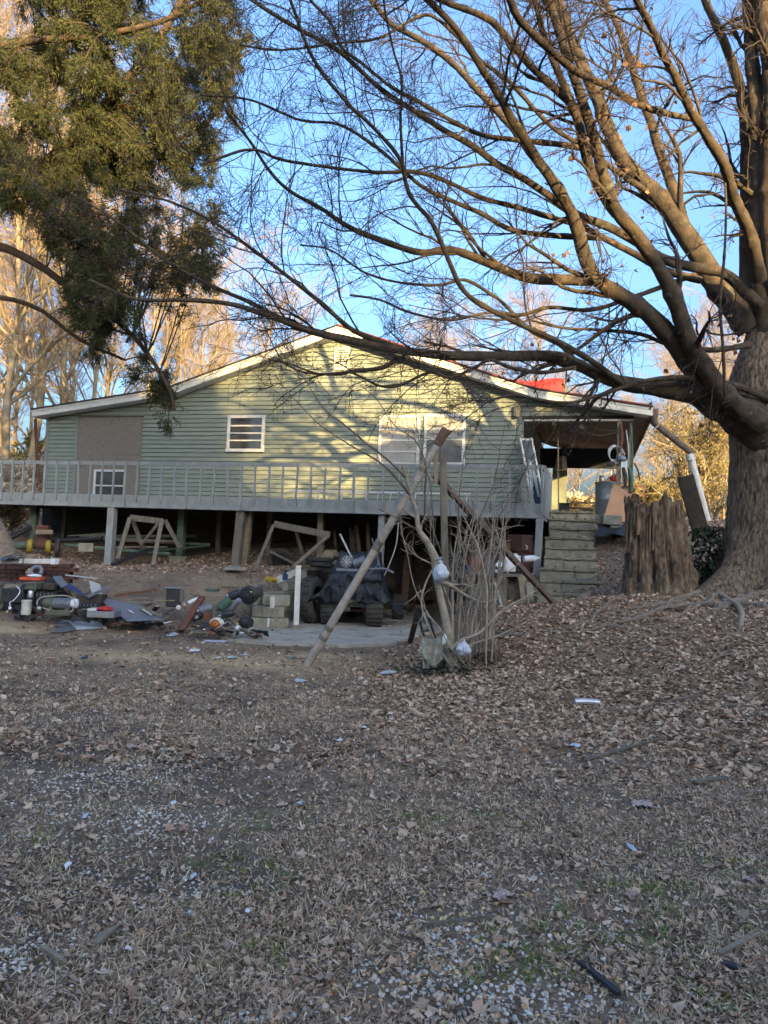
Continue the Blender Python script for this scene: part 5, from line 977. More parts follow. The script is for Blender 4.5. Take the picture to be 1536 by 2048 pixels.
for a_, b_2 in (((sR + 2.35, bz), (sR + 2.35, bz + .95)), ((sR + 3.0, bz), (sR + 3.0, bz + .95)), ((sR + 2.35, bz + .95), (sR + 3.0, bz + .95)), ((sR + 2.35, bz + .5), (sR + 3.0, bz + .5))):
    part(MB().beam(H(a_[0], -3.4, a_[1]), H(b_2[0], -3.4, b_2[1]), .04, .04, up=HN), 'tube', 'rust', fr_)
# old screen doors and planks leaning in the corner of the deck
for i, (pA, pB, mt, w_, lb) in enumerate([((1078, 1018), (1052, 876), 'trim', .30, 'old white screen frame leaning tallest in the porch corner'), ((1068, 1020), (1058, 905), 'white', .07, 'narrow white board in front of the leaning screen frame'), ((1075, 1020), (1060, 950), 'darkwood', .05, 'dark rod leaning in the porch corner'), ((1084, 1020), (1064, 930), 'greywood', .06, 'grey lath leaning in the porch corner'), ((1080, 1022), (1070, 965), 'black', .14, 'black bag slumped in the porch corner')]):
    p, q_ = HP(*pA, .9 + .12 * i), HP(*pB, .25 + .1 * i); p[2] = max(p[2], DZ); m = MB()
    if i == 0:
        o = T('screen_frame', lb, 'screen', p); sd = HU * .13
        for sg in (-1, 1): part(MB().beam(p + sd * sg, q_ + sd * sg, .04, .03), 'stile', mt, o)
        for u in (.02, .45, .98): part(MB().beam(p + (q_ - p) * u - sd, p + (q_ - p) * u + sd, .03, .05), 'cross_bar', mt, o)
        part(MB().prism([p - sd, p + sd, q_ + sd, q_ - sd], HN * -.004), 'mesh_panel', 'screen', o)
    else: one(m.beam(p, q_, w_, .03, up=HN), 'leaning_stick', mt, lb, 'stick', 'sticks leaning in the porch corner')
sw0, sz = hp(1106, 905, -6.3)[0], 0
m = MB(); m.hbox(sw0, sw0 + .45, -6.5, -6.35, PZ - .02, hp(1106, 905, -6.3)[1]); m.build('corner_wall', M['siding'], house)
lb_ = T('white_lampshade', 'square cream shade hanging beyond the house corner', 'lampshade', HP(1122, 925, -6.0)); c = HP(1122, 922, -6.0)
part(MB().lathe(c + [0, 0, -.28], [(.21, 0), (.15, .42), (.05, .44)], 4), 'shade', 'trim', lb_); part(MB().tube([c + [.08, 0, .2], c + [.08, 0, .45]], .07, 8), 'cap', 'greysteel', lb_)
one(MB().beam(HP(1116, 842, -.5), HP(1117, 1030, -.5), .03, .03), 'white_pole', 'palewood', 'thin pale pole hanging straight down under the porch header', 'pole')
for i, (a, mm, b) in enumerate([((1150, 845), (1195, 858), (1238, 862)), ((1145, 848), (1190, 870), (1238, 864))]):
    one(MB().tube(catmull([HP(*a, -.6), HP(*mm, -.5), HP(*b, -.1)], 10), .008, 5), 'slack_cable', 'rope', ('upper' if i == 0 else 'lower') + ' pale slack cable under the porch ceiling', 'cable')
# downspout from the porch eave: elbow, brown run, white pipe
dsP = T('porch_downspout', 'brown downspout elbow joined to a long white pipe leaning to the ground', 'downspout', W(1412, 1040, 17.3))
p0 = HP(1306, 818, .2); p1 = HP(1308, 845, .15); p2 = W(1325, 860, 17.2); p3 = W(1380, 903, 17.2); p4 = W(1414, 1042, 17.3)
part(MB().tube([p0, p1, p1 * .6 + p2 * .4], [.13, .09, .07], 10), 'elbow', 'dullbrown', dsP, smooth=True); part(MB().tube([p1 * .5 + p2 * .5, p2, p3, p3 + [.02, 0, -.08]], .075, 10), 'brown_pipe', 'dullbrown', dsP, smooth=True)
part(MB().tube([p3 + [.0, 0, -.08], p4], [.085, .085], 14), 'white_pipe', 'white', dsP, smooth=True); part(MB().tube([p3 + [.0, 0, -.06], p3 + [.02, 0, -.2]], [.10, .10], 14), 'coupling', 'white', dsP, smooth=True)
# black tarp scrap right of the top steps and porch edge blocks
fb = G(1235, 1060)
def fs(u, v): p = W(1195 + 75 * u, 1048 + 22 * v, 16.6 - 1.0 * v); p[2] += .05 * math.sin(u * 9 + v * 4) * .6; return p
one(MB().sheet(fs, 16, 6), 'tarp_scrap', 'tarp', 'crumpled black plastic sheet right of the top steps', 'plastic sheet', smooth=True)
for i, (px, py, lb) in enumerate([(1240, 1062, 'concrete block under the tan panel'), (1222, 1040, 'block at the porch edge left of the panel'), (1275, 1066, 'grey block half hidden behind the stump')]):
    c = W(px, py, 16.4); one(MB().box(c, (.4, .2, .2), -YAW + i * .3), 'concrete_block', 'block', lb, 'block', 'loose concrete blocks by the porch', bev=.01)

# ---- white jugs, logs and boards beside the steps
def jug(px, py, Y_, h_, w_, lb, mt='plastic', cap='white', band=None, fallen=False):
    b = W(px, py, Y_); r = T('plastic_jug', lb, 'jug', b, 'plastic jugs beside the steps'); ax = (0, 0, 1) if not fallen else (1, .2, .1)
    part(MB().lathe(b, [(w_ * .46, 0), (w_ * .5, .02), (w_ * .5, h_ * .62), (w_ * .42, h_ * .74), (w_ * .18, h_ * .88), (w_ * .16, h_ * .93)], 14, ax), 'body', mt, r, smooth=True)
    part(MB().lathe(b + np.array(ax) * h_ * .93, [(w_ * .19, 0), (w_ * .19, h_ * .07), (.01, h_ * .075)], 10, ax), 'cap', cap, r)
    if band: part(MB().lathe(b + np.array(ax) * h_ * .3, [(w_ * .505, 0), (w_ * .505, h_ * .2)], 14, ax), 'label_band', band, r)
    part(MB().tube([b + [w_ * .3, -w_ * .3, h_ * .6], b + [w_ * .42, -w_ * .4, h_ * .78], b + [w_ * .15, -w_ * .15, h_ * .86]], w_ * .06, 6), 'handle', mt, r, smooth=True)
jug(1018, 1143, 13.9, .33, .24, 'largest white jug beside the steps'); jug(998, 1146, 13.6, .22, .15, 'small white bottle with blue band left of the big jug', band='blue'); jug(1048, 1118, 14.4, .30, .12, 'white jug fallen on its side beside the steps', fallen=True, cap='plastic'); jug(1030, 1135, 14.3, .26, .2, 'second white jug behind the largest one')
sh = T('work_bench', 'low wooden shelf holding jugs beside the steps', 'shelf', W(1005, 1180, 13.8)); a, b = W(965, 1150, 13.8), W(1050, 1150, 14.2)
part(MB().beam(a, b, .45, .035), 'top', 'oldwood', sh); 
for u in (.05, .5, .95): p = a + (b - a) * u; part(MB().beam([p[0], p[1] - .15, tz(p[0], p[1]) - .1], [p[0], p[1] - .15, p[2] - .02], .07, .05), 'leg', 'oldwood', sh)
for i, (a, b, w_, mt, lb) in enumerate([((975, 1195), (968, 1140), .16, 'shrubbark', 'split log standing leftmost below the jugs'), ((1008, 1212), (983, 1135), .13, 'oldwood', 'dark grey board leaning under the small bottle'), ((1005, 1215), (990, 1165), .05, 'greywood', 'pale blue grey strip leaning on the dark board'), ((1030, 1198), (1022, 1150), .20, 'oldwood', 'short wide plank standing under the big jug'),
                              ((1050, 1205), (1043, 1150), .14, 'palewood', 'tan plank standing right of the wide plank'), ((955, 1215), (950, 1150), .10, 'shrubbark', 'round log standing behind the shrub suckers'), ((1062, 1205), (1058, 1165), .12, 'block', 'block standing against the lowest step'), ((935, 1210), (942, 1125), .12, 'oldwood', 'upright plank seen through the shrub suckers'), ((925, 1215), (918, 1120), .07, 'darkwood', 'dark stake behind the shrub trunk'), ((990, 1205), (975, 1165), .05, 'palewood', 'thin tan stick in the firewood row'), ((962, 1218), (958, 1170), .12, 'palewood', 'pale short log in the firewood row')]):
    p, q_ = G(*a), None; q_ = W(b[0], b[1], p[1] + .15); one(MB().beam(p - [0, 0, .03], q_, w_, .06 if w_ > .06 else .03, up=(0, 1, 0)), 'firewood_plank', mt, lb, 'plank', 'planks and logs standing beside the steps', bev=.008)
fc_ = W(951, 1128, 14.5); gc = T('gas_can', 'red fuel can with black spout under the deck', 'fuel can', fc_); part(MB().box(fc_ + [0, 0, .0], (.26, .2, .26), .2), 'body', 'red', gc, bev=.03); part(MB().lathe(fc_ + [.05, -.11, .05], [(.06, 0), (.05, .02), (.01, .03)], 12, (0, -1, 0)), 'cap', 'orange', gc)
m = MB(); m.box(fc_ + [0, 0, -.3], (.5, .4, .34)); one(m, 'crate', 'darkwood', 'dark crate under the red fuel can', 'crate')
for i, (px, py, mt, w_, h_, lb) in enumerate([(905, 1130, 'black', .4, .5, 'black tub behind the shrub trunk'), (975, 1120, 'greysteel', .3, .35, 'grey metal can behind the brace'), (1000, 1105, 'brownwood', .5, .5, 'brown cabinet under the deck corner'), (1040, 1085, 'brickred', .5, .3, 'heap of rusty bricks under the deck corner'), (930, 1150, 'blue', .35, .4, 'dark blue tub beside the black tub')]):
    c = W(px, py, 15.3); gz = max(tz(c[0], c[1]), 0); o = T('storage_tub', lb, 'tub', (c[0], c[1], gz), 'things stored under the deck'); hh = max(c[2] - gz, .2) + h_ / 2
    part(MB().lathe((c[0], c[1], gz), [(w_ * .42, 0), (w_ * .5, hh * .95), (w_ * .54, hh * .95), (w_ * .54, hh), (w_ * .45, hh)], 12 if i in (0, 1, 4) else 4), 'body', mt, o); part(MB().lathe((c[0], c[1], gz), [(w_ * .50, hh * .6), (w_ * .505, hh * .64)], 12), 'rim', mt, o)

# ---- the covered cart on the slab
cb = np.array([W(700, 1235, 14.9)[0], 15.4, .015]); cart = T('covered_cart', 'small four wheeled cart under a sagging black tarp in the basement bay', 'cart', cb); kx = 14.9 / F_PX
def cx_(px): return W(px, 1200, 14.9)[0]
for px, yy, w_, r_ in ((658, 14.95, .30, .27), (750, 14.85, .34, .29), (672, 16.6, .26, .25), (775, 16.6, .26, .25)):
    c = np.array([cx_(px) + (.25 if yy > 16 else 0), yy, r_ + .015]); w1 = part(MB().lathe(c - [w_ / 2, 0, 0], [(r_ * .55, 0), (r_ * .9, .01), (r_, .05), (r_ * 1.02, w_ / 2), (r_, w_ - .05), (r_ * .9, w_ - .01), (r_ * .55, w_)], 28, (1, 0, 0)), 'wheel', 'rubber', cart, smooth=True)
    part(MB().lathe(c - [w_ * .4, 0, 0], [(.02, 0), (r_ * .5, .02), (r_ * .5, w_ * .8), (.02, w_ * .82)], 16, (1, 0, 0)), 'rim', 'rust', w1)
    m = MB()
    for k in range(20): q = k * .314; m.frame(c + [0, math.cos(q) * r_ * 1.02, math.sin(q) * r_ * 1.005], (w_ * .40, 0, 0), (0, math.sin(q) * -.02, math.cos(q) * .02), (0, math.cos(q) * .018, math.sin(q) * .018))
    tag(part(m, 'tread', 'rubber', w1), kind='stuff')
part(MB().box((cx_(702), 15.7, .42), (1.0, 2.0, .08)), 'chassis', 'black', cart)
part(MB().beam((cx_(650), 14.72, .50), (cx_(717), 14.70, .49), .06, .05), 'front_board', 'palewood', cart)
part(MB().lathe((cx_(690), 14.85, .38), [(.02, -.16), (.10, -.14), (.11, .1), (.03, .13)], 14, (1, 0, 0)), 'gearbox', 'greysteel', cart, smooth=True); part(MB().tube([(cx_(655), 14.95, .3), (cx_(750), 14.95, .3)], .03, 8), 'axle', 'rust', cart)
def ftp(u, v):   # draped tarp: front skirt, top, back hump
    prof_ = [(14.62, .50), (14.66, .80), (14.80, 1.00), (15.25, 1.06), (15.45, 1.20), (15.7, 1.42), (16.3, 1.40), (16.9, 1.2), (17.1, .5)]
    k = v * 8; i = min(int(k), 7); f = k - i; yy = prof_[i][0] * (1 - f) + prof_[i + 1][0] * f; zz = prof_[i][1] * (1 - f) + prof_[i + 1][1] * f
    s = u * 2 - 1; wpx = 86 - 26 * max(0, min(1, (zz - .5) / .9)); xx = cx_(706) + s * wpx * kx * (1.0 if abs(s) < .8 else 1.0) + (.12 * v)
    if abs(s) > .7: zz = zz - (abs(s) - .7) / .3 * (zz - .42 - .08 * math.sin(v * 20)) * .93
    else: zz -= .05 * (s * s)
    w_ = noise.noise(Vector((xx * 2.2, yy * 2.2, zz * 2.5))); w2 = noise.noise(Vector((xx * 7 + 5, yy * 3, zz * 6)))
    fold = (.06 * math.sin(xx * 11 + w_ * 9) + .03 * math.sin(xx * 27 + w2 * 6)) * (1 if v < .2 or abs(s) > .7 else .3)
    return np.array([xx + .03 * w2, yy - fold - .07 * w_ - (.06 if v < .12 else 0), zz + .09 * w_ + .035 * w2 + (.10 * math.sin(u * 17) * .5 if v < .03 else 0)])
part(MB().sheet(ftp, 110, 80), 'tarp', 'tarp', cart, smooth=True)
part(MB().sheet(lambda u, v: np.array([cx_(770) + .45 * u, 15.0 + .35 * v + .1 * u, .42 - .22 * u + .05 * math.sin(u * 8 + v * 3) + .05 * v]), 14, 8), 'tarp_tail', 'tarp', cart, smooth=True)
mo = np.array([cx_(702), 14.95, 1.07]); mt_ = T('small_motor', 'small grey motor with tube lying on the tarp covered cart', 'motor', mo)
part(MB().box(mo + [-.1, 0, .0], (.42, .2, .06)), 'base', 'greysteel', mt_, bev=.01); part(MB().lathe(mo + [-.12, -.1, .15], [(.03, 0), (.11, .01), (.12, .06), (.12, .16), (.05, .2)], 18, (0, 1, .1)), 'flywheel', 'greysteel', mt_); 
for k in range(8): q = k * .785; part(MB().beam(mo + [-.12, -.11, .15], mo + [-.12 + math.cos(q) * .1, -.11, .15 + math.sin(q) * .1], .015, .012), 'fin', 'alu', mt_)
part(MB().tube([mo + [.02, 0, .12], mo + [.14, 0, .17], mo + [.24, 0, .2]], [.09, .075, .10], 16), 'duct_tube', 'greysteel', mt_, smooth=True)
one(MB().tube(catmull([mo + [.2, -.1, .08], mo + [.4, -.15, .04], mo + [.62, -.12, .05], mo + [.8, -.1, -.02]], 14), .022, 7), 'grey_conduit', 'greysteel', 'grey cable bundle lying across the cart tarp', 'cable')
one(MB().tube(catmull([mo + [.35, -.2, -.02], mo + [.5, -.2, .15], mo + [.42, -.1, .4], mo + [.36, .1, .62], mo + [.55, -.2, .05]], 16), .010, 6), 'grey_hose', 'greysteel', 'thin hose draped up over the tarp hump', 'hose')
one(MB().beam(W(708, 1125, 15.6), W(680, 1068, 15.9), .025, .025), 'white_rod', 'white', 'thin white rod leaning behind the cart', 'rod')
for i, (a, b) in enumerate([((725, 1125), (706, 1060)), ((740, 1130), (712, 1050)), ((718, 1120), (700, 1055)), ((748, 1130), (735, 1045)), ((690, 1120), (668, 1060))]):
    p = W(a[0], a[1], 16.8); p2_ = W(b[0], b[1], 17.3); p[2] = .02; one(MB().beam(p, p2_, .06 + .02 * (i % 2), .03, up=(0, 1, 0)), 'stored_board', 'brownwood' if i % 2 else 'darkwood', ('first', 'second', 'third', 'fourth', 'fifth')[i] + ' of the dark boards leaning behind the cart, counted by position' if False else ('middle brown lath', 'longest dark lath', 'dark lath left of the longest', 'steepest brown lath', 'outer dark lath by the block wall')[i] + ' leaning in the dark behind the cart', 'board', 'boards leaning behind the cart')
one(MB().tube(catmull([W(797, 1045, 15.3), W(792, 1090, 15.2), W(778, 1130, 15.1), W(768, 1152, 15.0)], 12), .012, 5), 'hanging_rope', 'rope', 'pale rope hanging from the deck right of the cart', 'rope')

# ---- block retaining wall left of the slab
bw = T('block_wall', 'stepped concrete block wall holding back the bank beside the slab', 'wall', (BW0[0], BW0[1], 0))
dv = (BW1 - BW0); Lw = np.linalg.norm(dv); dv = dv / Lw; ang = math.atan2(dv[1], dv[0]); nrmw = np.array([-dv[1], dv[0]])
k = 0; x_ = 0.0
while x_ < Lw - .1:
    top = W(645, 1138, 16.8)[2] if x_ > Lw - 1.6 else (.80 if x_ > .9 else .6)
    nrow = int(round(top / .2)); 
    for r_ in range(nrow):
        off = .2 if r_ % 2 else 0; a, b = x_ + off, x_ + off + .4
        c = BW0 + dv * ((a + b) / 2) - nrmw * 0 + nrmw * random.uniform(-.008, .008)
        part(MB().box((c[0], c[1], .10 + r_ * .2), (.392, .20, .193), ang + random.uniform(-.01, .01)), 'concrete_block', 'block', bw, bev=.008)
    x_ += .4
for px, py, Y_, rz in ((548, 1195, 13.9, .1), (520, 1225, 13.8, -.1), (560, 1165, 14.0, .15), (548, 1165, 14.1, .05), (528, 1195, 13.9, -.05), (556, 1225, 13.9, .1)):
    c = W(px, py + 12, Y_); c[2] = {1195: .30, 1225: .1, 1165: .50}[py]; part(MB().box(c, (.38, .2, .19), rz), 'concrete_block', 'block', bw, bev=.01)
# ---- big tyre, smaller tyre, yellow things on the wall
def tyre(name, lb, c, r_, w_, ax, mt='rubber', group=None):
    o = T(name, lb, 'tyre', np.array(c) - [0, 0, r_]); ax = np.array(ax, float); ax /= np.linalg.norm(ax); c = np.array(c)
    part(MB().lathe(c - ax * w_ / 2, [(r_ * .58, w_ * .12), (r_ * .62, 0), (r_ * .8, -.015), (r_ * .95, .01), (r_, w_ * .15), (r_ * 1.01, w_ * .5), (r_, w_ * .85), (r_ * .95, w_ - .01), (r_ * .8, w_ + .015), (r_ * .62, w_), (r_ * .58, w_ * .88), (r_ * .9, w_ * .75), (r_ * .9, w_ * .25), (r_ * .58, w_ * .12)], 44, ax), 'casing', mt, o, smooth=True)
    m = MB(); u = np.cross(ax, (0, 0, 1.)); u /= np.linalg.norm(u); v = np.cross(ax, u)
    for k in range(36): q = k * 2 * math.pi / 36; dr = math.cos(q) * u + math.sin(q) * v; tg = -math.sin(q) * u + math.cos(q) * v; m.frame(c + dr * r_ * 1.015 + ax * w_ * .2 * (-1) ** k, ax * w_ * .24, tg * r_ * .035, dr * .012)
    tag(part(m, 'tread', mt, o), kind='stuff'); return o
ty = W(612, 1190, 14.1); tyre('tractor_tyre', 'large tractor tyre leaning on the block wall behind the white plank', (ty[0] + .03, ty[1] + .95, .45), .44, .27, (1.0, -.34, .10))
tc_ = W(640, 1128, 16.2); 
for i in range(2): tyre('worn_out_tyre', ('upper', 'lower')[i] + ' thin flattened tyre lying on the block wall', (W(640, 1130, 16.0)[0], 16.0, 1.13 + .09 * (1 - i)), .27, .08, (.05 * i, .05, 1))
tyre('bicycle_tyre', 'old black tyre hanging by the sawhorse under the deck', W(560, 1122, 17.0), .28, .06, (.2, -1, .05))
sp_ = T('cable_spool', 'wooden log end with pale cut face on the block wall', 'log', W(658, 1125, 16.5)); c = W(655, 1112, 16.4); part(MB().tube([c, c + [.1, .35, 0]], [.13, .14], 14), 'log', 'palewood', sp_, smooth=True); part(MB().box(c + [.05, .1, -.22], (.32, .3, .26), .1), 'support_block', 'block', sp_, bev=.01)
yb = W(540, 1163, 14.1); yl = T('yellow_mask', 'crumpled bright yellow plastic on the block wall', 'plastic', yb); part(MB().blob(yb + [0, 0, .03], (.10, .08, .05), 3, .9, 3), 'body', 'yellow', yl, smooth=True)
bb = W(570, 1160, 14.1); o = T('blue_bottle', 'small dark blue bottle on the block wall beside the gutter piece', 'bottle', bb); part(MB().lathe(bb, [(.05, 0), (.05, .1), (.02, .13), (.02, .16)], 12), 'body', 'blue', o, smooth=True); part(MB().lathe(bb + [0, 0, .16], [(.025, 0), (.025, .02)], 8), 'cap', 'black', o)
gt = T('gutter_piece', 'pale green gutter length slanting up behind the tractor tyre', 'gutter', W(560, 1162, 14.3)); a, b = W(555, 1160, 14.4), W(597, 1142, 15.4)
for sg, hh in ((-1, .05), (1, .05)): part(MB().beam(a + [0, 0, .05 * sg], b + [0, 0, .05 * sg], .012, .03), 'lip', 'trim', gt)
part(MB().beam(a, b, .01, .12), 'back', 'trim', gt)
one(MB().beam(W(530, 1166, 14.6), W(432, 1172, 14.9), .03, .03), 'lath', 'palewood', 'long thin pale lath lying on the bank above the scrap pile', 'lath')
one(MB().beam(W(507, 1176, 14.3), W(487, 1157, 14.6), .03, .02), 'lath', 'palewood', 'short pale lath crossing the long one', 'lath')
one(MB().beam(W(528, 1163, 14.7), W(590, 1146, 15.4), .03, .05), 'lath', 'greywood', 'grey strip running up the bank to the block wall', 'lath')
# white plank standing at the slab
wp = G(592, 1263); o = T('white_plank', 'white painted plank standing upright on the slab in front of the tyre', 'plank', wp); a = wp + [0, 0, 0]; b = W(597, 1131, wp[1] + .12)
d = b - a; part(MB().beam(a + d * .10, b, .095, .035, up=(0, 1, 0)), 'painted_face', 'white', o, bev=.003); part(MB().beam(a, a + d * .098, .094, .034, up=(0, 1, 0)), 'bare_end', 'palewood', o)
# ---- sawhorses
def bar(o, a, b, w_=.09, h_=.04, mt='oldwood', n='leg'): part(MB().beam(a, b, w_, h_, up=(0, 1, 0)), n, mt, o, bev=.004)
o = T('sawhorse', 'grey wooden sawhorse standing under the left part of the deck', 'sawhorse', G(270, 1135)); y1, y2 = 16.6, 17.4
A1, B1 = W(260, 1035, y1 + .4), W(326, 1043, y1 + .5)
part(MB().beam(A1, B1, .05, .13, up=Z0), 'top_beam', 'oldwood', o)
bar(o, W(235, 1118, y1), W(260, 1035, y1 + .3)); bar(o, W(306, 1131, y1 - .3), W(324, 1040, y1 + .3)); bar(o, W(287, 1098, y2), W(265, 1040, y1 + .6)); bar(o, W(359, 1095, y2), W(330, 1040, y1 + .7)); bar(o, W(282, 1090, y1 + .6), W(320, 1042, y1 + .4), .06)
o = T('sawhorse', 'long grey sawhorse straddling the bank beside the block wall', 'sawhorse', G(560, 1140)); y1 = 16.0
part(MB().beam(W(548, 1048, y1 + .5), W(660, 1070, y1 + .5), .05, .14, up=Z0), 'top_beam', 'oldwood', o)
bar(o, W(509, 1142, y1), W(547, 1050, y1 + .4), .07); bar(o, W(585, 1135, y1 - .3), W(656, 1072, y1 + .3), .07); bar(o, W(610, 1125, y1 + 1), W(592, 1062, y1 + .6), .07); bar(o, W(590, 1128, y1 + .9), W(535, 1100, y1 + .8), .05); bar(o, W(625, 1110, y1 + .9), W(640, 1085, y1 + .7), .05)
# ---- lumber and pipes lying under the deck
for i, (a, b, Y1, Y2, r_, mt, lb) in enumerate([((100, 1082), (205, 1076), 18.5, 18.3, .05, 'black', 'black pipe lying behind the left deck posts'), ((160, 1072), (390, 1072), 19, 18.8, .04, 'moss', 'mossy pole lying level along the wall'), ((130, 1090), (340, 1108), 18.2, 17.6, .045, 'moss', 'green grey pole at the front of the lumber pile'),
         ((180, 1076), (370, 1085), 18.6, 18.4, .05, 'oldwood', 'grey log in the lumber pile'), ((165, 1094), (335, 1094), 18.0, 18.0, .03, 'palewood', 'thin pale lath on the lumber pile'), ((320, 1100), (410, 1092), 17.6, 18.2, .03, 'green', 'green painted rail end right of the sawhorse'), ((225, 1135), (300, 1098), 16.7, 17.5, .06, 'black', 'charred black timber lying in front of the sawhorse'),
         ((255, 1078), (420, 1090), 18.8, 18.6, .04, 'moss', 'mossy pole crossing behind the sawhorse'), ((135, 1072), (215, 1066), 19.2, 19.2, .03, 'oldwood', 'rough lath leaning on the pile near the wall'), ((0, 1085), (62, 1055), 18.2, 18.8, .06, 'black', 'black corrugated drain pipe by the left corner'), ((28, 1092), (55, 1090), 18, 18, .08, 'moss', 'short mossy log by the yellow wheels')]):
    p, q_ = W(a[0], a[1], Y1), W(b[0], b[1], Y2); p[2] = max(p[2], tz(p[0], p[1]) + r_); q_[2] = max(q_[2], tz(q_[0], q_[1]) + r_)
    m = MB(); m.tube(catmull([p, (p + q_) / 2 + [0, 0, -.01], q_], 7), r_, 8) if i in (1, 2, 3, 7, 9, 10, 0) else m.beam(p, q_, r_ * 2, r_); one(m, 'stored_pole', mt, lb, 'pole', 'poles and lumber under the deck')
hw = T('yellow_wheel_axle', 'pair of yellow wheels on an axle by the left deck post', 'wheels', G(75, 1112)); c = W(54, 1092, 17.6)
for dx in (0, .42): w1 = part(MB().lathe(c + [dx, 0, 0], [(.02, 0), (.12, 0), (.155, .02), (.155, .10), (.12, .12), (.02, .12)], 22, (1, .35, 0)), 'wheel', 'yellow', hw); part(MB().lathe(c + [dx + .06, .02, 0], [(.05, 0), (.06, .12)], 10, (1, .35, 0)), 'hub', 'black', w1)
part(MB().tube([c, c + [.6, .2, 0]], .03, 8), 'axle', 'rust', hw); part(MB().lathe(c + [.55, .2, -.02], [(.05, 0), (.22, .02), (.22, .1), (.05, .12)], 20, (1, .35, 0)), 'tyre', 'rubber', hw)
one(MB().box(W(86, 1072, 18.2), (.28, .2, .5)), 'rusty_box', 'rust', 'rusty tall box beside the left deck post', 'box', bev=.01); one(MB().beam(W(72, 1064, 17.9), W(106, 1064, 17.9), .05, .1), 'board_end', 'palewood', 'pale board end laid across by the left post', 'board')
one(MB().box(W(172, 1095, 17.5), (.32, .2, .2), .3), 'concrete_block', 'block', 'single concrete block below the lumber pile', 'block', bev=.012)
tb = G(12, 1110); tk = T('old_trunk', 'weathered broad trunk base at the left frame edge', 'tree', W(-8, 1120, 15.5)); part(MB().tube(catmull([W(-2, 1130, 15.5), W(-6, 1080, 15.5), W(-26, 1030, 15.6), W(-50, 980, 15.6)], 10), [.42, .36, .3, .25, .22, .2, .18, .16, .14, .12], 14), 'trunk', 'root', tk, smooth=True)

# ---- scrap heap at left
o = T('brick_stack', 'low stack of dark red bricks behind the white pipe', 'bricks', G(50, 1166)); bY = 13.6; zb0 = W(50, 1165, bY)[2]; x0_ = W(-30, 1150, bY)[0]; nB = 0
for r_ in range(5):
    for j in range(7): part(MB().box((x0_ + .105 + j * .205 + (.1 if r_ % 2 else 0), bY + .2 + random.uniform(-.012, .012), zb0 + .035 + r_ * .07), (.195, .2, .064), random.uniform(-.02, .02)), 'brick', 'brickred', o, bev=.004)
def gj(px, py, Y_): p = W(px, py, Y_); return p
gp = T('white_pipe', 'square white downspout pipe lying on the brick stack', 'pipe', gj(60, 1130, 13.3)); part(MB().beam(gj(2, 1122, 13.4), gj(108, 1123, 13.2), .09, .085), 'pipe', 'white', gp, bev=.008); part(MB().beam(gj(105, 1123, 13.19), gj(114, 1123, 13.17), .11, .10), 'end_collar', 'plastic', gp, bev=.006)
part(MB().beam(gj(3, 1123, 13.15), gj(45, 1124, 13.1), .1, .04), 'flat_piece', 'plastic', gp)
for i in range(5): P = [gj(8 + random.uniform(-6, 6), 1125, 13.1), gj(22 + i * 3, 1112 + i, 13.15), gj(40 + i * 2, 1106 + i * 2, 13.1), gj(47, 1116 + i * 2, 13.05), gj(44 + i, 1128, 13.0)]; one(MB().tube(catmull(P, 14), .007, 5), 'loose_cable', 'rope' if i % 2 else 'black', ('outer pale', 'upper black', 'middle pale', 'lower black', 'inner pale')[i] + ' cable looped over the white pipe', 'cable', 'cables looped over the white pipe')
one(MB().sheet(lambda u, v: gj(0 + 38 * u, 1118 - 8 * math.sin(u * 3) + 6 * v, 13.3 - .4 * v), 8, 4), 'dark_rag', 'tarp', 'dark rag bunched on the brick stack left of the pipe', 'rag', smooth=True)
o = T('orange_tray', 'orange tray holding a grey coiled duct and rags', 'tray', gj(65, 1158, 13.0)); c = gj(65, 1157, 13.0)
part(MB().box(c, (.34, .26, .045), .1), 'tray', 'orange', o, bev=.008); m = MB(); cc = gj(73, 1142, 12.95); m.tube([cc + [math.cos(q) * .085, math.sin(q) * .03, math.sin(q) * .075] for q in np.linspace(-.6, 5.2, 20)], .032, 8); tag(m.build('grey_duct', M['greysteel'], smooth=True), 'grey coiled duct ring standing on the orange tray', 'duct')
one(MB().blob(gj(58, 1146, 12.95), (.06, .05, .08), 2, .4, 5), 'tan_glove', 'palewood', 'tan crumpled glove standing on the orange tray', 'glove', smooth=True); one(MB().blob(gj(70, 1152, 12.9), (.12, .06, .03), 2, .4, 6), 'white_rag', 'paper', 'white rag on the orange tray', 'rag', smooth=True)
def slab4(name, mt, lb, cat, pts, Ys, th=.03, g=None):
    P = [gj(a, b, y) for (a, b), y in zip(pts, Ys)]; n_ = np.cross(P[1] - P[0], P[2] - P[0]); n_ = n_ / np.linalg.norm(n_) * th; 
    if n_[1] < 0: n_ = -n_
    return one(MB().prism(P, n_), name, mt, lb, cat, g, bev=.004)
slab4('sheet_metal', 'greysteel', 'flat blue grey sheet metal panel tilted over the scrap', 'sheet metal', [(193, 1194), (254, 1242), (326, 1239), (277, 1207)], [12.9, 12.2, 12.3, 12.9], .012)
for a, b in (((258, 1221), (266, 1227)), ((285, 1219), (303, 1231))): one(MB().beam(gj(a[0], a[1] - 1, 12.52), gj(b[0], b[1] - 1, 12.38), .03, .006), 'paint_mark', 'white', ('short' if a[0] < 270 else 'long') + ' white strip lying on the blue grey panel', 'strip')
slab4('black_box_lid', 'black', 'black tilted speaker box at the top of the scrap heap', 'box', [(92, 1158), (108, 1186), (131, 1182), (110, 1153)], [13, 12.8, 12.8, 13.1], .18)
slab4('metal_sheet', 'greysteel', 'grey side panel leaning beside the black box', 'panel', [(106, 1152), (124, 1175), (136, 1168), (122, 1151)], [12.9, 12.7, 12.9, 13.1], .03)
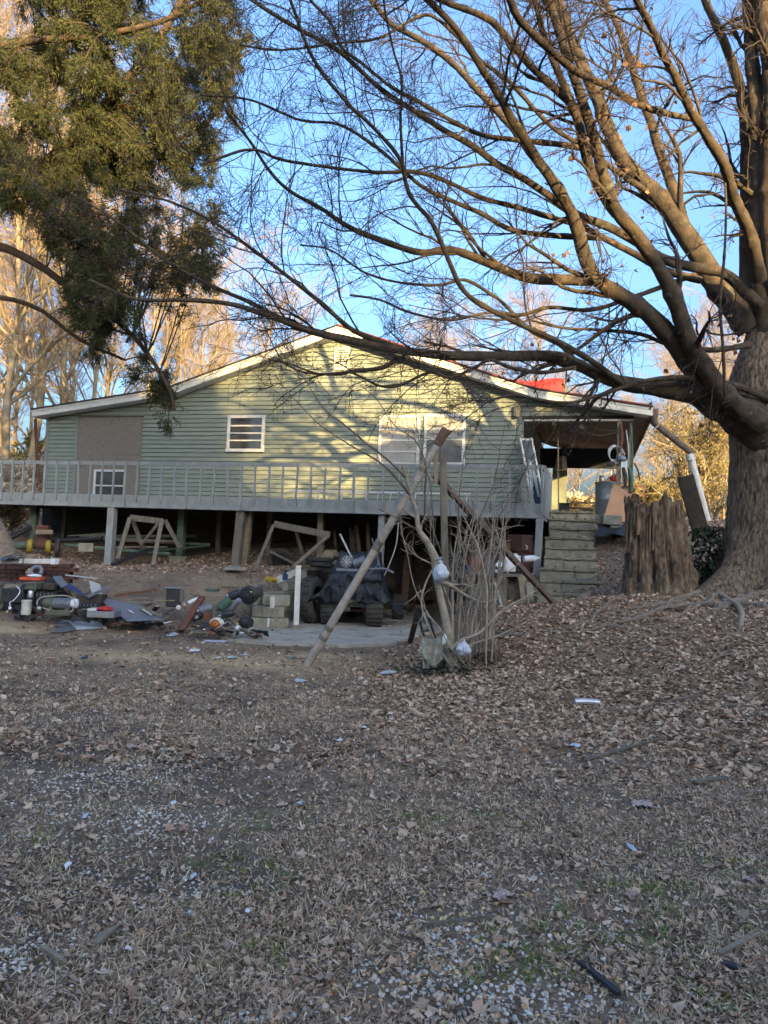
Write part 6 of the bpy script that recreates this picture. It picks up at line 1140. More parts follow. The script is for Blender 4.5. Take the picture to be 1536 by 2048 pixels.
slab4('black_plank', 'blue', 'dark blue plank sloping down right of the black box', 'plank', [(130, 1172), (170, 1195), (176, 1192), (140, 1166)], [12.8, 12.6, 12.6, 12.9], .05)
one(MB().beam(gj(174, 1194, 12.5), gj(218, 1174, 12.8), .05, .04), 'grey_bar', 'greysteel', 'grey bar slanting above the blue grey panel', 'bar'); one(MB().beam(gj(131, 1150, 13.2), gj(195, 1157, 13.1), .02, .02), 'thin_rod', 'alu', 'thin pale rod lying on the grass above the scrap', 'rod')
slab4('post_stub', 'greywood', 'grey short upright stub behind the blue grey panel', 'stub', [(177, 1160), (184, 1190), (205, 1190), (200, 1168)], [13.0, 12.9, 12.9, 13.0], .03)
slab4('dark_flap', 'black', 'dark folded rubber flap over the left heap', 'flap', [(38, 1178), (45, 1168), (68, 1163), (66, 1178)], [12.7, 12.8, 12.8, 12.6], .02)
slab4('flat_board', 'palewood', 'pale flat board lying on the scrap below the orange tray', 'board', [(10, 1168), (88, 1166), (80, 1175), (5, 1178)], [13.2, 13.2, 12.8, 12.8], .02)
# black housings and grilles: the dark mass of the heap
for i, (a, b, c_, d_, mt, lb) in enumerate([(0, 1178, 45, 1206, 'black', 'black appliance housing at the left edge of the heap'), (25, 1188, 62, 1228, 'black', 'tall black cabinet left of the paint can'), (68, 1180, 110, 1210, 'black', 'black housing with vent slots behind the paint can'), (118, 1205, 195, 1222, 'black', 'low black grille unit behind the green compressor'), (150, 1190, 200, 1206, 'darkwood', 'dark carton under the grey bar'), (0, 1212, 30, 1238, 'black', 'black box lowest at the left edge'), (48, 1165, 72, 1180, 'olive', 'olive drab case on the upper heap'), (82, 1168, 104, 1180, 'darkwood', 'dark wooden case beside the black speaker box')]):
    p = gj((a + c_) / 2, d_, 12.5 + .1 * (i % 3)); w_ = (c_ - a) * 12.5 / F_PX; h_ = (d_ - b) * 12.5 / F_PX; o = T('scrap_housing', lb, 'appliance', p, 'black housings in the scrap heap'); cc = p + [0, .18, h_ / 2]
    rzz = random.uniform(-.2, .2); part(MB().box(cc, (w_, .34, h_), rzz), 'body', mt, o, bev=.012)
    for k in range(int(w_ / .06)):
        part(MB().frame(cc + [math.cos(rzz) * (-w_ / 2 + .03 + k * .06) + math.sin(rzz) * .175, math.sin(rzz) * (-w_ / 2 + .03 + k * .06) - math.cos(rzz) * .175, h_ * .2], (.008, 0, 0), (0, .006, 0), (0, 0, h_ * .14)), 'vent_slot', 'greysteel' if i in (2, 3) else 'black', o)
o = T('metal_tray', 'shallow galvanised tray with a red cloth in it', 'tray', gj(208, 1233, 12.2)); c = gj(208, 1224, 12.25); part(MB().box(c + [0, 0, -.03], (.44, .3, .10)), 'tray', 'steel', o, bev=.01); part(MB().box(c + [-.15, 0, .04], (.14, .26, .03)), 'pan', 'white', o); one(MB().blob(c + [.02, -.02, .05], (.13, .09, .05), 2, .5, 2), 'red_cloth', 'red', 'crumpled dark red cloth in the galvanised tray', 'cloth', smooth=True)
o = T('compressor', 'green cylindrical pump with ribbed motor and white cord loop', 'pump', gj(118, 1228, 12.2)); c = gj(120, 1207, 12.2)
part(MB().lathe(c + [-.28, 0, 0], [(.03, 0), (.07, .03), (.085, .08), (.085, .2)], 18, (1, 0, 0)), 'green_housing', 'olive', o, smooth=True); part(MB().lathe(c + [-.08, 0, 0], [(.085, 0)] + [(.085 + .012 * (k % 2), .02 + k * .018) for k in range(13)] + [(.08, .27)], 20, (1, 0, 0)), 'ribbed_motor', 'greysteel', o)
part(MB().lathe(c + [.19, 0, .01], [(.07, 0), (.075, .02), (.075, .08), (.03, .1)], 16, (1, 0, 0)), 'end_cap', 'plastic', o, smooth=True); part(MB().box(c + [0, 0, -.14], (.40, .18, .09)), 'base', 'olive', o, bev=.01)
for dx in (-.12, .14): part(MB().box(c + [dx, 0, -.08], (.05, .14, .10)), 'foot', 'olive', o)
part(MB().tube(catmull([c + [-.12, -.1, -.1], c + [-.31, -.1, -.03], c + [-.28, -.1, .08], c + [-.1, -.1, .12], c + [.15, -.1, .13], c + [.27, -.1, .05], c + [.25, -.1, -.08], c + [.2, -.1, -.12]], 28), .008, 6), 'cord', 'rope', o)
o = T('paint_can', 'rust stained white paint can with brown top', 'can', gj(52, 1229, 12.15)); c = gj(52, 1229, 12.15); part(MB().lathe(c, [(.072, 0), (.074, .005), (.074, .21), (.078, .215), (.078, .225)], 22), 'can', 'white', o, smooth=True); part(MB().lathe(c, [(.076, .222), (.07, .215), (.01, .213)], 22), 'lid', 'rust', o)
one(MB().lathe(gj(61, 1195, 12.3), [(.045, 0), (.045, .1), (.04, .11)], 12), 'tin_cup', 'steel', 'small grey cup on the heap above the paint can', 'cup', smooth=True)
one(MB().tube(catmull([gj(33, 1172, 12.4), gj(40, 1183, 12.3), gj(28, 1200, 12.2), gj(19, 1205, 12.1), gj(21, 1213, 12.1)], 14), .006, 5), 'power_cable', 'plastic', 'thin white cord with plug dangling down the heap', 'cord'); one(MB().box(gj(20, 1216, 12.08), (.04, .03, .045)), 'plug', 'plastic', 'white plug at the end of the thin cord', 'plug', bev=.005)
o = T('hand_cart_wheel', 'small blue grey wheel leaning by the paint can', 'wheel', gj(78, 1222, 12.1)); part(MB().lathe(gj(78, 1217, 12.1), [(.02, 0), (.05, 0), (.06, .02), (.06, .05), (.02, .06)], 16, (.2, -1, 0)), 'tyre', 'rubber', o); part(MB().lathe(gj(78, 1217, 12.05), [(.035, 0), (.02, .02), (.005, .03)], 12, (.2, -1, 0)), 'hub', 'alu', o)
for i, (a, b, Y1, Y2, w_, mt, lb) in enumerate([((230, 1191), (312, 1180), 13.3, 13.4, .06, 'rust', 'rusty brown beam lying behind the scrap'), ((198, 1203), (335, 1205), 12.9, 12.9, .05, 'rust', 'dull flat bar behind the blue grey panel'), ((165, 1218), (180, 1219), 12.3, 12.3, .012, 'alu', 'short thin rod by the tray'), ((280, 1215), (325, 1232), 12.6, 12.4, .05, 'brownwood', 'weathered plank right of the panel'), ((290, 1213), (318, 1200), 12.9, 13.0, .04, 'black', 'black strut near the black machine'), ((200, 1198), (300, 1196), 13.1, 13.1, .04, 'oldwood', 'grey plank along the back of the scrap')]):
    one(MB().beam(gj(*a, Y1), gj(*b, Y2), w_, w_ * .7), 'scrap_bar', 'oldwood' if mt in ('rust', 'brownwood') and i != 0 else mt, lb, 'bar', 'bars behind the scrap heap')
o = T('black_machine', 'small black machine with clear top and white knob', 'machine', gj(347, 1216, 13.0)); c = gj(348, 1195, 13.0); part(MB().box(c, (.24, .24, .30), .2), 'body', 'black', o, bev=.02); part(MB().box(c + [.13, -.02, .04], (.07, .14, .2), .2), 'reservoir', 'screen', o, bev=.01); part(MB().box(c + [-.02, -.02, .16], (.28, .22, .02), .2), 'top_plate', 'greysteel', o); part(MB().beam(c + [-.28, -.13, -.05], c + [.05, -.14, -.04], .02, .02), 'handle_bar', 'palewood', o); part(MB().lathe(c + [.12, -.13, -.15], [(.04, 0), (.04, .02), (.02, .03)], 14, (0, -1, 0)), 'knob', 'white', o)
# loose bits that fill the heaps
kinds = [('scrap_plate', 'small bent dark plate in the scrap heap', 'scrap', 'black'), ('scrap_board', 'short grey board bit in the scrap heap', 'board', 'oldwood'), ('scrap_pipe', 'short dark pipe bit in the scrap heap', 'pipe', 'rust'), ('scrap_chunk', 'dark lump of metal in the scrap heap', 'scrap', 'rubber'), ('scrap_strip', 'pale thin strip in the scrap heap', 'strip', 'alu'), ('scrap_card', 'pale torn card piece in the scrap heap', 'card', 'paper')]
for i in range(150):
    px = random.uniform(-5, 345) if i % 3 else random.uniform(385, 525); py = random.uniform(1172, 1240) if i % 3 else random.uniform(1195, 1252); Y1 = 12.2 + (1240 - py) / 70 * 1.1
    p = W(px, py, Y1); p[2] = max(tz(p[0], p[1]) + .02, min(p[2], tz(p[0], p[1]) + (.30 if px < 200 else .12))); k_ = random.choice((0, 0, 0, 1, 1, 2, 3, 3, 4, 5)); n_, lb, ct, mt = kinds[k_]; d = nrm(rng.normal(size=3) * [1, .6, .25]); L_ = random.uniform(.05, .20)
    m = MB()
    if k_ == 0: u_ = nrm(np.cross(d, rng.normal(size=3))); v_ = np.cross(d, u_); m.add([p - d * L_ - u_ * .05, p + d * L_ - u_ * .08, p + d * L_ * .8 + u_ * .07, p - d * L_ + u_ * .06, p + v_ * .03 - u_ * .02, p + v_ * .03 + u_ * .04], [(0, 4, 5, 3), (4, 1, 2, 5)])
    elif k_ == 1: m.beam(p - d * L_ * 1.6, p + d * L_ * 1.6, .045, .02)
    elif k_ == 2: m.tube([p - d * L_, p + d * L_], .018, 8)
    elif k_ == 3: m.blob(p, (.05, .04, .04), 1, .6, i)
    elif k_ == 4: m.beam(p - d * L_ * 1.3, p + d * L_ * 1.3, .012, .008)
    else: m.add([p, p + [.07, .02, .01], p + [.08, .07, .02], p + [.01, .06, .015]], [(0, 1, 2, 3)])
    one(m, n_, mt, lb + (' left of the steel channel' if i % 3 else ' around the old motors'), ct, 'loose bits of scrap')
# the steel channel and the motor pile
o = T('steel_channel', 'rust brown square steel channel lying towards the camera', 'beam', G(363, 1270)); a, b = G(362, 1268) + [0, 0, .05], W(404, 1194, 13.4); part(MB().beam(a, b, .11, .06), 'channel', 'rust', o, bev=.004); part(MB().beam(a + (a - b) * .004, a, .08, .035), 'open_end', 'black', o)
one(MB().tube([gj(376, 1206, 13.3), gj(400, 1196, 13.4)], .035, 10), 'pink_tube', 'plastic', 'short pale tube beside the rusty channel', 'tube')
def motor(px, py, Y_, r_, L_, ax, mt, lb, end='alu'):
    c = gj(px, py, Y_); ax = np.array(ax, float); ax /= np.linalg.norm(ax); o = T('scrap_motor', lb, 'motor', c - [0, 0, r_], 'motors in the scrap pile')
    part(MB().lathe(c - ax * L_ / 2, [(r_ * .3, 0), (r_ * .9, .01), (r_, L_ * .15)] + [(r_ * (1 + .04 * (k % 2)), L_ * (.2 + .05 * k)) for k in range(12)] + [(r_, L_ * .85), (r_ * .9, L_), (r_ * .3, L_ * 1.01)], 22, ax), 'body', mt, o)
    e_ = c - ax * L_ / 2; part(MB().lathe(e_, [(r_ * .6, -.001), (r_ * .55, -.02), (r_ * .15, -.03), (r_ * .12, -.06), (.003, -.062)], 16, ax), 'shaft_end', end, o); return o
motor(498, 1190, 13.2, .155, .14, (.15, 1, .15), 'black', 'big round black reel at the top of the scrap pile', 'black'); motor(433, 1248, 12.8, .10, .2, (.3, 1, 0), 'white', 'round lamp with amber ribbed glass lying low in the pile', 'orangeglass')
motor(449, 1208, 13.1, .085, .24, (.7, .3, .7), 'green', 'teal green box motor in the middle of the pile', 'green'); motor(410, 1218, 13.1, .075, .22, (.9, .3, .3), 'greysteel', 'bare grey motor at the left of the pile'); motor(492, 1245, 12.9, .09, .2, (.85, -.5, 0), 'black', 'black open ended canister at the right of the pile', 'black')
motor(475, 1256, 12.8, .05, .05, (.1, 1, .1), 'alu', 'small finned aluminium disc on the ground'); motor(513, 1185, 13.2, .09, .2, (.8, .4, .1), 'rubber', 'dark round motor under the wall top'); motor(468, 1190, 13.3, .08, .2, (.9, .2, .3), 'black', 'black motor behind the green one'); motor(455, 1228, 12.95, .06, .2, (1, .1, .2), 'black', 'black cylinder under the green motor'); motor(470, 1212, 13.0, .05, .3, (.6, -.4, .8), 'steel', 'pair of steel tubes angled in the pile')
motor(398, 1232, 13.0, .06, .12, (.4, 1, .3), 'black', 'black fan motor beside the rusty channel')
# amber glass front
c = gj(430, 1250, 12.68); one(MB().lathe(c, [(.094, .0), (.085, -.03), (.05, -.05), (.004, -.056)], 18, (.3, 1, 0)), 'amber_lens', 'orangeglass', 'amber ribbed glass face of the fallen lamp', 'lens')
for i, (px, py, Y_, sz, mt, lb) in enumerate([(415, 1233, 12.95, (.14, .12, .14), 'rust', 'small rusty cube motor box'), (440, 1190, 13.4, (.24, .2, .02), 'palewood', 'torn cardboard behind the pile'), (425, 1180, 13.5, (.2, .2, .05), 'green', 'faded green lid on the bank'), (545, 1205, 13.5, (.07, .05, .2), 'white', 'white bent bracket on the block wall face'), (552, 1232, 13.4, (.06, .05, .2), 'palewood', 'pale splintered lath below the bracket'), (537, 1245, 13.3, (.04, .04, .16), 'white', 'white strip standing at the wall foot'), (512, 1173, 13.6, (.07, .07, .06), 'greysteel', 'small grey box above the round motor'), (385, 1238, 13.0, (.12, .06, .08), 'black', 'black switch box by the channel')]):
    one(MB().box(gj(px, py, Y_), sz, random.uniform(-.5, .5)), 'scrap_piece', mt, lb, 'scrap', 'odd pieces in the scrap pile', bev=.006)
for i in range(7): c = gj(430 + i * 9, 1232 + (i % 3) * 6, 12.9); one(MB().tube(catmull([c, c + [.08, -.02, .05], c + [.16, -.05, -.01], c + [.1 + .05 * (i % 2), -.1, -.04]], 9), .008, 5), 'loose_hose', 'black', ('leftmost', 'second', 'third', 'middle', 'fifth', 'sixth', 'rightmost')[i] + ' of the short black hoses at the foot of the scrap pile', 'hose', 'black hoses in the scrap pile')
slab4('flat_stone', 'block', 'flat tan cardboard flattened under the deck posts', 'cardboard', [(448, 1137), (452, 1133), (478, 1133), (494, 1138)], [15.6, 16, 16, 15.7], .03)

# ---- litter on the yard
def flat(px, py, pw, ph, mt, lb, cat, name, n=9, lift=.012, seed=0):
    random.seed(seed + 5); g = G(px, py); k = g[1] / F_PX; ks = k * math.hypot(g[1], EYE) / EYE * .9; P = []
    for i in range(n):
        a = i / n * 6.283; r_ = random.uniform(.7, 1.1); x, y = g[0] + math.cos(a) * pw / 2 * k * r_, g[1] + math.sin(a) * ph / 2 * ks * r_; P.append((x, y, max(tz(x, y), .016 if onslab(np.array([x]), np.array([y]))[0] else -1) + lift + random.uniform(0, .012)))
    c = np.mean(P, axis=0) + [0, 0, .012]; one(MB().add(P + [c], [(i, (i + 1) % n, n) for i in range(n)]), name, mt, lb, cat)
FL = [(165, 1252, 90, 12, 'bag', 'crumpled white plastic film in front of the scrap heap', 'plastic film', 'plastic_film'), (128, 1262, 40, 14, 'screen', 'grey wet patch of cloth in front of the scrap heap', 'cloth', 'grey_cloth'), (130, 1250, 50, 8, 'screen', 'second grey cloth above the wet one', 'cloth', 'grey_cloth'),
      (345, 1272, 25, 10, 'bag', 'pale blue film at the tip of the steel channel', 'plastic film', 'plastic_film'), (430, 1284, 60, 6, 'bag', 'white film strip along the slab edge', 'plastic film', 'plastic_film'), (390, 1302, 22, 7, 'paper', 'white scrap on the sandy patch', 'paper', 'paper_scrap'), (436, 1318, 12, 5, 'paper', 'small cream scrap on the sandy patch', 'paper', 'paper_scrap'), (463, 1317, 22, 6, 'bag', 'pale blue scrap on the sandy patch', 'paper', 'paper_scrap'),
      (488, 1311, 24, 5, 'bag', 'bright strip right of the pale blue scrap', 'paper', 'paper_scrap'), (583, 1315, 24, 6, 'block', 'flat grey stone near the pole foot', 'stone', 'flat_stone'), (600, 1364, 26, 9, 'bag', 'crumpled clear wrapper below the pole foot', 'wrapper', 'plastic_wrapper'), (775, 1348, 44, 10, 'bag', 'torn white plastic in the leaves left of the shrub', 'plastic', 'torn_plastic'),
      (728, 1455, 14, 6, 'green', 'small greenish flat stone in the yard', 'stone', 'flat_stone'), (728, 1458, 14, 5, 'paper', 'white chip beside the greenish stone', 'paper', 'paper_scrap'), (679, 1484, 16, 5, 'paper', 'white paper sliver in mid yard', 'paper', 'paper_scrap'), (346, 1612, 12, 8, 'paper', 'bright white scrap on the gravel patch', 'paper', 'paper_scrap'), (171, 1637, 12, 9, 'bag', 'pale scrap on the left gravel', 'paper', 'paper_scrap'),
      (598, 1612, 14, 9, 'bag', 'crumpled foil right of the small gravel patch', 'foil', 'foil_scrap'), (386, 1758, 14, 14, 'bag', 'wrinkled clear wrapper in the near grass', 'wrapper', 'plastic_wrapper'), (136, 1738, 14, 12, 'paper', 'white scrap in the left grass', 'paper', 'paper_scrap'), (494, 1831, 13, 8, 'plastic', 'white plastic ring shard in the near grass', 'plastic', 'plastic_shard'), (256, 1906, 14, 6, 'plastic', 'white tube end beside the hooked twig', 'plastic', 'plastic_shard'),
      (1150, 1494, 22, 7, 'bag', 'pale crumpled wrapper in the leaf edge', 'wrapper', 'plastic_wrapper'), (1122, 1476, 12, 7, 'pebble', 'pale stone near the leaf edge', 'stone', 'flat_stone'), (1262, 1700, 16, 22, 'bag', 'blue grey foil leaf in the right grass', 'foil', 'foil_scrap'), (170, 1317, 12, 6, 'blue', 'small turquoise scrap left of the sandy patch', 'scrap', 'plastic_shard'), (102, 1318, 26, 6, 'tanslab', 'pinkish flat shard at left', 'shard', 'clay_shard'), (292, 1289, 24, 6, 'tanslab', 'pink flat shard above the sandy patch', 'shard', 'clay_shard'),
      (278, 1257, 34, 7, 'darkwood', 'flat dark board piece in front of the panel', 'board', 'board_piece'), (305, 1247, 30, 5, 'palewood', 'pale splinter board by the panel tip', 'board', 'board_piece'), (1385, 1925, 0, 0, None, '', '', '')]
for i, f_ in enumerate(FL):
    if f_[4] is None: continue
    mt = f_[4] if f_[4] != 'pebble' else 'concrete'; flat(*f_[:4], mt, *f_[5:], seed=i)
random.seed(77)
def leafthing(px, py, w_, mt, lb, rot, seed):
    g = G(px, py); s = w_ / F_PX * g[1]; n_ = 22; P = [(g[0], g[1], g[2] + .02)]
    for i in range(n_):
        a = rot + i / n_ * 6.283; r_ = s * .5 * (1 if i % 4 == 0 else (.55 if i % 2 else .72)); P.append((g[0] + math.cos(a) * r_, g[1] + math.sin(a) * r_ * 1.1, g[2] + .012 + .022 * abs(math.sin(a * 1.5 + seed))))
    one(MB().add(P, [(0, i, i % n_ + 1) for i in range(1, n_ + 1)]), 'maple_leaf', mt, lb, 'leaf', 'large fallen leaves')
M['bigleaf'] = pm('big_leaf', (.34, .25, .20), (.22, .15, .12), 60, .8, .3, 90); M['bigleafp'] = pm('big_leaf_pink', (.42, .31, .27), (.30, .21, .18), 60, .8, .3, 90)
for i, (px, py, w_, mt, lb, rt) in enumerate([(1003, 1800, 52, 'bigleafp', 'large pinkish fallen leaf beside the near gravel', .3), (1285, 1615, 60, 'bigleafp', 'largest tan leaf lying at the right below the quartz', 1.2), (1040, 1640, 26, 'bigleaf', 'brown curled leaf right of the green tufts', 2), (950, 1660, 22, 'bigleaf', 'brown leaf left of the curled one', .6), (648, 1968, 40, 'bigleaf', 'orange brown leaf near the bottom centre', .9), (1497, 1768, 34, 'bigleafp', 'pale leaf at the right edge', 1.9), (1262, 1800, 40, 'bigleaf', 'grey brown leaf below the green weeds', 2.4), (700, 1720, 24, 'bigleafp', 'pale leaf centre yard', .2), (453, 1905, 34, 'bigleaf', 'broad brown leaf near the hooked twig', 1.5), (345, 1590, 24, 'bigleaf', 'brown folded leaf by the small gravel', .7), (270, 1500, 36, 'bigleafp', 'tan leaf pair above the left gravel', 1), (1480, 1450, 30, 'bigleafp', 'pale leaf among yellow pebbles', .4), (1185, 1930, 30, 'bigleaf', 'leaf beside the black pipe', 3), (780, 1840, 26, 'bigleaf', 'leaf left of the near gravel', 2.1)]): leafthing(px, py, w_, mt, lb, rt, i)
o = T('black_pipe', 'black slotted plastic strip lying in the near right grass', 'pipe', G(1200, 1965)); a, b = G(1160, 1935) + [0, 0, .02], G(1238, 2000) + [0, 0, .02]; part(MB().beam(a, b, .022, .018), 'strip', 'black', o, bev=.002)
one(MB().box(G(1462, 1938) + [0, 0, .012], (.055, .035, .02), -.7), 'black_clip', 'black', 'black broken clip at the lower right', 'clip', bev=.004)
o = T('foil_can', 'flattened silver can lying on the leaves right of centre', 'can', G(1174, 1412)); g = G(1174, 1412); part(MB().tube(catmull([g + [-.12, 0, .035], g + [0, .01, .04], g + [.12, 0, .035]], 9), [.03, .034, .033, .03, .032, .033, .034, .033, .03], 12), 'body', 'alu', o, smooth=True); part(MB().lathe(g + [.12, 0, .035], [(.03, 0), (.031, .004), (.025, .006)], 12, (1, 0, 0)), 'rim', 'steel', o)
for i, (a, b, w_, mt, lb) in enumerate([((190, 1900), (232, 1868), .022, 'palewood', 'weathered wedge of wood in the left foreground'), ((82, 1906), (126, 1940), .014, 'palewood', 'pale stick of wood at the lower left'), ((1330, 1408), (1400, 1395), .03, 'oldwood', 'bark strip right of the silver can'), ((1170, 1525), (1330, 1480), .018, 'oldwood', 'long weathered strip by the yellow gravel'), ((1390, 1570), (1460, 1562), .03, 'oldwood', 'flat bark slab at the right'), ((850, 1860), (990, 1845), .008, 'oldwood', 'thin straight stalk in near grass'), ((1440, 1920), (1520, 1880), .014, 'palewood', 'tan broken stick bottom right')]):
    p, q_ = G(*a) + [0, 0, .015], G(*b) + [0, 0, .02]; v_ = (q_ - p) / np.linalg.norm(q_ - p); sd = np.cross(v_, Z0) * w_; one(MB().prism([p - sd * .9, p + sd * .6, q_ + sd * .25, q_ - sd * .35, (p + q_) / 2 - sd * 1.1], (0, 0, .012)), 'wood_chip', mt, lb, 'wood chip', 'wood chips on the yard')
for i, (px, py, s) in enumerate([(732, 1552, 10), (1328, 1505, 16), (1395, 1535, 16), (1270, 1535, 14), (940, 1620, 12), (870, 1650, 10), (620, 1605, 8), (165, 1900, 9), (1290, 1545, 12), (1190, 1920, 14), (965, 1950, 16), (860, 1925, 10), (636, 1710, 8), (446, 1780, 12), (430, 1776, 12), (470, 1782, 10), (1112, 1785, 9), (1235, 1545, 12), (1460, 1435, 14), (1240, 1440, 12)]):
    g = G(px, py); r_ = s / F_PX * g[1] * .5; one(MB().blob(g + [0, 0, r_ * .35], (r_, r_ * .8, r_ * .6), 2, .35, i), 'yard_stone', 'tanslab' if i in (1, 2, 3, 8, 17, 18, 19, 11) else 'concrete', ('tan stone ' if i in (1, 2, 3, 8, 17, 18, 19, 11) else 'pale grey stone ') + ['mid yard by itself', 'at the gravel top', 'largest of the quartz patch', 'left in the quartz patch', 'beside the red soil', 'below the red soil', 'by the crumpled foil', 'on the lower left gravel', 'beside the left quartz stone', 'near the black strip', 'by the bottom leaf', 'on the small orange gravel', 'in matted grass', 'middle of three in near grass', 'left of three in near grass', 'right of three in near grass', 'right of the pinkish leaf', 'low in the quartz patch', 'at the right gravel edge', 'in leaves near the silver can'][i], 'stone', 'single stones on the yard', smooth=True)
# ---- shrub with suckers, bag, rags
sg = G(900, 1338); sh = T('yard_shrub', 'bare multi stemmed shrub with long whips growing in the leaves', 'shrub', sg)
SL = [([(905, 1340), (893, 1250), (880, 1190), (872, 1150), (868, 1110)], 15, 9, 9.2, 9.2), ([(872, 1120), (855, 1085), (838, 1060), (832, 1020), (820, 985), (812, 955), (806, 930)], 11, 3, 9.2, 9), ([(838, 1062), (800, 1040), (780, 1030), (757, 1018)], 4, 2, 9.2, 9),
      ([(835, 1010), (800, 965), (760, 925), (700, 890), (640, 850), (600, 810), (572, 780)], 4.5, 1.3, 9.2, 8.4), ([(812, 955), (770, 915), (730, 885), (690, 850), (650, 820), (610, 760), (575, 720), (550, 685)], 4, 1.2, 9, 8.2), ([(850, 1040), (850, 980), (852, 930), (830, 880), (800, 860), (780, 840), (755, 800), (720, 770)], 4, 1.2, 9.2, 8.6),
      ([(868, 1110), (866, 1040), (862, 980), (856, 950), (840, 900), (835, 860), (830, 800)], 3.5, 1.2, 9.2, 8.8), ([(865, 1140), (850, 1170), (843, 1210), (860, 1260), (880, 1300), (900, 1330)], 3, 5, 9, 9.1), ([(900, 1300), (925, 1280), (960, 1265), (1000, 1225), (1040, 1200), (1075, 1180)], 7, 1.6, 9.1, 9.6), ([(905, 1310), (940, 1290), (1000, 1270), (1060, 1240), (1110, 1208)], 5, 1.3, 9.1, 10),
      ([(880, 1165), (900, 1170), (930, 1190), (965, 1205), (985, 1200)], 8, 2, 9.2, 9.4), ([(868, 1130), (830, 1110), (810, 1085), (800, 1050)], 3, 1.3, 9.2, 9.1), ([(870, 1250), (840, 1200), (825, 1160), (815, 1110), (805, 1070), (803, 1040)], 3, 1.2, 9.1, 9), ([(940, 1130), (950, 1060), (975, 1000), (990, 960), (1000, 900), (1010, 850)], 4, 1.2, 9.4, 9.2),
      ([(960, 1140), (985, 1080), (1000, 1030), (1030, 980), (1050, 940)], 4, 1.2, 9.4, 9.3), ([(905, 1180), (915, 1100), (918, 1000), (925, 940), (930, 900), (960, 850)], 4, 1.2, 9.3, 9)]
sp1, sr1 = [], []
for si, (px, ra, rb, ya, yb) in enumerate(SL):
    P = limb_pts(px, ya, yb, 20); d = np.linspace(0, 1, 20); r_ = (ra * (1 - d) ** 1.4 + rb * d) / F_PX * 9.2 * (.8 if ra > 6 else .62); v, f = tubes(P[None], r_[None], 10 if ra > 9 else 6); link(mesh_np('stem', v, f.ravel(), np.full(len(f), 4), True), 'stem', M['whip' if si in (2, 3, 4, 5, 6, 13, 14, 15) else 'shrubbark'], sh); sp1.append(P); sr1.append(r_)
for i in range(30):
    x0_, y0_ = random.uniform(900, 990), random.uniform(1180, 1300); x1_ = x0_ + random.uniform(-75, 70); y1_ = random.uniform(985, 1090); mx_ = (x0_ + x1_) / 2 + random.uniform(-26, 26); yy = random.uniform(9.1, 10.2)
    P = limb_pts([(x0_, y0_), (mx_, (y0_ + y1_) / 2), (x1_, y1_)], yy, yy + random.uniform(-.3, .3), 20); P[0, 2] = min(P[0, 2], tz(P[0, 0], P[0, 1]) - .02)
    r_ = np.linspace(random.uniform(1.5, 2.8), .8, 20) / F_PX * 9.2; sp1.append(P); sr1.append(r_); v, f = tubes(P[None], r_[None], 5); link(mesh_np('stem', v, f.ravel(), np.full(len(f), 4), True), 'stem', M['shrubbark'], sh)
a, q_ = grow(np.array(sp1)[1:], np.array(sr1)[1:], 6, .30, 6, .6, .55, .0022, wig=.2, up=.1, t0=.15); a2_, q2_ = grow(a, q_, 2, .15, 4, .6, .7, .0018, wig=.2, up=.05)
v, f = join_np([tubes(a, q_, 4), tubes(a2_, q2_, 3)]); tag(link(mesh_np('twigs', v, f.ravel(), np.full(len(f), 4), True), 'twigs', M['shrubbark'], sh), kind='stuff')
def foldbag(c, rx, rz, ph):
    m = MB()
    def f(u, v):
        a = u * 2 * math.pi; rr_ = math.sin(min(v * 1.15, 1) * math.pi * .93 + .12) ** .7 * (1 - .35 * v); q3 = Vector((math.cos(a), math.sin(a), v * 1.3 + ph)); fo = 1 + .34 * noise.noise(q3 * 1.1) + .30 * (abs(noise.noise(q3 * 2.3)) - .2) + .16 * (abs(noise.noise(q3 * 5.0)) - .15) + .05 * noise.noise(q3 * 11)
        return np.array([c[0] + math.cos(a) * rx * rr_ * fo + .02 * v, c[1] + math.sin(a) * rx * .8 * rr_ * fo, c[2] - rz + 2 * rz * v])
    return m.sheet(f, 60, 26)
bgp = W(879, 1142, 9.0); bg_ = T('plastic_bag', 'white plastic bag tied on the shrub stem', 'bag', bgp - [0, 0, .14])
def bagmesh(c, rx, rz, sd_):
    m = MB(); m.blob(c, (rx, rx * .8, rz), 4, .22, sd_); m.v = [(v[0] + .02 * noise.noise(Vector(v) * 9), v[1] + .02 * noise.noise(Vector(v) * 11 + Vector((5, 0, 0))), v[2] + .012 * noise.noise(Vector(v) * 7) + .006 * noise.noise(Vector(v) * 30)) for v in m.v]; return m
part(foldbag(bgp, .105, .12, 1.0), 'bag', 'bag', bg_, smooth=True); part(MB().lathe(bgp + [0, 0, .10], [(.02, 0), (.014, .025), (.035, .05), (.04, .055)], 14, (-.2, 0, 1), .35), 'knot', 'bag', bg_)
c = W(925, 1296, 9.0); one(foldbag(c, .10, .10, 4.0), 'plastic_bag', 'bag', 'pale bag lying at the foot of the shrub', 'bag'); c = W(887, 1280, 8.95); one(bagmesh(c, .03, .06, 12), 'paper_cup', 'plastic', 'small white cup against the shrub trunk', 'cup')
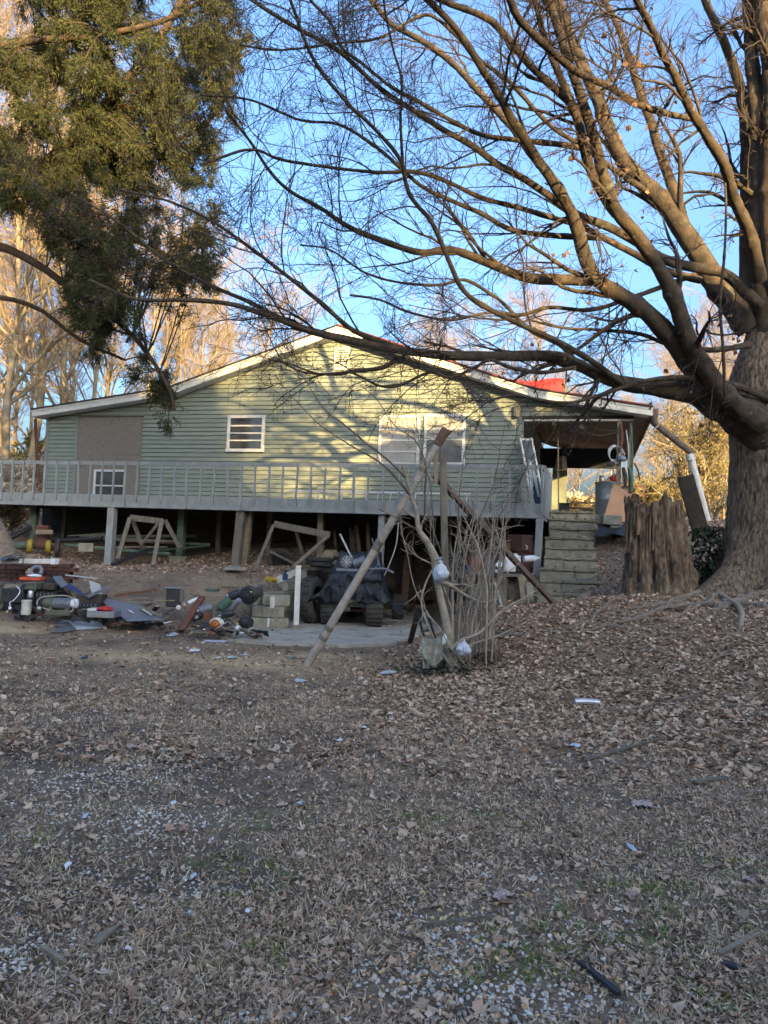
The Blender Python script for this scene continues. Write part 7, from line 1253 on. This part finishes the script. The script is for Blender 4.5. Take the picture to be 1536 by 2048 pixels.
def frag(u, v):
    a = (u - .5) * 2; x = 866 + a * 22 - 4 * v; y = 1280 + v * (52 - 14 * a * a + 10 * a) + 8 * abs(a) * -1; p = W(x, y, 8.95 + .025 * math.cos(a * 8 + v * 2) + .02 * noise.noise(Vector((a * 3, v * 4, 1)))); p[2] += .006 * math.sin(v * 34 + a * 5); return p
one(MB().sheet(frag, 22, 22), 'hanging_rag', 'cloth', 'dirty pale rag draped over the low shrub branches', 'rag', smooth=True)
def frag2(u, v):
    p = W(845 + 14 * u, 1275 + 62 * v, 9.0 + .02 * math.cos(u * 9 + v * 2)); return p
one(MB().sheet(frag2, 12, 16), 'hanging_rag', 'cloth', 'narrow torn rag hanging left of the wide rag', 'rag', smooth=True)
o = T('prop_stake', 'short grey slat leaning left of the shrub trunk', 'slat', G(822, 1290)); part(MB().beam(G(820, 1285), W(838, 1215, 9.9), .08, .03, up=(0, 1, 0)), 'slat', 'oldwood', o)
o = T('black_stand', 'black thin metal stand leaning against the shrub', 'stand', G(850, 1300))
for a, b in (((858, 1310), (832, 1215)), ((878, 1300), (850, 1212)), ((832, 1216), (852, 1213)), ((842, 1262), (868, 1260))): part(MB().beam(W(*a, 9.3), W(*b, 9.4), .022, .022), 'leg', 'black', o)
one(MB().tube(catmull([W(848, 1225, 8.9), W(875, 1250, 8.85), W(905, 1300, 8.8), G(945, 1345) + [0, 0, .02], G(1005, 1356) + [0, 0, .02]], 22), .008, 6), 'pale_cane', 'palewood', 'long pale bent cane curving to the ground right of the shrub', 'cane', smooth=True)
n = 260; gg = G(890, 1348); p = np.stack([rng.normal(gg[0], .32, n), rng.normal(gg[1] + .1, .2, n), np.zeros(n)], -1); p[:, 2] = TZ(p[:, 0], p[:, 1]) + rng.random(n) * .09
iv2 = T('ground_ivy', 'small dark ivy patch at the foot of the shrub', 'ivy', gg); tag(place_mesh(leaf_v, leaf_f, p, rng.uniform(0, 6.28, n), rng.normal(size=(n, 2)) * .4, rng.uniform(.03, .06, n), 'foliage', M['ivy'], iv2), kind='stuff')
one(MB().blob(G(985, 1325) + [0, 0, .1], (.09, .08, .12), 3, .5, 21), 'rotten_branch_end', 'stump', 'rotten knobbly wood end right of the shrub foot', 'wood', smooth=True)
